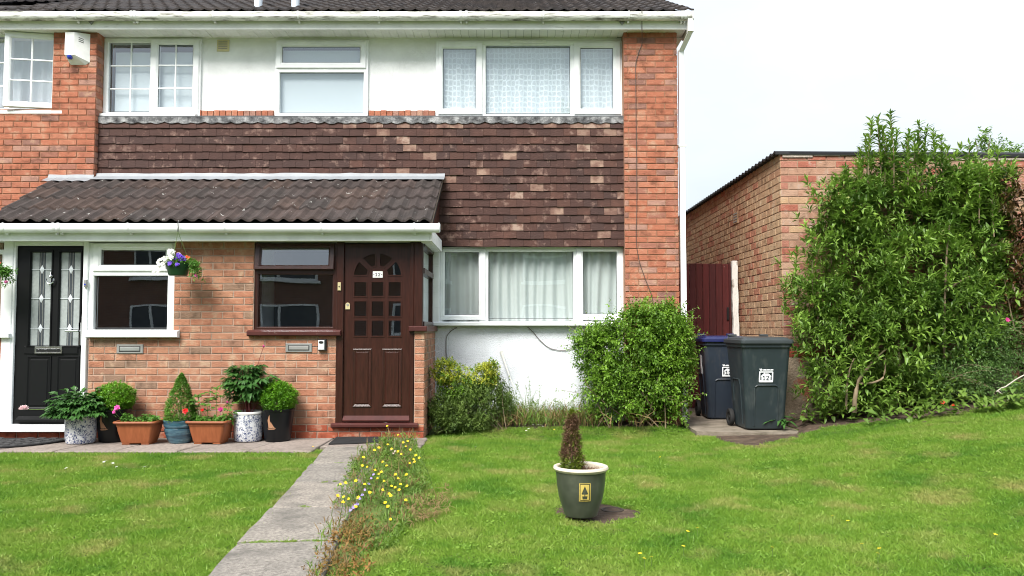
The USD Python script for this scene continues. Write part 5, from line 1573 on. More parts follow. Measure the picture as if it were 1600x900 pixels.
# upright shoots above the crown
wood = MB()
for (px, py, top) in ((1362, 245, 190), (1372, 250, 186), (1391, 255, 178), (1378, 250, 200), (1436, 245, 192), (1448, 250, 200), (1418, 250, 214), (1470, 250, 215), (1402, 255, 205),
                      (1300, 330, 285), (1322, 290, 262), (1285, 370, 320), (1270, 420, 385), (1245, 430, 392), (1228, 470, 440), (1560, 290, 238), (1515, 270, 226), (1420, 240, 205), (1352, 240, 215), (1458, 245, 205), (1430, 240, 212), (1385, 245, 215), (1300, 400, 340), (1575, 350, 300), (1505, 300, 262), (1530, 310, 270), (1550, 330, 290), (1345, 262, 232), (1322, 300, 262), (1480, 262, 232)):
    y = YS + rng.uniform(-.2, .25)
    b, t = W(px + rng.uniform(-8, 8), py + 40, y), W(px, top, y)
    line = twig(wood, b, t, .008, .003, rng, .03, 6)
    k = max(4, int(np.linalg.norm(t - b) / .05))
    for s in np.linspace(.30, 1.0, k):
        c = b + (t - b) * s
        vv, ff = whorls(c[None], unit((t - b))[None] + rng.normal(0, .1, (1, 3)), 6, .112, .032, rng, (25, 72), .03, .12)
        mb.add(vv, ff)
part(shrub, 'foliage', mb, L_BIG, kind='stuff')
# small cream flower heads on a few tips
mbf = MB()
for i in rng.choice(len(p), 70, replace=False):
    for _ in range(7):
        c = p[i] + ax[i] * .05 + rng.normal(0, .014, 3)
        mbf.add(*small_leaves(np.repeat(c[None], 3, 0), sphere_dirs(3, rng), .012, .010, rng))
part(shrub, 'blossom', mbf, pm('cream_blossom', (.55, .58, .22), rough=.6), kind='stuff')
part(shrub, 'twigs', wood, WOOD, kind='stuff')
stems = [((1335, 645), (1340, 600), (1360, 570), (1385, 545)), ((1345, 600), (1380, 590), (1383, 560)), ((1322, 640), (1325, 590), (1335, 560)), ((1475, 560), (1478, 420), (1484, 350)), ((1400, 640), (1405, 560), (1400, 480)),
         ((1450, 635), (1460, 570), (1452, 480)), ((1300, 645), (1290, 560), (1285, 480)), ((1478, 455), (1500, 440), (1520, 430))]
for i, s in enumerate(stems):
    y = YS - (.36 if i < 3 else .30 if i in (3, 7) else 0.0)
    pts = smooth_path([W(a, b, y + .03 * k) for k, (a, b) in enumerate(s)], 9)
    part(shrub, 'stem', MB().tube(pts, np.linspace(.028 if i in (0,) else .014, .008, 9), 7), WOOD, smooth=60)

# ------------------------------------------------------------------ red bronze shrub at the edge, small-leaved shrub below it
rng = np.random.default_rng(42)
YR = 9.0
er = ells_px([(1600, 330, 45, 75), (1595, 440, 45, 70), (1640, 400, 60, 120), (1620, 520, 60, 70)], YR, .3)
b = W(1610, 600, YR)
rs_ = thing('bronze_shrub', (b[0], YR, float(height(b[0], YR))), 'red-bronze leaved shrub at the end of the garage wall', 'shrub')
p, o = crown_points(er, 800, rng, shell=.4, rough=.4, gap=.35)
part(rs_, 'foliage', MB().add(*whorls(p, unit(o + [0, -.2, .6]), 7, .085, .032, rng, (30, 85), .06)), L_RED, kind='stuff')
m = MB()
for k in range(7):
    t_ = p[rng.integers(len(p))]
    twig(m, (b[0] + rng.uniform(-.1, .15), YR, float(height(b[0], YR))), t_, .012, .004, rng, .05, 7)
part(rs_, 'stems', m, WOOD, kind='stuff')
ey = ells_px([(1520, 560, 60, 55, 0, .3), (1560, 540, 55, 50, .1, .3), (1480, 590, 50, 40, 0, .28), (1590, 590, 50, 40, .0, .3), (1545, 600, 60, 32, -.15, .25), (1530, 480, 40, 50, .2, .25)], 8.85, .3)
b = W(1530, 630, 8.85)
ss_ = thing('small_leaved_shrub', (b[0], 8.85, float(height(b[0], 8.85))), 'low small-leaved grey-green shrub with arching pale sprays between tall and bronze shrubs', 'shrub')
p, o = crown_points(ey, 9000, rng, shell=.35, rough=.45, zmin=gz, gap=.45)
d = unit(o * .6 + rng.normal(0, .6, o.shape) + [0, 0, .2])
m = MB().add(*small_leaves(p, d, rng.uniform(.02, .038, len(p)), rng.uniform(.010, .017, len(p)), rng))
p2, o2 = crown_points(ey, 3500, rng, shell=.2, rough=.3, zmin=gz)
m.add(*small_leaves(p2, unit(o2 + rng.normal(0, .6, o2.shape)), .035, .016, rng))
sprays = MB()
for k in range(26):
    a = np.array(ey[rng.integers(4)][0]) + rng.normal(0, .12, 3)
    dd = unit(np.array([rng.uniform(-.3, 1.0), -.7, rng.uniform(-.2, .6)]))
    t = np.linspace(0, 1, 14)[:, None]
    line = a + dd * t * .5 + np.array([0, 0, -.16]) * t ** 2
    sprays.tube(line, np.linspace(.004, .0015, 14), 4)
    q_ = np.repeat(line[3:], 3, 0) + rng.normal(0, .008, (33, 3))
    m.add(*small_leaves(q_, unit(np.repeat(dd[None], 33, 0) + rng.normal(0, .7, (33, 3))), .026, .012, rng))
part(ss_, 'foliage', m, L_SMALL, kind='stuff')
part(ss_, 'sprays', sprays, WOOD, kind='stuff')
for k, (px, py) in enumerate(((1574, 500), (1472, 628), (1490, 634))):
    c = W(px, py, 8.5)
    part(ss_, 'flower', MB().add(*petals(c, (0, -1, .4), .028, 6, rng)), F_RED if k else F_MAG)
for (x0, y0, x1, y1) in ((1570, 605, 1606, 583), (1557, 612, 1572, 604), (1558, 610, 1574, 626)):
    a, c = W(x0, y0, 8.3), W(x1, y1, 8.3)
    part(ss_, 'bare_stick', MB().tube([a, (a + c) / 2 + [0, 0, .01], c], .007, 5), pm('pale_stick_%d' % x0, (.42, .38, .32), rough=.8))

# leafy ground plants beneath the tall shrub (one drift of leaves)
rng = np.random.default_rng(43)
pts = []
while len(pts) < 75:
    px, py = rng.uniform(1255, 1600), rng.uniform(628, 668)
    pts.append(G(px, min(py, 668 - (px - 1255) * .11 + 6)))
pts = np.array(pts)
mb = MB()
for c in pts:
    k = rng.integers(4, 8); hgt = rng.uniform(.05, .28)
    bb = c + np.column_stack([rng.normal(0, .05, k), rng.normal(0, .05, k), rng.uniform(.02, hgt, k)])
    mb.add(*leaves(bb, rng.normal(0, 1, (k, 3)) * [1, 1, .4] + [0, -.4, .1], rng.uniform(.07, .13, k), rng.uniform(.04, .07, k), rng, .3, .12))
single('ground_cover', mb, L_WEED, 'broad-leaved ground cover along the foot of the tall shrub', 'ground cover', kind='stuff')
# a dark leafy plant by the front bin and one grey-green spear in the corner
c0 = G(1222, 672)
bl2 = thing('broad_leaved_plant', c0, 'small dark broad-leaved plant beside the front wheeled bin', 'plant')
for k in range(9):
    a = rng.uniform(-2.6, .4)
    part(bl2, 'leaf', MB().add(*leaves((c0 + [rng.normal(0, .03), rng.normal(0, .02), .04 + .06 * rng.random()])[None], np.array([[math.cos(a), math.sin(a) * .8, rng.uniform(.2, .9)]]), rng.uniform(.14, .22), .06, rng, .5, .15)), L_PEONY)

# ------------------------------------------------------------------ bushes along the house
rng = np.random.default_rng(44)
YH = 9.38
eh = ells_px([(985, 545, 78, 72, 0, .36), (1035, 540, 52, 60, .05, .32), (935, 560, 44, 52, .0, .3), (985, 610, 86, 50, -.05, .38), (1045, 605, 42, 52, 0, .3), (1015, 492, 48, 26, .1, .25), (1045, 500, 36, 34, .1, .25), (930, 530, 40, 26, .08, .25), (1066, 550, 26, 60, .05, .25)], YH, .35)
b = W(990, 655, YH)
hd_ = thing('leafy_bush', (b[0], YH, .07), 'rounded bright green bush covering the right end of the ground-floor window', 'bush')
p, o = crown_points(eh, 4300, rng, shell=.55, rough=.9, freq=3.2, zmin=gz, gap=.40)
ax = unit(o + [0, -.1, .55] + rng.normal(0, .45, o.shape))
m = MB().add(*whorls(p, ax, 7, .052, .027, rng, (35, 85), .09, .15, .12))
p2, o2 = crown_points(eh, 2200, rng, shell=.3, rough=.3, zmin=gz)
m.add(*whorls(p2, unit(o2 + rng.normal(0, .4, o2.shape)), 6, .042, .02, rng, (35, 90), .08))
wd_ = MB()
for k in range(170):      # loose shoots
    i = rng.integers(len(p))
    a = p[i]; t = a + unit(o[i] + [0, -.1, .7] + rng.normal(0, .3, 3)) * rng.uniform(.07, .22)
    twig(wd_, a - o[i] * .1, t, .003, .001, rng, .05, 4, 4)
    q_ = a + (t - a) * np.linspace(.1, 1, 6)[:, None]
    m.add(*whorls(q_, np.repeat(unit(t - a)[None], 6, 0), 2, .034, .017, rng, (45, 70), .01))
part(hd_, 'foliage', m, L_HEDGE, kind='stuff')
for k in range(14):
    twig(wd_, (b[0] + rng.uniform(-.45, .4), YH - .12 + rng.uniform(-.1, .1), .05), (b[0] + rng.uniform(-.6, .6), YH - .2, rng.uniform(.3, .7)), .009, .004, rng, .1, 6)
part(hd_, 'stems', wd_, WOOD, kind='stuff')
dry = MB()
for k in range(16):
    a = np.array([b[0] + rng.uniform(-.55, .45), YH - .36 + rng.uniform(-.08, .05), .07])
    dry.add(*leaves(a[None], np.array([[rng.normal(0, .5), -.25, 1.0]]), rng.uniform(.15, .32), .018, rng, .6, .1))
part(hd_, 'dry_leaf_blades', dry, L_STRAW, kind='stuff')

# yellow-tipped bush and the grey-green one growing into it
rng = np.random.default_rng(45)
YE = 9.22
b = W(725, 670, YE)
e1 = ells_px([(697, 580, 27, 26, .0, .2), (745, 590, 38, 28, .05, .25), (766, 578, 17, 22, .05, .15), (720, 610, 40, 30, .05, .25)], YE, .22)
yb2 = thing('yellow_tipped_bush', (b[0], YE, .03), 'bush with yellow leaf tips beside the short brick pier', 'bush')
p, o = crown_points(e1, 1300, rng, shell=.45, rough=.4, gap=.36)
top = (p[:, 2] > W(700, 598, YE)[2] + rng.normal(0, .05, len(p))) & (rng.random(len(p)) < .72)
ax = unit(o + [0, -.15, .7] + rng.normal(0, .35, o.shape))
part(yb2, 'yellow_foliage', MB().add(*whorls(p[top], ax[top], 8, .036, .018, rng, (25, 85), .05)), L_YELLOW, kind='stuff')
part(yb2, 'green_foliage', MB().add(*whorls(p[~top], ax[~top], 8, .036, .018, rng, (25, 85), .05)), L_HEDGE, kind='stuff')
m = MB()
for k in range(9): twig(m, (b[0] + rng.uniform(-.15, .2), YE, .03), p[rng.integers(len(p))], .008, .003, rng, .08, 6)
part(yb2, 'stems', m, WOOD, kind='stuff')
e2 = ells_px([(692, 640, 34, 30, -.1, .22), (740, 628, 42, 40, -.05, .3), (785, 632, 24, 26, .1, .2), (720, 655, 50, 18, -.15, .2), (770, 610, 26, 30, .1, .2)], YE, .25)
gb = thing('grey_green_bush', (b[0] + .1, YE - .05, .03), 'low feathery grey-green bush below the yellow-tipped bush', 'bush')
p, o = crown_points(e2, 2700, rng, shell=.4, rough=.8, freq=3, zmin=gz, gap=.42)
ax = unit(o * .6 + [0, -.1, .8] + rng.normal(0, .35, o.shape))
part(gb, 'foliage', MB().add(*whorls(p, ax, 9, .046, .013, rng, (20, 70), .09, .1, .1)), L_ROSE, kind='stuff')
m = MB()
for k in range(20): twig(m, (b[0] + .1 + rng.uniform(-.3, .4), YE - .1, .03), p[rng.integers(len(p))], .006, .002, rng, .08, 6)
part(gb, 'stems', m, WOOD, kind='stuff')

# weeds and dry grass between the bushes
rng = np.random.default_rng(46)
mb, md = MB(), MB()
for k in range(620):
    px = rng.uniform(755, 945); c = G(px, rng.uniform(655, 668)); c[1] = np.clip(c[1] + rng.uniform(-.05, .3), 8.9, 9.85)
    c[2] = float(height(c[0], c[1]))
    hgt = rng.uniform(.08, .30) * (1.2 if abs(px - 800) < 40 or px > 900 else 1)
    n = 4
    bb = np.repeat(c[None], n, 0) + rng.normal(0, .02, (n, 3)) * [1, 1, 0]
    (md if rng.random() < .55 else mb).add(*leaves(bb, rng.normal(0, .45, (n, 3)) * [1, 1, .2] + [0, 0, 1], rng.uniform(.5, 1.1, n) * hgt, rng.uniform(.006, .011, n), rng, rng.uniform(.1, .7), .05))
for k in range(420):
    px = rng.uniform(770, 950); c = G(px, rng.uniform(650, 666)); c[1] = min(c[1] + rng.uniform(-.05, .25), 9.85); z = rng.uniform(.03, .26 if px < 900 else .42); c[2] = float(height(c[0], c[1])) + z
    mb.add(*whorls(c[None], np.array([[rng.normal(0, .3), -.2, 1]]), 5, .035, .016, rng, (30, 90), .05))
for k in range(26):
    px = rng.choice([rng.uniform(790, 850), rng.uniform(895, 960)]); c = G(px, 658); c[1] = 9.6; c[2] = .07
    t = c + [rng.normal(0, .06), rng.normal(0, .04), rng.uniform(.28, .55)]
    twig(mb, c, t, .003, .0015, rng, .08, 5, 4)
    q_ = c + (t - c) * np.linspace(.35, 1, 8)[:, None]
    mb.add(*small_leaves(np.repeat(q_, 2, 0), rng.normal(0, 1, (16, 3)) + [0, 0, .4], .03, .012, rng))
single('weeds', mb, L_WEED, 'green weeds along the foot of the white wall', 'weeds', kind='stuff')
single('dry_grass', md, L_STRAW, 'straw-coloured dead grass along the foot of the white wall', 'dry grass', kind='stuff')

# ------------------------------------------------------------------ trees beyond the garage
rng = np.random.default_rng(47)
for j, (px, top, Yt, lab) in enumerate(((1545, 196, 15.0, 'light green tree rising behind the garage, the taller and left one'), (1590, 212, 15.6, 'sparse light green tree rising behind the garage at the far end'))):
    c = W(px, top + 45, Yt)
    tr_ = thing('garden_tree', (c[0], Yt, .4), lab, 'tree')
    m = MB().tube([(c[0], Yt, .3), (c[0] + .05, Yt, 2.0), (c[0], Yt, c[2] + .1)], [.09, .07, .03], 8)
    e = ells_px([(px, top + 55, 38, 40, 0, .45), (px - 8, top + 22, 18, 22, 0, .25), (px + 18, top + 38, 20, 20, 0, .25), (px, top + 110, 60, 50, 0, .6)], Yt, .5)
    p, o = crown_points(e, 520, rng, shell=.25, rough=.6, gap=.48)
    for k in range(14): twig(m, (c[0], Yt, c[2] - rng.uniform(.1, .9)), p[rng.integers(len(p))], .014, .004, rng, .06, 6)
    part(tr_, 'trunk', m, WOOD)
    part(tr_, 'crown', MB().add(*whorls(p, unit(o + [0, 0, .4]), 7, .085, .045, rng, (30, 100), .12)), L_TREE, kind='stuff')
# ------------------------------------------------------------------ pots by the porch
BLUEWHITE = usdkit.material(stage, '/World/Looks/blue_and_white_glaze', {
    'co': ('texture_coordinate', {}), 'v': ('voronoi_texture', {'feature': 'f1', 'scale': 34.0, 'randomness': .8}),
    'd': ('voronoi_texture', {'feature': 'distance_to_edge', 'scale': 60.0, 'randomness': 1.0}),
    'r': ('rgb_ramp', {'ramp': [(0.0, (.5, .5, .52)), (.13, (.5, .5, .52)), (.14, (.05, .07, .17)), (.30, (.08, .10, .22)), (.33, (.52, .53, .55)), (1, (.52, .53, .55))]}),
    'r2': ('rgb_ramp', {'ramp': [(0.0, (.09, .12, .24)), (.075, (.10, .13, .26)), (.10, (1, 1, 1)), (1, (1, 1, 1))]}),
    'n': ('noise_texture', {'scale': 17.0, 'detail': 1.0}), 'nr': ('map_range', {'from_min': .48, 'from_max': .52, 'to_min': 0.0, 'to_max': 1.0, 'clamp': True}),
    'white': ('mix', {'color1': (1, 1, 1)}), 'm': ('mix', {'mix_type': 'multiply', 'fac': 1.0}),
    'p': ('principled_bsdf', {'roughness': .28, 'specular_ior_level': .5})},
    [('co.object', 'v.vector'), ('v.distance', 'r.fac'), ('co.object', 'd.vector'), ('d.distance', 'r2.fac'), ('co.object', 'n.vector'), ('n.fac', 'nr.value'),
     ('nr.result', 'white.fac'), ('r2.color', 'white.color2'), ('r.color', 'm.color1'), ('white.color', 'm.color2'), ('m.color', 'p.base_color')], surface='p.BSDF')
POTRIM = pm('cream_pot_rim', (.62, .62, .61), rough=.3)
BLACKPOT = pm('black_glazed_pot', (.0045, .005, .006), scale=8, rough=.28, spec=.3)
SAIL = pm('bronze_sail', (.36, .19, .11), rough=.6)
TERRA = pm('terracotta_plastic', [(0, (.20, .058, .019)), (1, (.27, .082, .030))], scale=4, stretch=(10, 10, 1), rough=.55, spec=.35)
TEAL = pm('teal_glaze', [(0, (.010, .035, .055)), (.5, (.03, .085, .125)), (.8, (.06, .14, .18)), (1, (.16, .26, .30))], scale=5, stretch=(1, 1, 5), rough=.18, spec=.6, coat=.5)
GREENPOT = pm('green_grey_glaze', [(0, (.034, .040, .028)), (.6, (.055, .062, .045)), (1, (.085, .092, .066))], scale=6, rough=.35, spec=.5)
rng = random.Random(61)


def pot_thing(name, loc, label, cat, prof_out, prof_in, mat, rimmat=None, soil=None, rimprof=None, n=40, sq=0.0):
    t = thing(name, loc, label, cat)
    x, y, z = loc
    part(t, 'body', MB().lathe(prof_out + prof_in, loc, n, sq), mat, smooth=45)
    if rimprof: part(t, 'rim', MB().lathe(rimprof, loc, n, sq), rimmat, smooth=45)
    if soil: part(t, 'soil', MB().lathe([(0, soil[1] + .012), (soil[0] * .6, soil[1] + .015), (soil[0], soil[1])], loc, 24), COMPOST, smooth=True)
    return t


def floor_spot(px, py, z=0.008): q = at_ground(px, py, z); return np.array([q[0], q[1], z])
def set_back(c, r): c = np.array(c); c[1] += r; return c

# blue and white pots: the front of the base is what shows at the pixel row
s1 = set_back(floor_spot(115, 695), .13)
def bw_pot(loc, label):
    return pot_thing('flowered_pot', loc, label, 'plant pot', [(0, 0), (.125, 0), (.138, .012), (.146, .06), (.150, .20), (.152, .285)], [(.152, .285)], BLUEWHITE, POTRIM, (.135, .255),
                     [(.1515, .286), (.158, .292), (.158, .306), (.152, .314), (.142, .312), (.138, .300), (.138, .25)])
pA = bw_pot(s1, 'blue-flowered white pot beside the black front door')
s2 = set_back(floor_spot(381, 691.5), .13)
copy_of(pA, 'flowered_pot', s2, .9, 'blue-flowered white pot between terracotta trough and black pot')
# black pots with a sailing boat
def black_pot(loc, label):
    t = pot_thing('black_pot', loc, label, 'plant pot', [(0, 0), (.125, 0), (.132, .008), (.150, .15), (.170, .318), (.176, .322), (.176, .338)], [(.168, .34), (.160, .30)], BLACKPOT, soil=(.158, .30))
    x, y, z = loc
    def boat(poly, px=-.055, pz=.13):
        m = MB().prism_y(poly, -.002, 0); v, f = trimesh.remesh.subdivide_to_size(*m.arrays(), .009)
        X_, Z__ = v[:, 0] + px, v[:, 2] + pz
        r = np.interp(Z__, [0, .15, .318], [.130, .150, .170]) + .0012
        Y__ = -np.sqrt(np.maximum(r * r - X_ * X_, 0)) + v[:, 1]
        return np.stack([X_ + x, Y__ + y, Z__ + z], 1), f
    def dense(poly):
        return shapely.segmentize(Polygon(poly), .01)
    d_ = part(t, 'sail', boat(dense([(0.0, 0.02), (-.008, .10), (.012, .155), (.018, .085), (.05, .035), (.045, .02)])), SAIL)
    part(t, 'sail', boat(dense([(.052, .02), (.022, .09), (.058, .03), (.068, .02)])), SAIL)
    part(t, 'hull', boat(dense([(-.012, .012), (.0, .0), (.062, .004), (.082, .016)])), SAIL)
    return t
s3 = set_back(floor_spot(166, 692), .13)
bA = black_pot(s3, 'black pot with a bronze sailing boat under the round clipped bush by the black door')
s4 = set_back(floor_spot(428, 691), .13)
copy_of(bA, 'black_pot', s4, 0.0, 'black pot with a bronze sailing boat, rightmost of the pots by the porch')
# terracotta troughs
def trough(loc, label):
    t = thing('terracotta_trough', loc, label, 'trough')
    S = [(rrect(.285, .20, .02), .016), (rrect(.30, .21, .022), .03), (rrect(.355, .25, .03), .13), (rrect(.375, .262, .03), .185), (rrect(.385, .27, .03), .188), (rrect(.39, .275, .03), .212),
         (rrect(.43, .315, .04), .216), (rrect(.44, .325, .042), .226), (rrect(.43, .315, .04), .238), (rrect(.385, .27, .03), .238), (rrect(.375, .262, .03), .215)]
    m = loft(S, False)
    v, f = m.arrays(); v = v + loc
    part(t, 'body', (v, f), TERRA, smooth=35)
    o = rrect(.285, .20, .02); m = loft([(o, .016), (o, .02)]); v, f = m.arrays(); part(t, 'base', (v + loc, f), TERRA)
    for sx in (-1, 1):
        part(t, 'foot', MB().cbox(loc[0] + sx * .098 - .04, loc[0] + sx * .098 + .04, loc[1] - .098, loc[1] + .09, loc[2], loc[2] + .0155, .004), TERRA)
    o = rrect(.37, .258, .03); m = loft([(o, .20), (o * .5, .214)]); v, f = m.arrays(); part(t, 'soil', (v + loc, f), COMPOST)
    return t
s5 = set_back(floor_spot(211, 695), .10)
tA = trough(s5, 'terracotta trough with a pink flower between black and teal pots')
s6 = set_back(floor_spot(324, 694), .10)
copy_of(tA, 'terracotta_trough', s6, -.05, 'terracotta trough with red flowers to the right of the teal pot')
s7 = set_back(floor_spot(274, 694), .12)
tp = pot_thing('teal_pot', s7, 'teal glazed round pot holding the clipped cone', 'plant pot', [(0, 0), (.10, 0), (.108, .006), (.125, .04), (.150, .10), (.158, .135), (.160, .150), (.150, .154), (.150, .162), (.160, .168), (.166, .19), (.165, .215), (.170, .222), (.172, .235)],
               [(.164, .240), (.156, .225), (.154, .20)], TEAL, soil=(.154, .205))

# plants in them
nr = np.random.default_rng(71)
def ball(loc, r, n, label, mat, name='box_ball', squash=.85, L=.022):
    t = thing(name, loc, label, 'clipped bush')
    c = np.array(loc) + [0, 0, r * squash * .80]
    p, o = crown_points([(c, (r, r, r * squash))], n, nr, shell=.78, rough=.30, freq=4, zmin=loc[2] - .02)
    m = MB().add(*whorls(p, unit(o + nr.normal(0, .45, o.shape) + [0, 0, .3]), 6, L, L * .58, nr, (20, 80), .018, .1, .1))
    p, o = crown_points([(c, (r * .8, r * .8, r * squash * .8))], n // 3, nr, shell=.5, rough=.1, zmin=loc[2])
    m.add(*whorls(p, unit(o + nr.normal(0, .4, o.shape)), 5, L * 1.3, L * .8, nr, (30, 90), .02))
    part(t, 'foliage', m, mat, kind='stuff')
    mm = MB()
    for k in range(7): twig(mm, (loc[0] + nr.normal(0, .01), loc[1], loc[2]), c + nr.normal(0, r * .4, 3), .006, .002, nr, .05, 5)
    part(t, 'stems', mm, WOOD, kind='stuff')
ball(s3 + [.02, 0, .31], .205, 1300, 'round clipped bush in the black pot beside the black door', L_BOX)
ball(s4 + [.005, 0, .30], .205, 1300, 'round clipped bush in the rightmost black pot', L_BOX, squash=.92)
# cone
t = thing('clipped_cone', s7 + [0, 0, .21], 'cone-shaped clipped bush in the teal pot', 'clipped bush')
n = 2300
hgt = .50
u = nr.random(n) ** 1.25
a = nr.random(n) * 6.283
prof = lambda u: np.interp(u, [0, .08, .25, .6, .85, 1], [.15, .175, .165, .105, .055, .012])
rr_ = prof(u) * (.82 + .22 * nr.random(n)) * (1 + .22 * (meshkit.noise(np.stack([np.cos(a) * 2, np.sin(a) * 2, u * 7], 1)) - .5))
c = s7 + [0, 0, .205]
p = np.stack([c[0] + rr_ * np.cos(a), c[1] + rr_ * np.sin(a), c[2] + .01 + u * hgt], 1)
o = np.stack([np.cos(a), np.sin(a), np.full(n, .5)], 1)
part(t, 'foliage', MB().add(*whorls(p, unit(o + nr.normal(0, .4, o.shape)), 6, .017, .0105, nr, (20, 80), .02, .1, .1)), L_CONE, kind='stuff')
part(t, 'stem', MB().tube([c, c + [0, 0, .3]], [.01, .004], 6), WOOD)


def peony_leaf(mb, a, d, size, rng):
    """a divided leaf: stalk with three times three leaflets"""
    d = unit(np.array(d, float)); side = unit(np.cross(d, [0, 0, 1.0])); 
    B_, D_, L_ = [], [], []
    for s, off in ((0, .55), (1, .25), (-1, .25)):
        dd = unit(d + side * s * .9 - np.array([0, 0, .10]))
        b_ = a + d * size * off
        for s2 in (0, 1, -1):
            B_.append(b_ + dd * size * .12); D_.append(unit(dd + np.cross(dd, [0, 0, 1.0]) * s2 * .55 + rng.normal(0, .08, 3))); L_.append(size * rng.uniform(.5, .68))
    mb.add(*leaves(np.array(B_), np.array(D_), np.array(L_), np.array(L_) * .46, rng, .35, .14))
    mb.tube([a - d * size * .3, a, a + d * size * .55], [.003, .0025, .002], 4)


# spreading peony with one pale bloom
t = thing('peony', s1 + [0, 0, .26], 'leafy peony with one pale pink bloom leaning towards the black door', 'plant')
m, ms = MB(), MB()
c = s1 + [0, 0, .27]
for k in range(170):
    a = nr.random() * 6.283; el = nr.uniform(.05, 1.25)
    d = np.array([math.cos(a) * math.cos(el), math.sin(a) * math.cos(el), math.sin(el) * .9])
    q_ = c + d * nr.uniform(.10, .235) * [1.0, .8, 1] + [-.02, -.03, 0]
    peony_leaf(m, q_, unit(d * [1, 1, .35] + [0, -.1, .12]), nr.uniform(.10, .155), nr)
    if k % 3 == 0: twig(ms, c, q_, .005, .003, nr, .05, 4, 5)
part(t, 'foliage', m, L_PEONY, kind='stuff')
fl = W(37, 640, s1[1] - .1)
twig(ms, c + [-.1, -.05, .08], fl + [.02, 0, .0], .004, .003, nr, .04, 6, 5)
part(t, 'stems', ms, STEM_G, kind='stuff')
m = MB()
for i in range(26):
    a = i * 2.4; q = .012 + .02 * (i / 26); el = .9 - 1.3 * i / 26
    d = np.array([math.cos(a) * math.cos(el), math.sin(a) * math.cos(el) - .0, math.sin(el)])
    m.add(*leaves((fl + d * .008)[None], d[None] + [[-.3, 0, .2]], .045, .04, nr, -.25, .25, .55))
part(t, 'bloom', m, F_PINKPALE)
# upright peony with red stems and one dark bud
t = thing('peony', s2 + [0, 0, .26], 'tall peony with bare red stems and one dark bud above the brown sill', 'plant')
m, ms = MB(), MB()
c = s2 + [0, 0, .26]
for k in range(11):
    px, py = nr.uniform(370, 422), nr.uniform(566, 612)
    tip = W(px, py, s2[1] + nr.uniform(-.1, .1))
    line = twig(ms, c + [nr.normal(0, .03), nr.normal(0, .03), 0], tip, .006, .003, nr, .04, 6, 5)
    for j in range(9):
        a = nr.random() * 6.283
        d = np.array([math.cos(a), math.sin(a) * .8, nr.uniform(-.05, .5)])
        peony_leaf(m, line[-1] - [0, 0, .016 * j] + d * .03, d, nr.uniform(.13, .18), nr)
bud = W(412, 541, s2[1])
twig(ms, c + [.02, 0, .25], bud, .004, .003, nr, .03, 6, 5)
part(t, 'foliage', m, L_PEONY, kind='stuff')
part(t, 'stems', ms, STEM_R, kind='stuff')
part(t, 'bud', MB().lathe([(0, -.014), (.010, -.008), (.013, 0), (.009, .01), (0, .016)], bud, 10), F_MAG, smooth=True)

# bedding in the troughs
def bedding(loc, spots, label, blooms, tall=()):
    t = thing('bedding_plants', loc, label, 'plants')
    m, ms = MB(), MB()
    for (dx, hgt, rad, n) in spots:
        for k in range(n):
            a = nr.random() * 6.283; q = rad * math.sqrt(nr.random())
            b_ = np.array(loc) + [dx + q * math.cos(a), q * math.sin(a) * .8 - .01, hgt * (1 - .5 * (q / rad) ** 2) * nr.uniform(.3, 1)]
            m.add(*whorls(b_[None], np.array([[math.cos(a) * .5, math.sin(a) * .5 - .1, .8]]), 6, .048, .026, nr, (35, 88), .03, .3, .12))
    for (px, py, hh) in tall:
        tip = W(px, py, loc[1]); twig(ms, np.array(loc) + [tip[0] - loc[0], 0, 0], tip, .004, .002, nr, .05, 5, 5)
        for j in range(5):
            a = j * 2.2; d = np.array([math.cos(a), math.sin(a), .45])
            peony_leaf(m, tip - [0, 0, .035 * j], d, .095, nr)
    part(t, 'foliage', m, L_BED, kind='stuff')
    if tall: part(t, 'stems', ms, STEM_G, kind='stuff')
    for (px, py, r, mat, dy) in blooms:
        c_ = W(px, py, loc[1] + dy)
        fm = MB()
        for j in range(3): fm.add(*petals(c_ + [0, -.006 * j, 0], (nr.normal(0, .2), -1, .35), r * (1 - .25 * j), 6, nr, .2 + .25 * j))
        part(t, 'bloom', fm, mat)
        ms2 = MB(); twig(ms2, np.array([c_[0] + .02, loc[1], loc[2]]), c_ + [0, .004, 0], .003, .002, nr, .05, 4, 4); part(t, 'bloom_stalk', ms2, STEM_G)
bedding(s5 + [0, 0, .215], [(-.13, .10, .09, 34), (.08, .09, .11, 38), (.16, .08, .06, 16)], 'low bedding plants with one pink flower in the left terracotta trough', [(183, 637, .034, F_PINK, -.16), (178, 644, .022, F_PINK, -.16)])
bedding(s6 + [0, 0, .215], [(-.12, .07, .10, 36), (.06, .06, .12, 40), (.17, .10, .06, 16)], 'bedding plants with red and magenta flowers in the right terracotta trough',
        [(290, 642, .034, F_RED, -.15), (316, 641, .020, F_RED, -.1), (345, 640, .030, F_MAG, -.12), (355, 628, .012, F_MAG, -.05), (311, 629, .010, F_ORANGE, -.05)], tall=((310, 618, 0), (338, 606, 0), (326, 624, 0), (300, 622, 0), (360, 632, 0)))

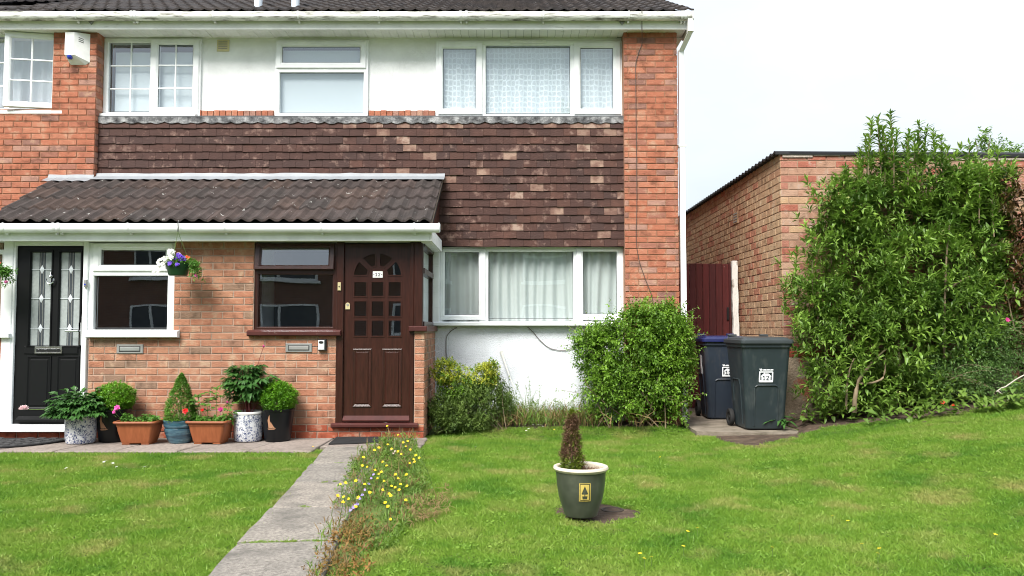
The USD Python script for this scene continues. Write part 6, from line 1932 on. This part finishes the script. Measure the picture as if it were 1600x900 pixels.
# ------------------------------------------------------------------ pot on the lawn with the browned conifer
sc = set_back(at_ground(910, 811, .012), .105)
gp_ = pot_thing('green_pot', sc, 'grey-green glazed pot with a cream rim standing on the lawn', 'plant pot',
                [(0, 0), (.096, 0), (.104, .006), (.118, .05), (.140, .12), (.152, .19), (.156, .25), (.160, .28)], [(.160, .282)], GREENPOT, pm('cream_glazed_rim', (.58, .51, .40), rough=.35), (.138, .258),
                [(.159, .28), (.170, .288), (.176, .298), (.172, .309), (.160, .313), (.148, .308), (.142, .296), (.139, .25)], n=48)
def on_pot(poly, px_, pz_):
    m = MB().prism_y(poly, -.0012, 0); v, f = trimesh.remesh.subdivide_to_size(*m.arrays(), .009)
    X_, Z__ = v[:, 0] + px_, v[:, 2] + pz_
    r = np.interp(Z__, [.05, .12, .19, .25], [.118, .140, .152, .156]) + .0015
    return np.stack([X_ + sc[0], -np.sqrt(np.maximum(r * r - X_ * X_, 0)) + v[:, 1] + sc[1], Z__ + sc[2]], 1), f
ex, ez = .012, .172
GOLD = pm('gold_print', (.50, .38, .10), rough=.5)
frame = sbox(-.036, -.056, .036, .056).difference(sbox(-.032, -.052, .032, .052))
tree = unary_union([Polygon([(0, .040), (-.020, -.008), (-.016, -.014), (.016, -.014), (.020, -.008)]), sbox(-.003, -.026, .003, -.012), Polygon([(-.017, -.024), (.017, -.024), (.013, -.044), (-.013, -.044)])])
pan = sbox(-.027, -.047, .027, .047).difference(tree)
em = part(gp_, 'emblem', on_pot(unary_union([frame, pan]), ex, ez), GOLD, label='gold panel showing a small tree in a pot')
t = thing('brown_conifer', sc + [-.04, 0, .26], 'small browned conifer with lime green foot in the green pot', 'conifer')
c = sc + [-.055, .0, .262]
n = 1500
u = nr.random(n) ** 1.1; a = nr.random(n) * 6.283
pr = np.interp(u, [0, .12, .3, .6, .85, 1], [.085, .098, .085, .062, .036, .008])
rr_ = .88 * pr * (.55 + .5 * nr.random(n)) * (1 + .35 * (meshkit.noise(np.stack([np.cos(a) * 2, np.sin(a) * 2, u * 6], 1)) - .5))
p = np.stack([c[0] + rr_ * np.cos(a), c[1] + rr_ * np.sin(a), c[2] + u * .40], 1)
ax = unit(np.stack([np.cos(a) * .5, np.sin(a) * .5, np.full(n, .9)], 1) + nr.normal(0, .25, (n, 3)))
lime = (u < .16 + .16 * nr.random(n)) & (np.cos(a) < .8) | ((np.cos(a) > .5) & (u < .55) & (u > .15) & (nr.random(n) < .55)) | (nr.random(n) < .14) | (u > .93)
ax = unit(ax * [1.7, 1.7, 1])
part(t, 'brown_foliage', MB().add(*whorls(p[~lime], ax[~lime], 6, .034, .0050, nr, (10, 60), .02, .05, .1)), L_BROWNC, kind='stuff')
part(t, 'lime_foliage', MB().add(*whorls(p[lime], ax[lime], 8, .026, .0045, nr, (10, 60), .02, .05, .1)), L_LIMEC, kind='stuff')
part(t, 'stem', MB().tube([c, c + [0, 0, .33]], [.010, .003], 6), WOOD)
# a dead tuft in the same pot
c = sc + [.065, 0, .262]
t = thing('dead_tuft', c, 'dead purplish-brown tuft at the right of the green pot', 'dead plant')
b_ = np.repeat(c[None], 220, 0) + nr.normal(0, .03, (220, 3)) * [1, 1, 0]
part(t, 'blades', MB().add(*leaves(b_, nr.normal(0, .6, (220, 3)) * [1, 1, .3] + [0, 0, .8], nr.uniform(.02, .06, 220), .004, nr, .2, .05)), L_BROWNC, kind='stuff')

# ------------------------------------------------------------------ hanging baskets
def basket(px, py, label, sx=1):
    yb = 8.44
    c = W(px, py, yb)                                        # middle of the bottom
    t = thing('hanging_basket', c, label, 'hanging basket')
    part(t, 'pot', MB().lathe([(0, 0), (.085, 0), (.095, .012), (.122, .115), (.128, .13), (.118, .132), (.112, .11)], c, 30), pm('green_basket_%d' % int(px + 100), (.012, .045, .018), rough=.35), smooth=45)
    part(t, 'soil', MB().lathe([(0, .118), (.113, .108)], c, 16), COMPOST)
    hook = np.array([c[0], YPG - .05, zpg + .005])
    part(t, 'hook', MB().tube([hook + [0, .02, .012], hook + [0, -.02, .018], hook + [0, -.035, -.01], hook + [0.004, -.035, -.06], hook + [-.004, -.02, -.085], hook + [0, -.03, -.1]], .006, 6), BLACK)
    hp = hook + [0, -.03, -.1]
    for a in (0.4, 2.5, 4.6):
        part(t, 'wire', MB().tube([c + [.12 * math.cos(a), .12 * math.sin(a), .12], hp], .0022, 4), STEM_G)
    m = MB()
    for k in range(210):
        a = nr.random() * 6.283; q = .13 * math.sqrt(nr.random())
        b_ = c + [q * math.cos(a), q * math.sin(a), .12 + nr.uniform(-.02, .11) * (1 - q * 3)]
        m.add(*whorls(b_[None], np.array([[math.cos(a) * .7, math.sin(a) * .7 - .1, .6]]), 5, .034, .017, nr, (30, 90), .03, .25))
    for k in range(120):                                     # trailing foliage at the right
        s = nr.random()
        b_ = c + [.13 + .10 * nr.random() * s + .03, nr.normal(0, .05), .14 - .20 * s * nr.random() + nr.normal(0, .015)]
        m.add(*whorls(b_[None], np.array([[.6, -.3, nr.uniform(-.6, .5)]]), 5, .034, .017, nr, (30, 90), .03, .25))
    part(t, 'foliage', m, L_BED, kind='stuff')
    def bloom(dx, dy, dz, r, mat, n=6, dbl=2):
        q_ = c + [dx, dy, dz]
        fm = MB()
        for j in range(dbl): fm.add(*petals(q_ + [0, -.004 * j, .002 * j], (nr.normal(0, .35) + dx, -1, .5), r * (1 - .2 * j), n, nr, .15 + .3 * j))
        part(t, 'bloom', fm, mat)
    for k in range(30):
        s = nr.random()
        bloom(-.20 + .17 * s + nr.normal(0, .012), -.08 + nr.normal(0, .035), .06 + .16 * s + nr.normal(0, .035), nr.uniform(.018, .030), F_WHITE)
    for (dx, dz, r) in ((-.03, .12, .036), (.02, .185, .03), (.05, .20, .032), (.075, .185, .03), (.03, .215, .028), (.055, .165, .026), (.095, .165, .022), (.04, .11, .028), (-.005, .175, .026)):
        bloom(dx, -.12 if dz < .15 else -.07, dz, r, F_VIO, 5, 2)
    for (dx, dz) in ((.10, .195), (.115, .19), (.108, .178)): bloom(dx, -.03, dz, .024, F_ORANGE, 5, 2)
    bloom(.20, -.03, -.005, .022, F_PINK); bloom(.025, -.06, .225, .022, F_PINKPALE)
basket(278, 431, 'green hanging basket of white, violet and orange flowers under the porch gutter')
basket(-17, 440, 'hanging basket of white flowers cut by the left edge of the picture')

# ------------------------------------------------------------------ door mats
RUB = pm('black_rubber', (.016, .016, .017), scale=20, rough=.65, spec=.4)
q0, q1 = at_ground(513, 694, .012), at_ground(627, 675, .012)
m = thing('door_mat', ((q0[0] + q1[0]) / 2, (q0[1] + q1[1]) / 2, .014), 'black ribbed rubber mat before the brown front door', 'door mat')
poly4 = [at_ground(513, 695, .012)[:2], at_ground(610, 691.5, .012)[:2], at_ground(623, 674.5, .012)[:2], at_ground(532, 678, .012)[:2]]
mp = np.array(poly4)
part(m, 'base', MB().prism_z(Polygon(mp).buffer(0), .014, .020), RUB)
grid = MB()
for s in np.linspace(.02, .98, 26):
    a, b = mp[0] * (1 - s) + mp[1] * s, mp[3] * (1 - s) + mp[2] * s; grid.tube([[*a, .0215], [*b, .0215]], .0035, 4)
for s in np.linspace(.04, .96, 13):
    a, b = mp[0] * (1 - s) + mp[3] * s, mp[1] * (1 - s) + mp[2] * s; grid.tube([[*a, .0215], [*b, .0215]], .0035, 4)
part(m, 'ribs', grid, RUB)
hc = at_ground(20, 686, .012)
xc, y1 = WX(15, 8.45), Y_P - .09
m = thing('door_mat', (xc, y1 - .2, .014), 'half-round black openwork mat before the black front door', 'door mat')
rx_, ry_ = .66, y1 - at_ground(10, 702, .012)[1]
half = [(xc + rx_ * math.cos(t), y1 - ry_ * math.sin(t)) for t in np.linspace(0, math.pi, 30)]
part(m, 'base', MB().prism_z(Polygon(half).buffer(0), .0145, .020), RUB)
grid = MB()
grid.tube([[*p_, .022] for p_ in half], .009, 5)
for rr2 in np.linspace(.25, .85, 4):
    for k in range(int(6 + rr2 * 14)):
        a = math.pi * (k + .5) / int(6 + rr2 * 14)
        cc_ = np.array([xc + rx_ * rr2 * math.cos(a), y1 - ry_ * rr2 * math.sin(a)])
        tt = np.linspace(0, 6.283, 9); grid.tube([[cc_[0] + .05 * math.cos(z), cc_[1] + .026 * math.sin(z), .0215] for z in tt], .0055, 4)
part(m, 'scrolls', grid, RUB)

# ------------------------------------------------------------------ wild flowers beside the path
fpoly = [G(a, b)[:2] for a, b in ((590, 700), (640, 690), (652, 715), (655, 750), (668, 790), (640, 810), (600, 850), (560, 880), (520, 905), (488, 912), (486, 890), (512, 845), (520, 815), (540, 775), (552, 740), (566, 715))]
FLOW = Polygon(fpoly).buffer(.03).buffer(0)
nr = np.random.default_rng(81)
c = np.array(FLOW.centroid.coords[0])
t = thing('wild_flowers', (*c, 0), 'straggling patch of yellow wild flowers along the right edge of the path', 'flowers')
m, md, mr = MB(), MB(), MB()
bx = FLOW.bounds
cnt = 0
heads = []
while cnt < 680:
    x, y = nr.uniform(bx[0], bx[2]), nr.uniform(bx[1], bx[3])
    if not FLOW.contains(Point(x, y)): continue
    cnt += 1
    far = np.clip((y - 5.0) / 3, 0, 1)
    hgt = nr.uniform(.02, .05 + .11 * far)
    if far < .3 and nr.random() < .35: continue
    b_ = np.array([x, y, .0])
    near_red = y < G(550, 790)[1] and nr.random() < np.clip(1.3 - (x - (A0 + pn * PWID + pd * ((y - A0[1]) / pd[1]))[0]) / .28, .1, 1)
    k = 3
    bb = b_ + np.column_stack([nr.normal(0, .025, k), nr.normal(0, .025, k), nr.uniform(.01, hgt, k)])
    tgt = mr if near_red and nr.random() < .85 else m
    tgt.add(*whorls(bb, nr.normal(0, .4, (k, 3)) + [0, -.1, .9], 6, .032 if not near_red else .018, .014 if not near_red else .010, nr, (25, 85), .04, .2, .1))
    if nr.random() < .5:
        n = 5; bb = np.repeat(b_[None], n, 0) + nr.normal(0, .02, (n, 3)) * [1, 1, 0]
        (md if nr.random() < .5 else m).add(*leaves(bb, nr.normal(0, .35, (n, 3)) * [1, 1, .2] + [0, 0, 1], nr.uniform(.6, 1.2, n) * (hgt + .05), .006, nr, nr.uniform(.1, .6), .05))
for k in range(125):                                  # low rusty mats by the path, straw where the turf has died
    s = nr.random()
    q_ = A0 + pd * (-.25 + 1.25 * s) + pn * (PWID + nr.uniform(-.06, .24) * (1 - .3 * s))
    b_ = np.array([[q_[0], q_[1], nr.uniform(.01, .075)]])
    mr.add(*whorls(b_, nr.normal(0, .4, (1, 3)) + [0, -.1, .9], 7, .030, .013, nr, (25, 85), .03, .2, .1))
for k in range(170):
    px, py = nr.uniform(635, 700), nr.uniform(782, 822)
    q_ = G(px, py - (px - 635) * .30); n = 3
    bb = np.repeat((q_ + [0, 0, .012])[None], n, 0) + nr.normal(0, .03, (n, 3)) * [1, 1, 0]
    md.add(*leaves(bb, nr.normal(0, 1, (n, 3)) * [1, 1, .1] + [0, 0, .3], nr.uniform(.04, .09, n), .005, nr, .3, .05))
part(t, 'green_foliage', m, L_WEED, kind='stuff')
part(t, 'dry_foliage', md, L_STRAW, kind='stuff')
part(t, 'rusty_foliage', mr, L_SEDUM, kind='stuff')
ms = MB()
def wild(px, py, Yd, r, mat, name='flower'):
    q_ = W(px, py, Yd)
    fm = MB().add(*petals(q_, (nr.normal(0, .3), -.35, 1), r, 5, nr, .25))
    fm.add(*petals(q_ + [0, 0, .003], (nr.normal(0, .3), -.8, .6), r * .8, 5, nr, .45))
    part(t, name, fm, mat)
    foot = np.array([q_[0] + nr.normal(0, .04), q_[1] + nr.uniform(0, .08), 0.0])
    twig(ms, foot, q_, .0022, .0015, nr, .06, 5, 4)
zoomed = [(605, 666), (622, 680), (630, 692), (637, 690), (585, 704), (592, 700), (606, 695), (612, 702), (622, 706), (627, 710), (634, 698), (641, 703), (650, 712), (655, 716), (648, 722), (568, 715), (566, 728), (574, 730), (586, 735), (598, 722), (604, 728), (640, 724), (646, 718),
          (556, 752), (540, 755), (590, 748), (600, 752), (592, 741), (618, 742), (622, 748), (626, 757), (570, 757), (612, 760), (618, 762), (545, 780), (537, 777), (560, 778), (578, 770), (556, 792), (598, 766), (635, 742), (624, 766), (608, 772), (610, 775), (634, 782), (602, 786), (606, 792), (610, 812), (532, 757), (528, 775), (536, 785), (636, 760), (596, 738)]
for i, (px, py) in enumerate(zoomed):
    gy_ = G(px, py + nr.uniform(24, 44))[1]
    wild(px, py, min(gy_, 8.2), nr.uniform(.010, .015), F_YEL)
for (px, py) in ((612, 703), (617, 706), (614, 709), (575, 718)): wild(px, py, 7.4, .015, F_PINKPALE)
for (px, py) in ((580, 748), (576, 757), (570, 766), (566, 774), (558, 788), (552, 794), (556, 790), (584, 742), (562, 780), (548, 798)): wild(px, py, G(px, py + 16)[1], .013, F_LILAC)
part(t, 'flower_stalks', ms, STEM_G, kind='stuff')

# ------------------------------------------------------------------ the lawn
GRASS = usdkit.material(stage, '/World/Looks/grass_blade', {
    'geo': ('geometry', {}), 'n': ('noise_texture', {'scale': 1.4, 'detail': 6.0, 'roughness': .7}),
    'mr': ('map_range', {'from_min': .36, 'from_max': .68, 'to_min': 0.0, 'to_max': 1.0, 'clamp': True}),
    'r1': ('rgb_ramp', {'ramp': [(0, (.22, .42, .050)), (.45, (.37, .55, .072)), (1, (.53, .60, .14))]}),
    'r2': ('rgb_ramp', {'ramp': [(0, (.55, .62, .6)), (.6, (1.0, 1.0, 1.0)), (.86, (1.22, 1.15, 1.1)), (.93, (1.5, 1.15, 1.9)), (1, (2.0, 1.4, 3.2))]}),
    'mu': ('mix', {'mix_type': 'multiply', 'fac': 1.0}),
    'n2': ('noise_texture', {'scale': 2.3, 'detail': 3.0}), 'm2': ('map_range', {'from_min': .54, 'from_max': .72, 'to_min': 0.0, 'to_max': .6, 'clamp': True}),
    'st': ('mix', {'color2': (.46, .38, .16)}),
    'p': ('principled_bsdf', {'roughness': .5, 'specular_ior_level': .3}), 't': ('translucent_bsdf', {}), 'mc': ('mix_closure', {'fac': .4})},
    [('geo.position', 'n.vector'), ('n.fac', 'mr.value'), ('mr.result', 'r1.fac'), ('geo.random_per_island', 'r2.fac'), ('r1.color', 'mu.color1'), ('r2.color', 'mu.color2'),
     ('geo.position', 'n2.vector'), ('n2.fac', 'm2.value'), ('m2.result', 'st.fac'), ('mu.color', 'st.color1'),
     ('st.color', 'p.base_color'), ('st.color', 't.color'), ('p.BSDF', 'mc.closure1'), ('t.BSDF', 'mc.closure2')], surface='mc.closure')
nr = np.random.default_rng(91)
LAWN_L = Polygon([G(-80, 706)[:2], G(200, 706)[:2], G(430, 704)[:2], G(508, 702)[:2], A1 - pd * .1, A0, A0 - pd * 3.0, (-9, 1.2), (-9, 7.75)]).buffer(0)
LAWN_R = Polygon([A1 + pn * PWID - pd * .02, G(640, 688)[:2], G(668, 681)[:2], G(700, 672)[:2], G(800, 667)[:2], G(900, 665)[:2], G(1000, 666)[:2], G(1085, 669)[:2], G(1130, 690)[:2], G(1180, 697)[:2], G(1236, 684)[:2], G(1300, 665)[:2], G(1400, 655)[:2], G(1500, 645)[:2],
                  G(1600, 624)[:2], (7.5, 8.6), (7.5, 1.2), A0 - pd * 3 + pn * PWID]).buffer(0)
LAWN = LAWN_L.buffer(.05).union(LAWN_R.buffer(.04)).difference(SOILP.buffer(-.01)).difference(FLOW.buffer(-.08)).difference(Polygon([(q[0] + -.0 + .075 * (meshkit.noise(np.array([[q[0] * 9, q[1] * 9, 1.0]]))[0] - .2) * (1 if k < 1 else 0), q[1]) for k, q in [(0, z_) for z_ in shapely.segmentize(PATH.buffer(-.03), .05).exterior.coords]]).buffer(0))
protos = []
grass = UsdGeom.PointInstancer.Define(stage, '/World/grass')
meta(grass.GetPrim(), 'short mown grass of the front lawn', 'grass', kind='stuff')
UsdGeom.Scope.Define(stage, '/World/grass/clumps')
for k in range(9):
    n = 74
    r = .07 * np.sqrt(nr.random(n)); a = nr.random(n) * 6.283
    b_ = np.stack([r * np.cos(a), r * np.sin(a), np.full(n, -.012)], 1)
    d = nr.normal(0, .75, (n, 3)) * [1, 1, .15] + [0, 0, .7]
    v, f = small_leaves(b_, d, nr.uniform(.020, .040, n), nr.uniform(.0028, .0050, n), nr, .1, .25)
    if k == 8:      # a clump with broad clover and plantain leaves
        b2 = b_[:30] + [0, 0, .016]
        v2, f2 = leaves(b2, nr.normal(0, 1, (30, 3)) * [1, 1, .3] + [0, 0, .15], nr.uniform(.012, .026, 30), nr.uniform(.009, .015, 30), nr, .2, .1)
        f = np.vstack([f, f2 + len(v)]); v = np.vstack([v, v2])
    usdkit.mesh(stage, f'/World/grass/clumps/clump_{k:03d}', (v, f), GRASS)
    protos.append(f'/World/grass/clumps/clump_{k:03d}')
def scatter(poly, step, rng, x0=-7.6, x1=7.5, y0=2.6, y1=9.6):
    xs, ys = np.arange(x0, x1, step), np.arange(y0, y1, step)
    XX, YY = np.meshgrid(xs, ys)
    P_ = np.stack([XX.ravel(), YY.ravel()], 1) + rng.uniform(-.5, .5, (XX.size, 2)) * step
    P_ = P_[np.abs(P_[:, 0]) < P_[:, 1] * .8 + 1.5]
    return P_[shapely.contains_xy(poly, P_[:, 0], P_[:, 1])]
P1 = scatter(LAWN, .062, nr)
# worn soil shows thin grass; joints of the path carry tufts
edge = np.array([LAWN.boundary.distance(Point(*q)) for q in P1])
sc_ = nr.uniform(.75, 1.25, len(P1)) * np.where(edge < .04, .8, 1)
tuft = []
for i in range(1, len(ts) - 1):
    for s in nr.uniform(0, PWID, 7 if i not in (4,) else 22):
        if nr.random() < .6: tuft.append(A0 + pd * (ts[i] + nr.normal(0, .012)) + pn * s)
tuft = np.array(tuft)
PTS = np.vstack([P1, tuft]); SC = np.concatenate([sc_, nr.uniform(.25, .55, len(tuft))])
Zs = height(PTS[:, 0], PTS[:, 1]) - .012
Zs[len(P1):] = .006
n = len(PTS)
ang = nr.random(n) * 6.283
grass.CreatePrototypesRel().SetTargets([Sdf.Path(p_) for p_ in protos])
grass.CreateProtoIndicesAttr(Vt.IntArray.FromNumpy(np.where(nr.random(n) < .022, 8, nr.integers(0, 8, n)).astype(np.int32)))
grass.CreatePositionsAttr(Vt.Vec3fArray.FromNumpy(np.column_stack([PTS, Zs]).astype(np.float32)))
grass.CreateOrientationsAttr(Vt.QuathArray([Gf.Quath(math.cos(a / 2), 0, 0, math.sin(a / 2)) for a in ang]))
grass.CreateScalesAttr(Vt.Vec3fArray.FromNumpy(np.column_stack([SC, SC, SC * nr.uniform(.8, 1.15, n)]).astype(np.float32)))
# daisies and buttercups in the turf
def lawn_flower(name, spots, mat, r, label, group, h=.05):
    src = None
    for px, py in spots:
        q_ = G(px, py); q_[2] += h
        if src is None:
            fm = MB().add(*petals(np.zeros(3), (0, -.2, 1), r, 8, nr, .12))
            src = thing(name, q_, label, 'flower', group)
            part(src, 'petals', (fm.arrays()[0] + q_, fm.arrays()[1]), mat)
            part(src, 'stalk', MB().tube([q_ - [0, 0, h], q_], .0015, 4), STEM_G)
        else:
            copy_of(src, name, q_, nr.random() * 6.28, label, group)
lawn_flower('daisy', ((162, 731), (165, 729), (176, 733), (182, 739), (226, 739), (103, 741), (817, 673), (821, 671), (833, 671), (841, 670), (845, 671), (848, 673), (826, 677), (822, 680), (743, 706)), F_WHITE, .013, 'small white daisy standing in the mown lawn', 'daisies in the lawn')
lawn_flower('buttercup', ((866, 678), (686, 725), (1031, 723), (990, 745), (1249, 831), (1325, 827), (1301, 819), (1000, 880), (1007, 888), (1068, 868), (1347, 864), (1374, 872), (1207, 870), (489, 706), (483, 685), (1372, 880), (1090, 838), (1075, 844), (1556, 850), (1018, 885)), F_YEL, .011, 'small yellow buttercup standing in the mown lawn', 'buttercups in the lawn')

# ------------------------------------------------------------------ across the road, seen in the panes
YO = -17.0
oh = thing('opposite_house', (-2, YO, 0), 'brick terrace across the road with white windows', 'house')
m = MB().box(-24, 17, YO - 8, YO, -.3, 5.2)
ow = part(oh, 'brick_wall', m, usdkit.material(stage, '/World/Looks/far_brick', {
    'co': ('geometry', {}), 'mp': ('mapping', {'rotation': (math.pi / 2, 0, 0)}), 'b': ('brick_texture', {'scale': 1.0, 'brick_width': .225, 'row_height': .075, 'mortar_size': .006, 'color1': (.20, .09, .06), 'color2': (.15, .07, .05), 'mortar': (.2, .16, .14)}),
    'p': ('principled_bsdf', {'roughness': .9})}, [('co.position', 'mp.vector'), ('mp.vector', 'b.vector'), ('b.color', 'p.base_color')], surface='p.BSDF'))
part(oh, 'roof', MB().prism_x([(YO + .5, 5.0), (YO + .5, 5.12), (YO - 4, 7.3), (YO - 8.5, 5.12), (YO - 8.5, 5.0)], -24.4, 17.4), MRT[0])
for k in range(7):
    x = -22 + k * 5.6
    for z0, z1 in ((.9, 2.2), (3.3, 4.6)):
        m = MB().ring(x, x + 2.4, z0, z1, [(0, YO + .02), (0, YO + .06), (.09, YO + .06), (.09, YO + .02)]); m.box(x + .75, x + .85, YO + .021, YO + .059, z0 + .1, z1 - .1)
        wf = part(oh, 'window', m, UPVC)
        part(wf, 'pane', MB().box(x + .05, x + 2.35, YO + .01, YO + .03, z0 + .05, z1 - .05), pm('far_pane_%d_%d' % (k, int(z0 * 10)), (.05, .06, .07), rough=.1))
        part(wf, 'sill', MB().box(x - .1, x + 2.5, YO + .001, YO + .12, z0 - .12, z0 - .001), UPVC)
part(oh, 'gutter', MB().box(-24.3, 17.3, YO + .51, YO + .63, 4.98, 5.1), UPVC)
nr = np.random.default_rng(99)
for (x, y, h_, lab) in ((2.15, -10.2, 10.6, 'tall tree across the road opposite the right upper window'), (3.9, -10.6, 10.3, 'bushier tree across the road beside the tall one')):
    t = thing('street_tree', (x, y, 0), lab, 'tree')
    e = [((x, y, h_ * .68), (1.3, 1.3, h_ * .26)), ((x + .6, y, h_ * .5), (1.1, 1.1, 1.2)), ((x - .5, y + .3, h_ * .52), (1.0, 1.0, 1.1))]
    p, o = crown_points(e, 1500, nr, shell=.3, rough=.5, gap=.4)
    m = MB().tube([(x, y, -.1), (x, y, h_ * .4), (x + .1, y, h_ * .8)], [.16, .12, .04], 8)
    for k in range(16): twig(m, (x, y, h_ * nr.uniform(.3, .6)), p[nr.integers(len(p))], .04, .012, nr, .08, 6)
    part(t, 'trunk', m, WOOD)
    part(t, 'crown', MB().add(*whorls(p, unit(o + [0, 0, .3]), 6, .16, .08, nr, (30, 100), .2)), L_TREE, kind='stuff')
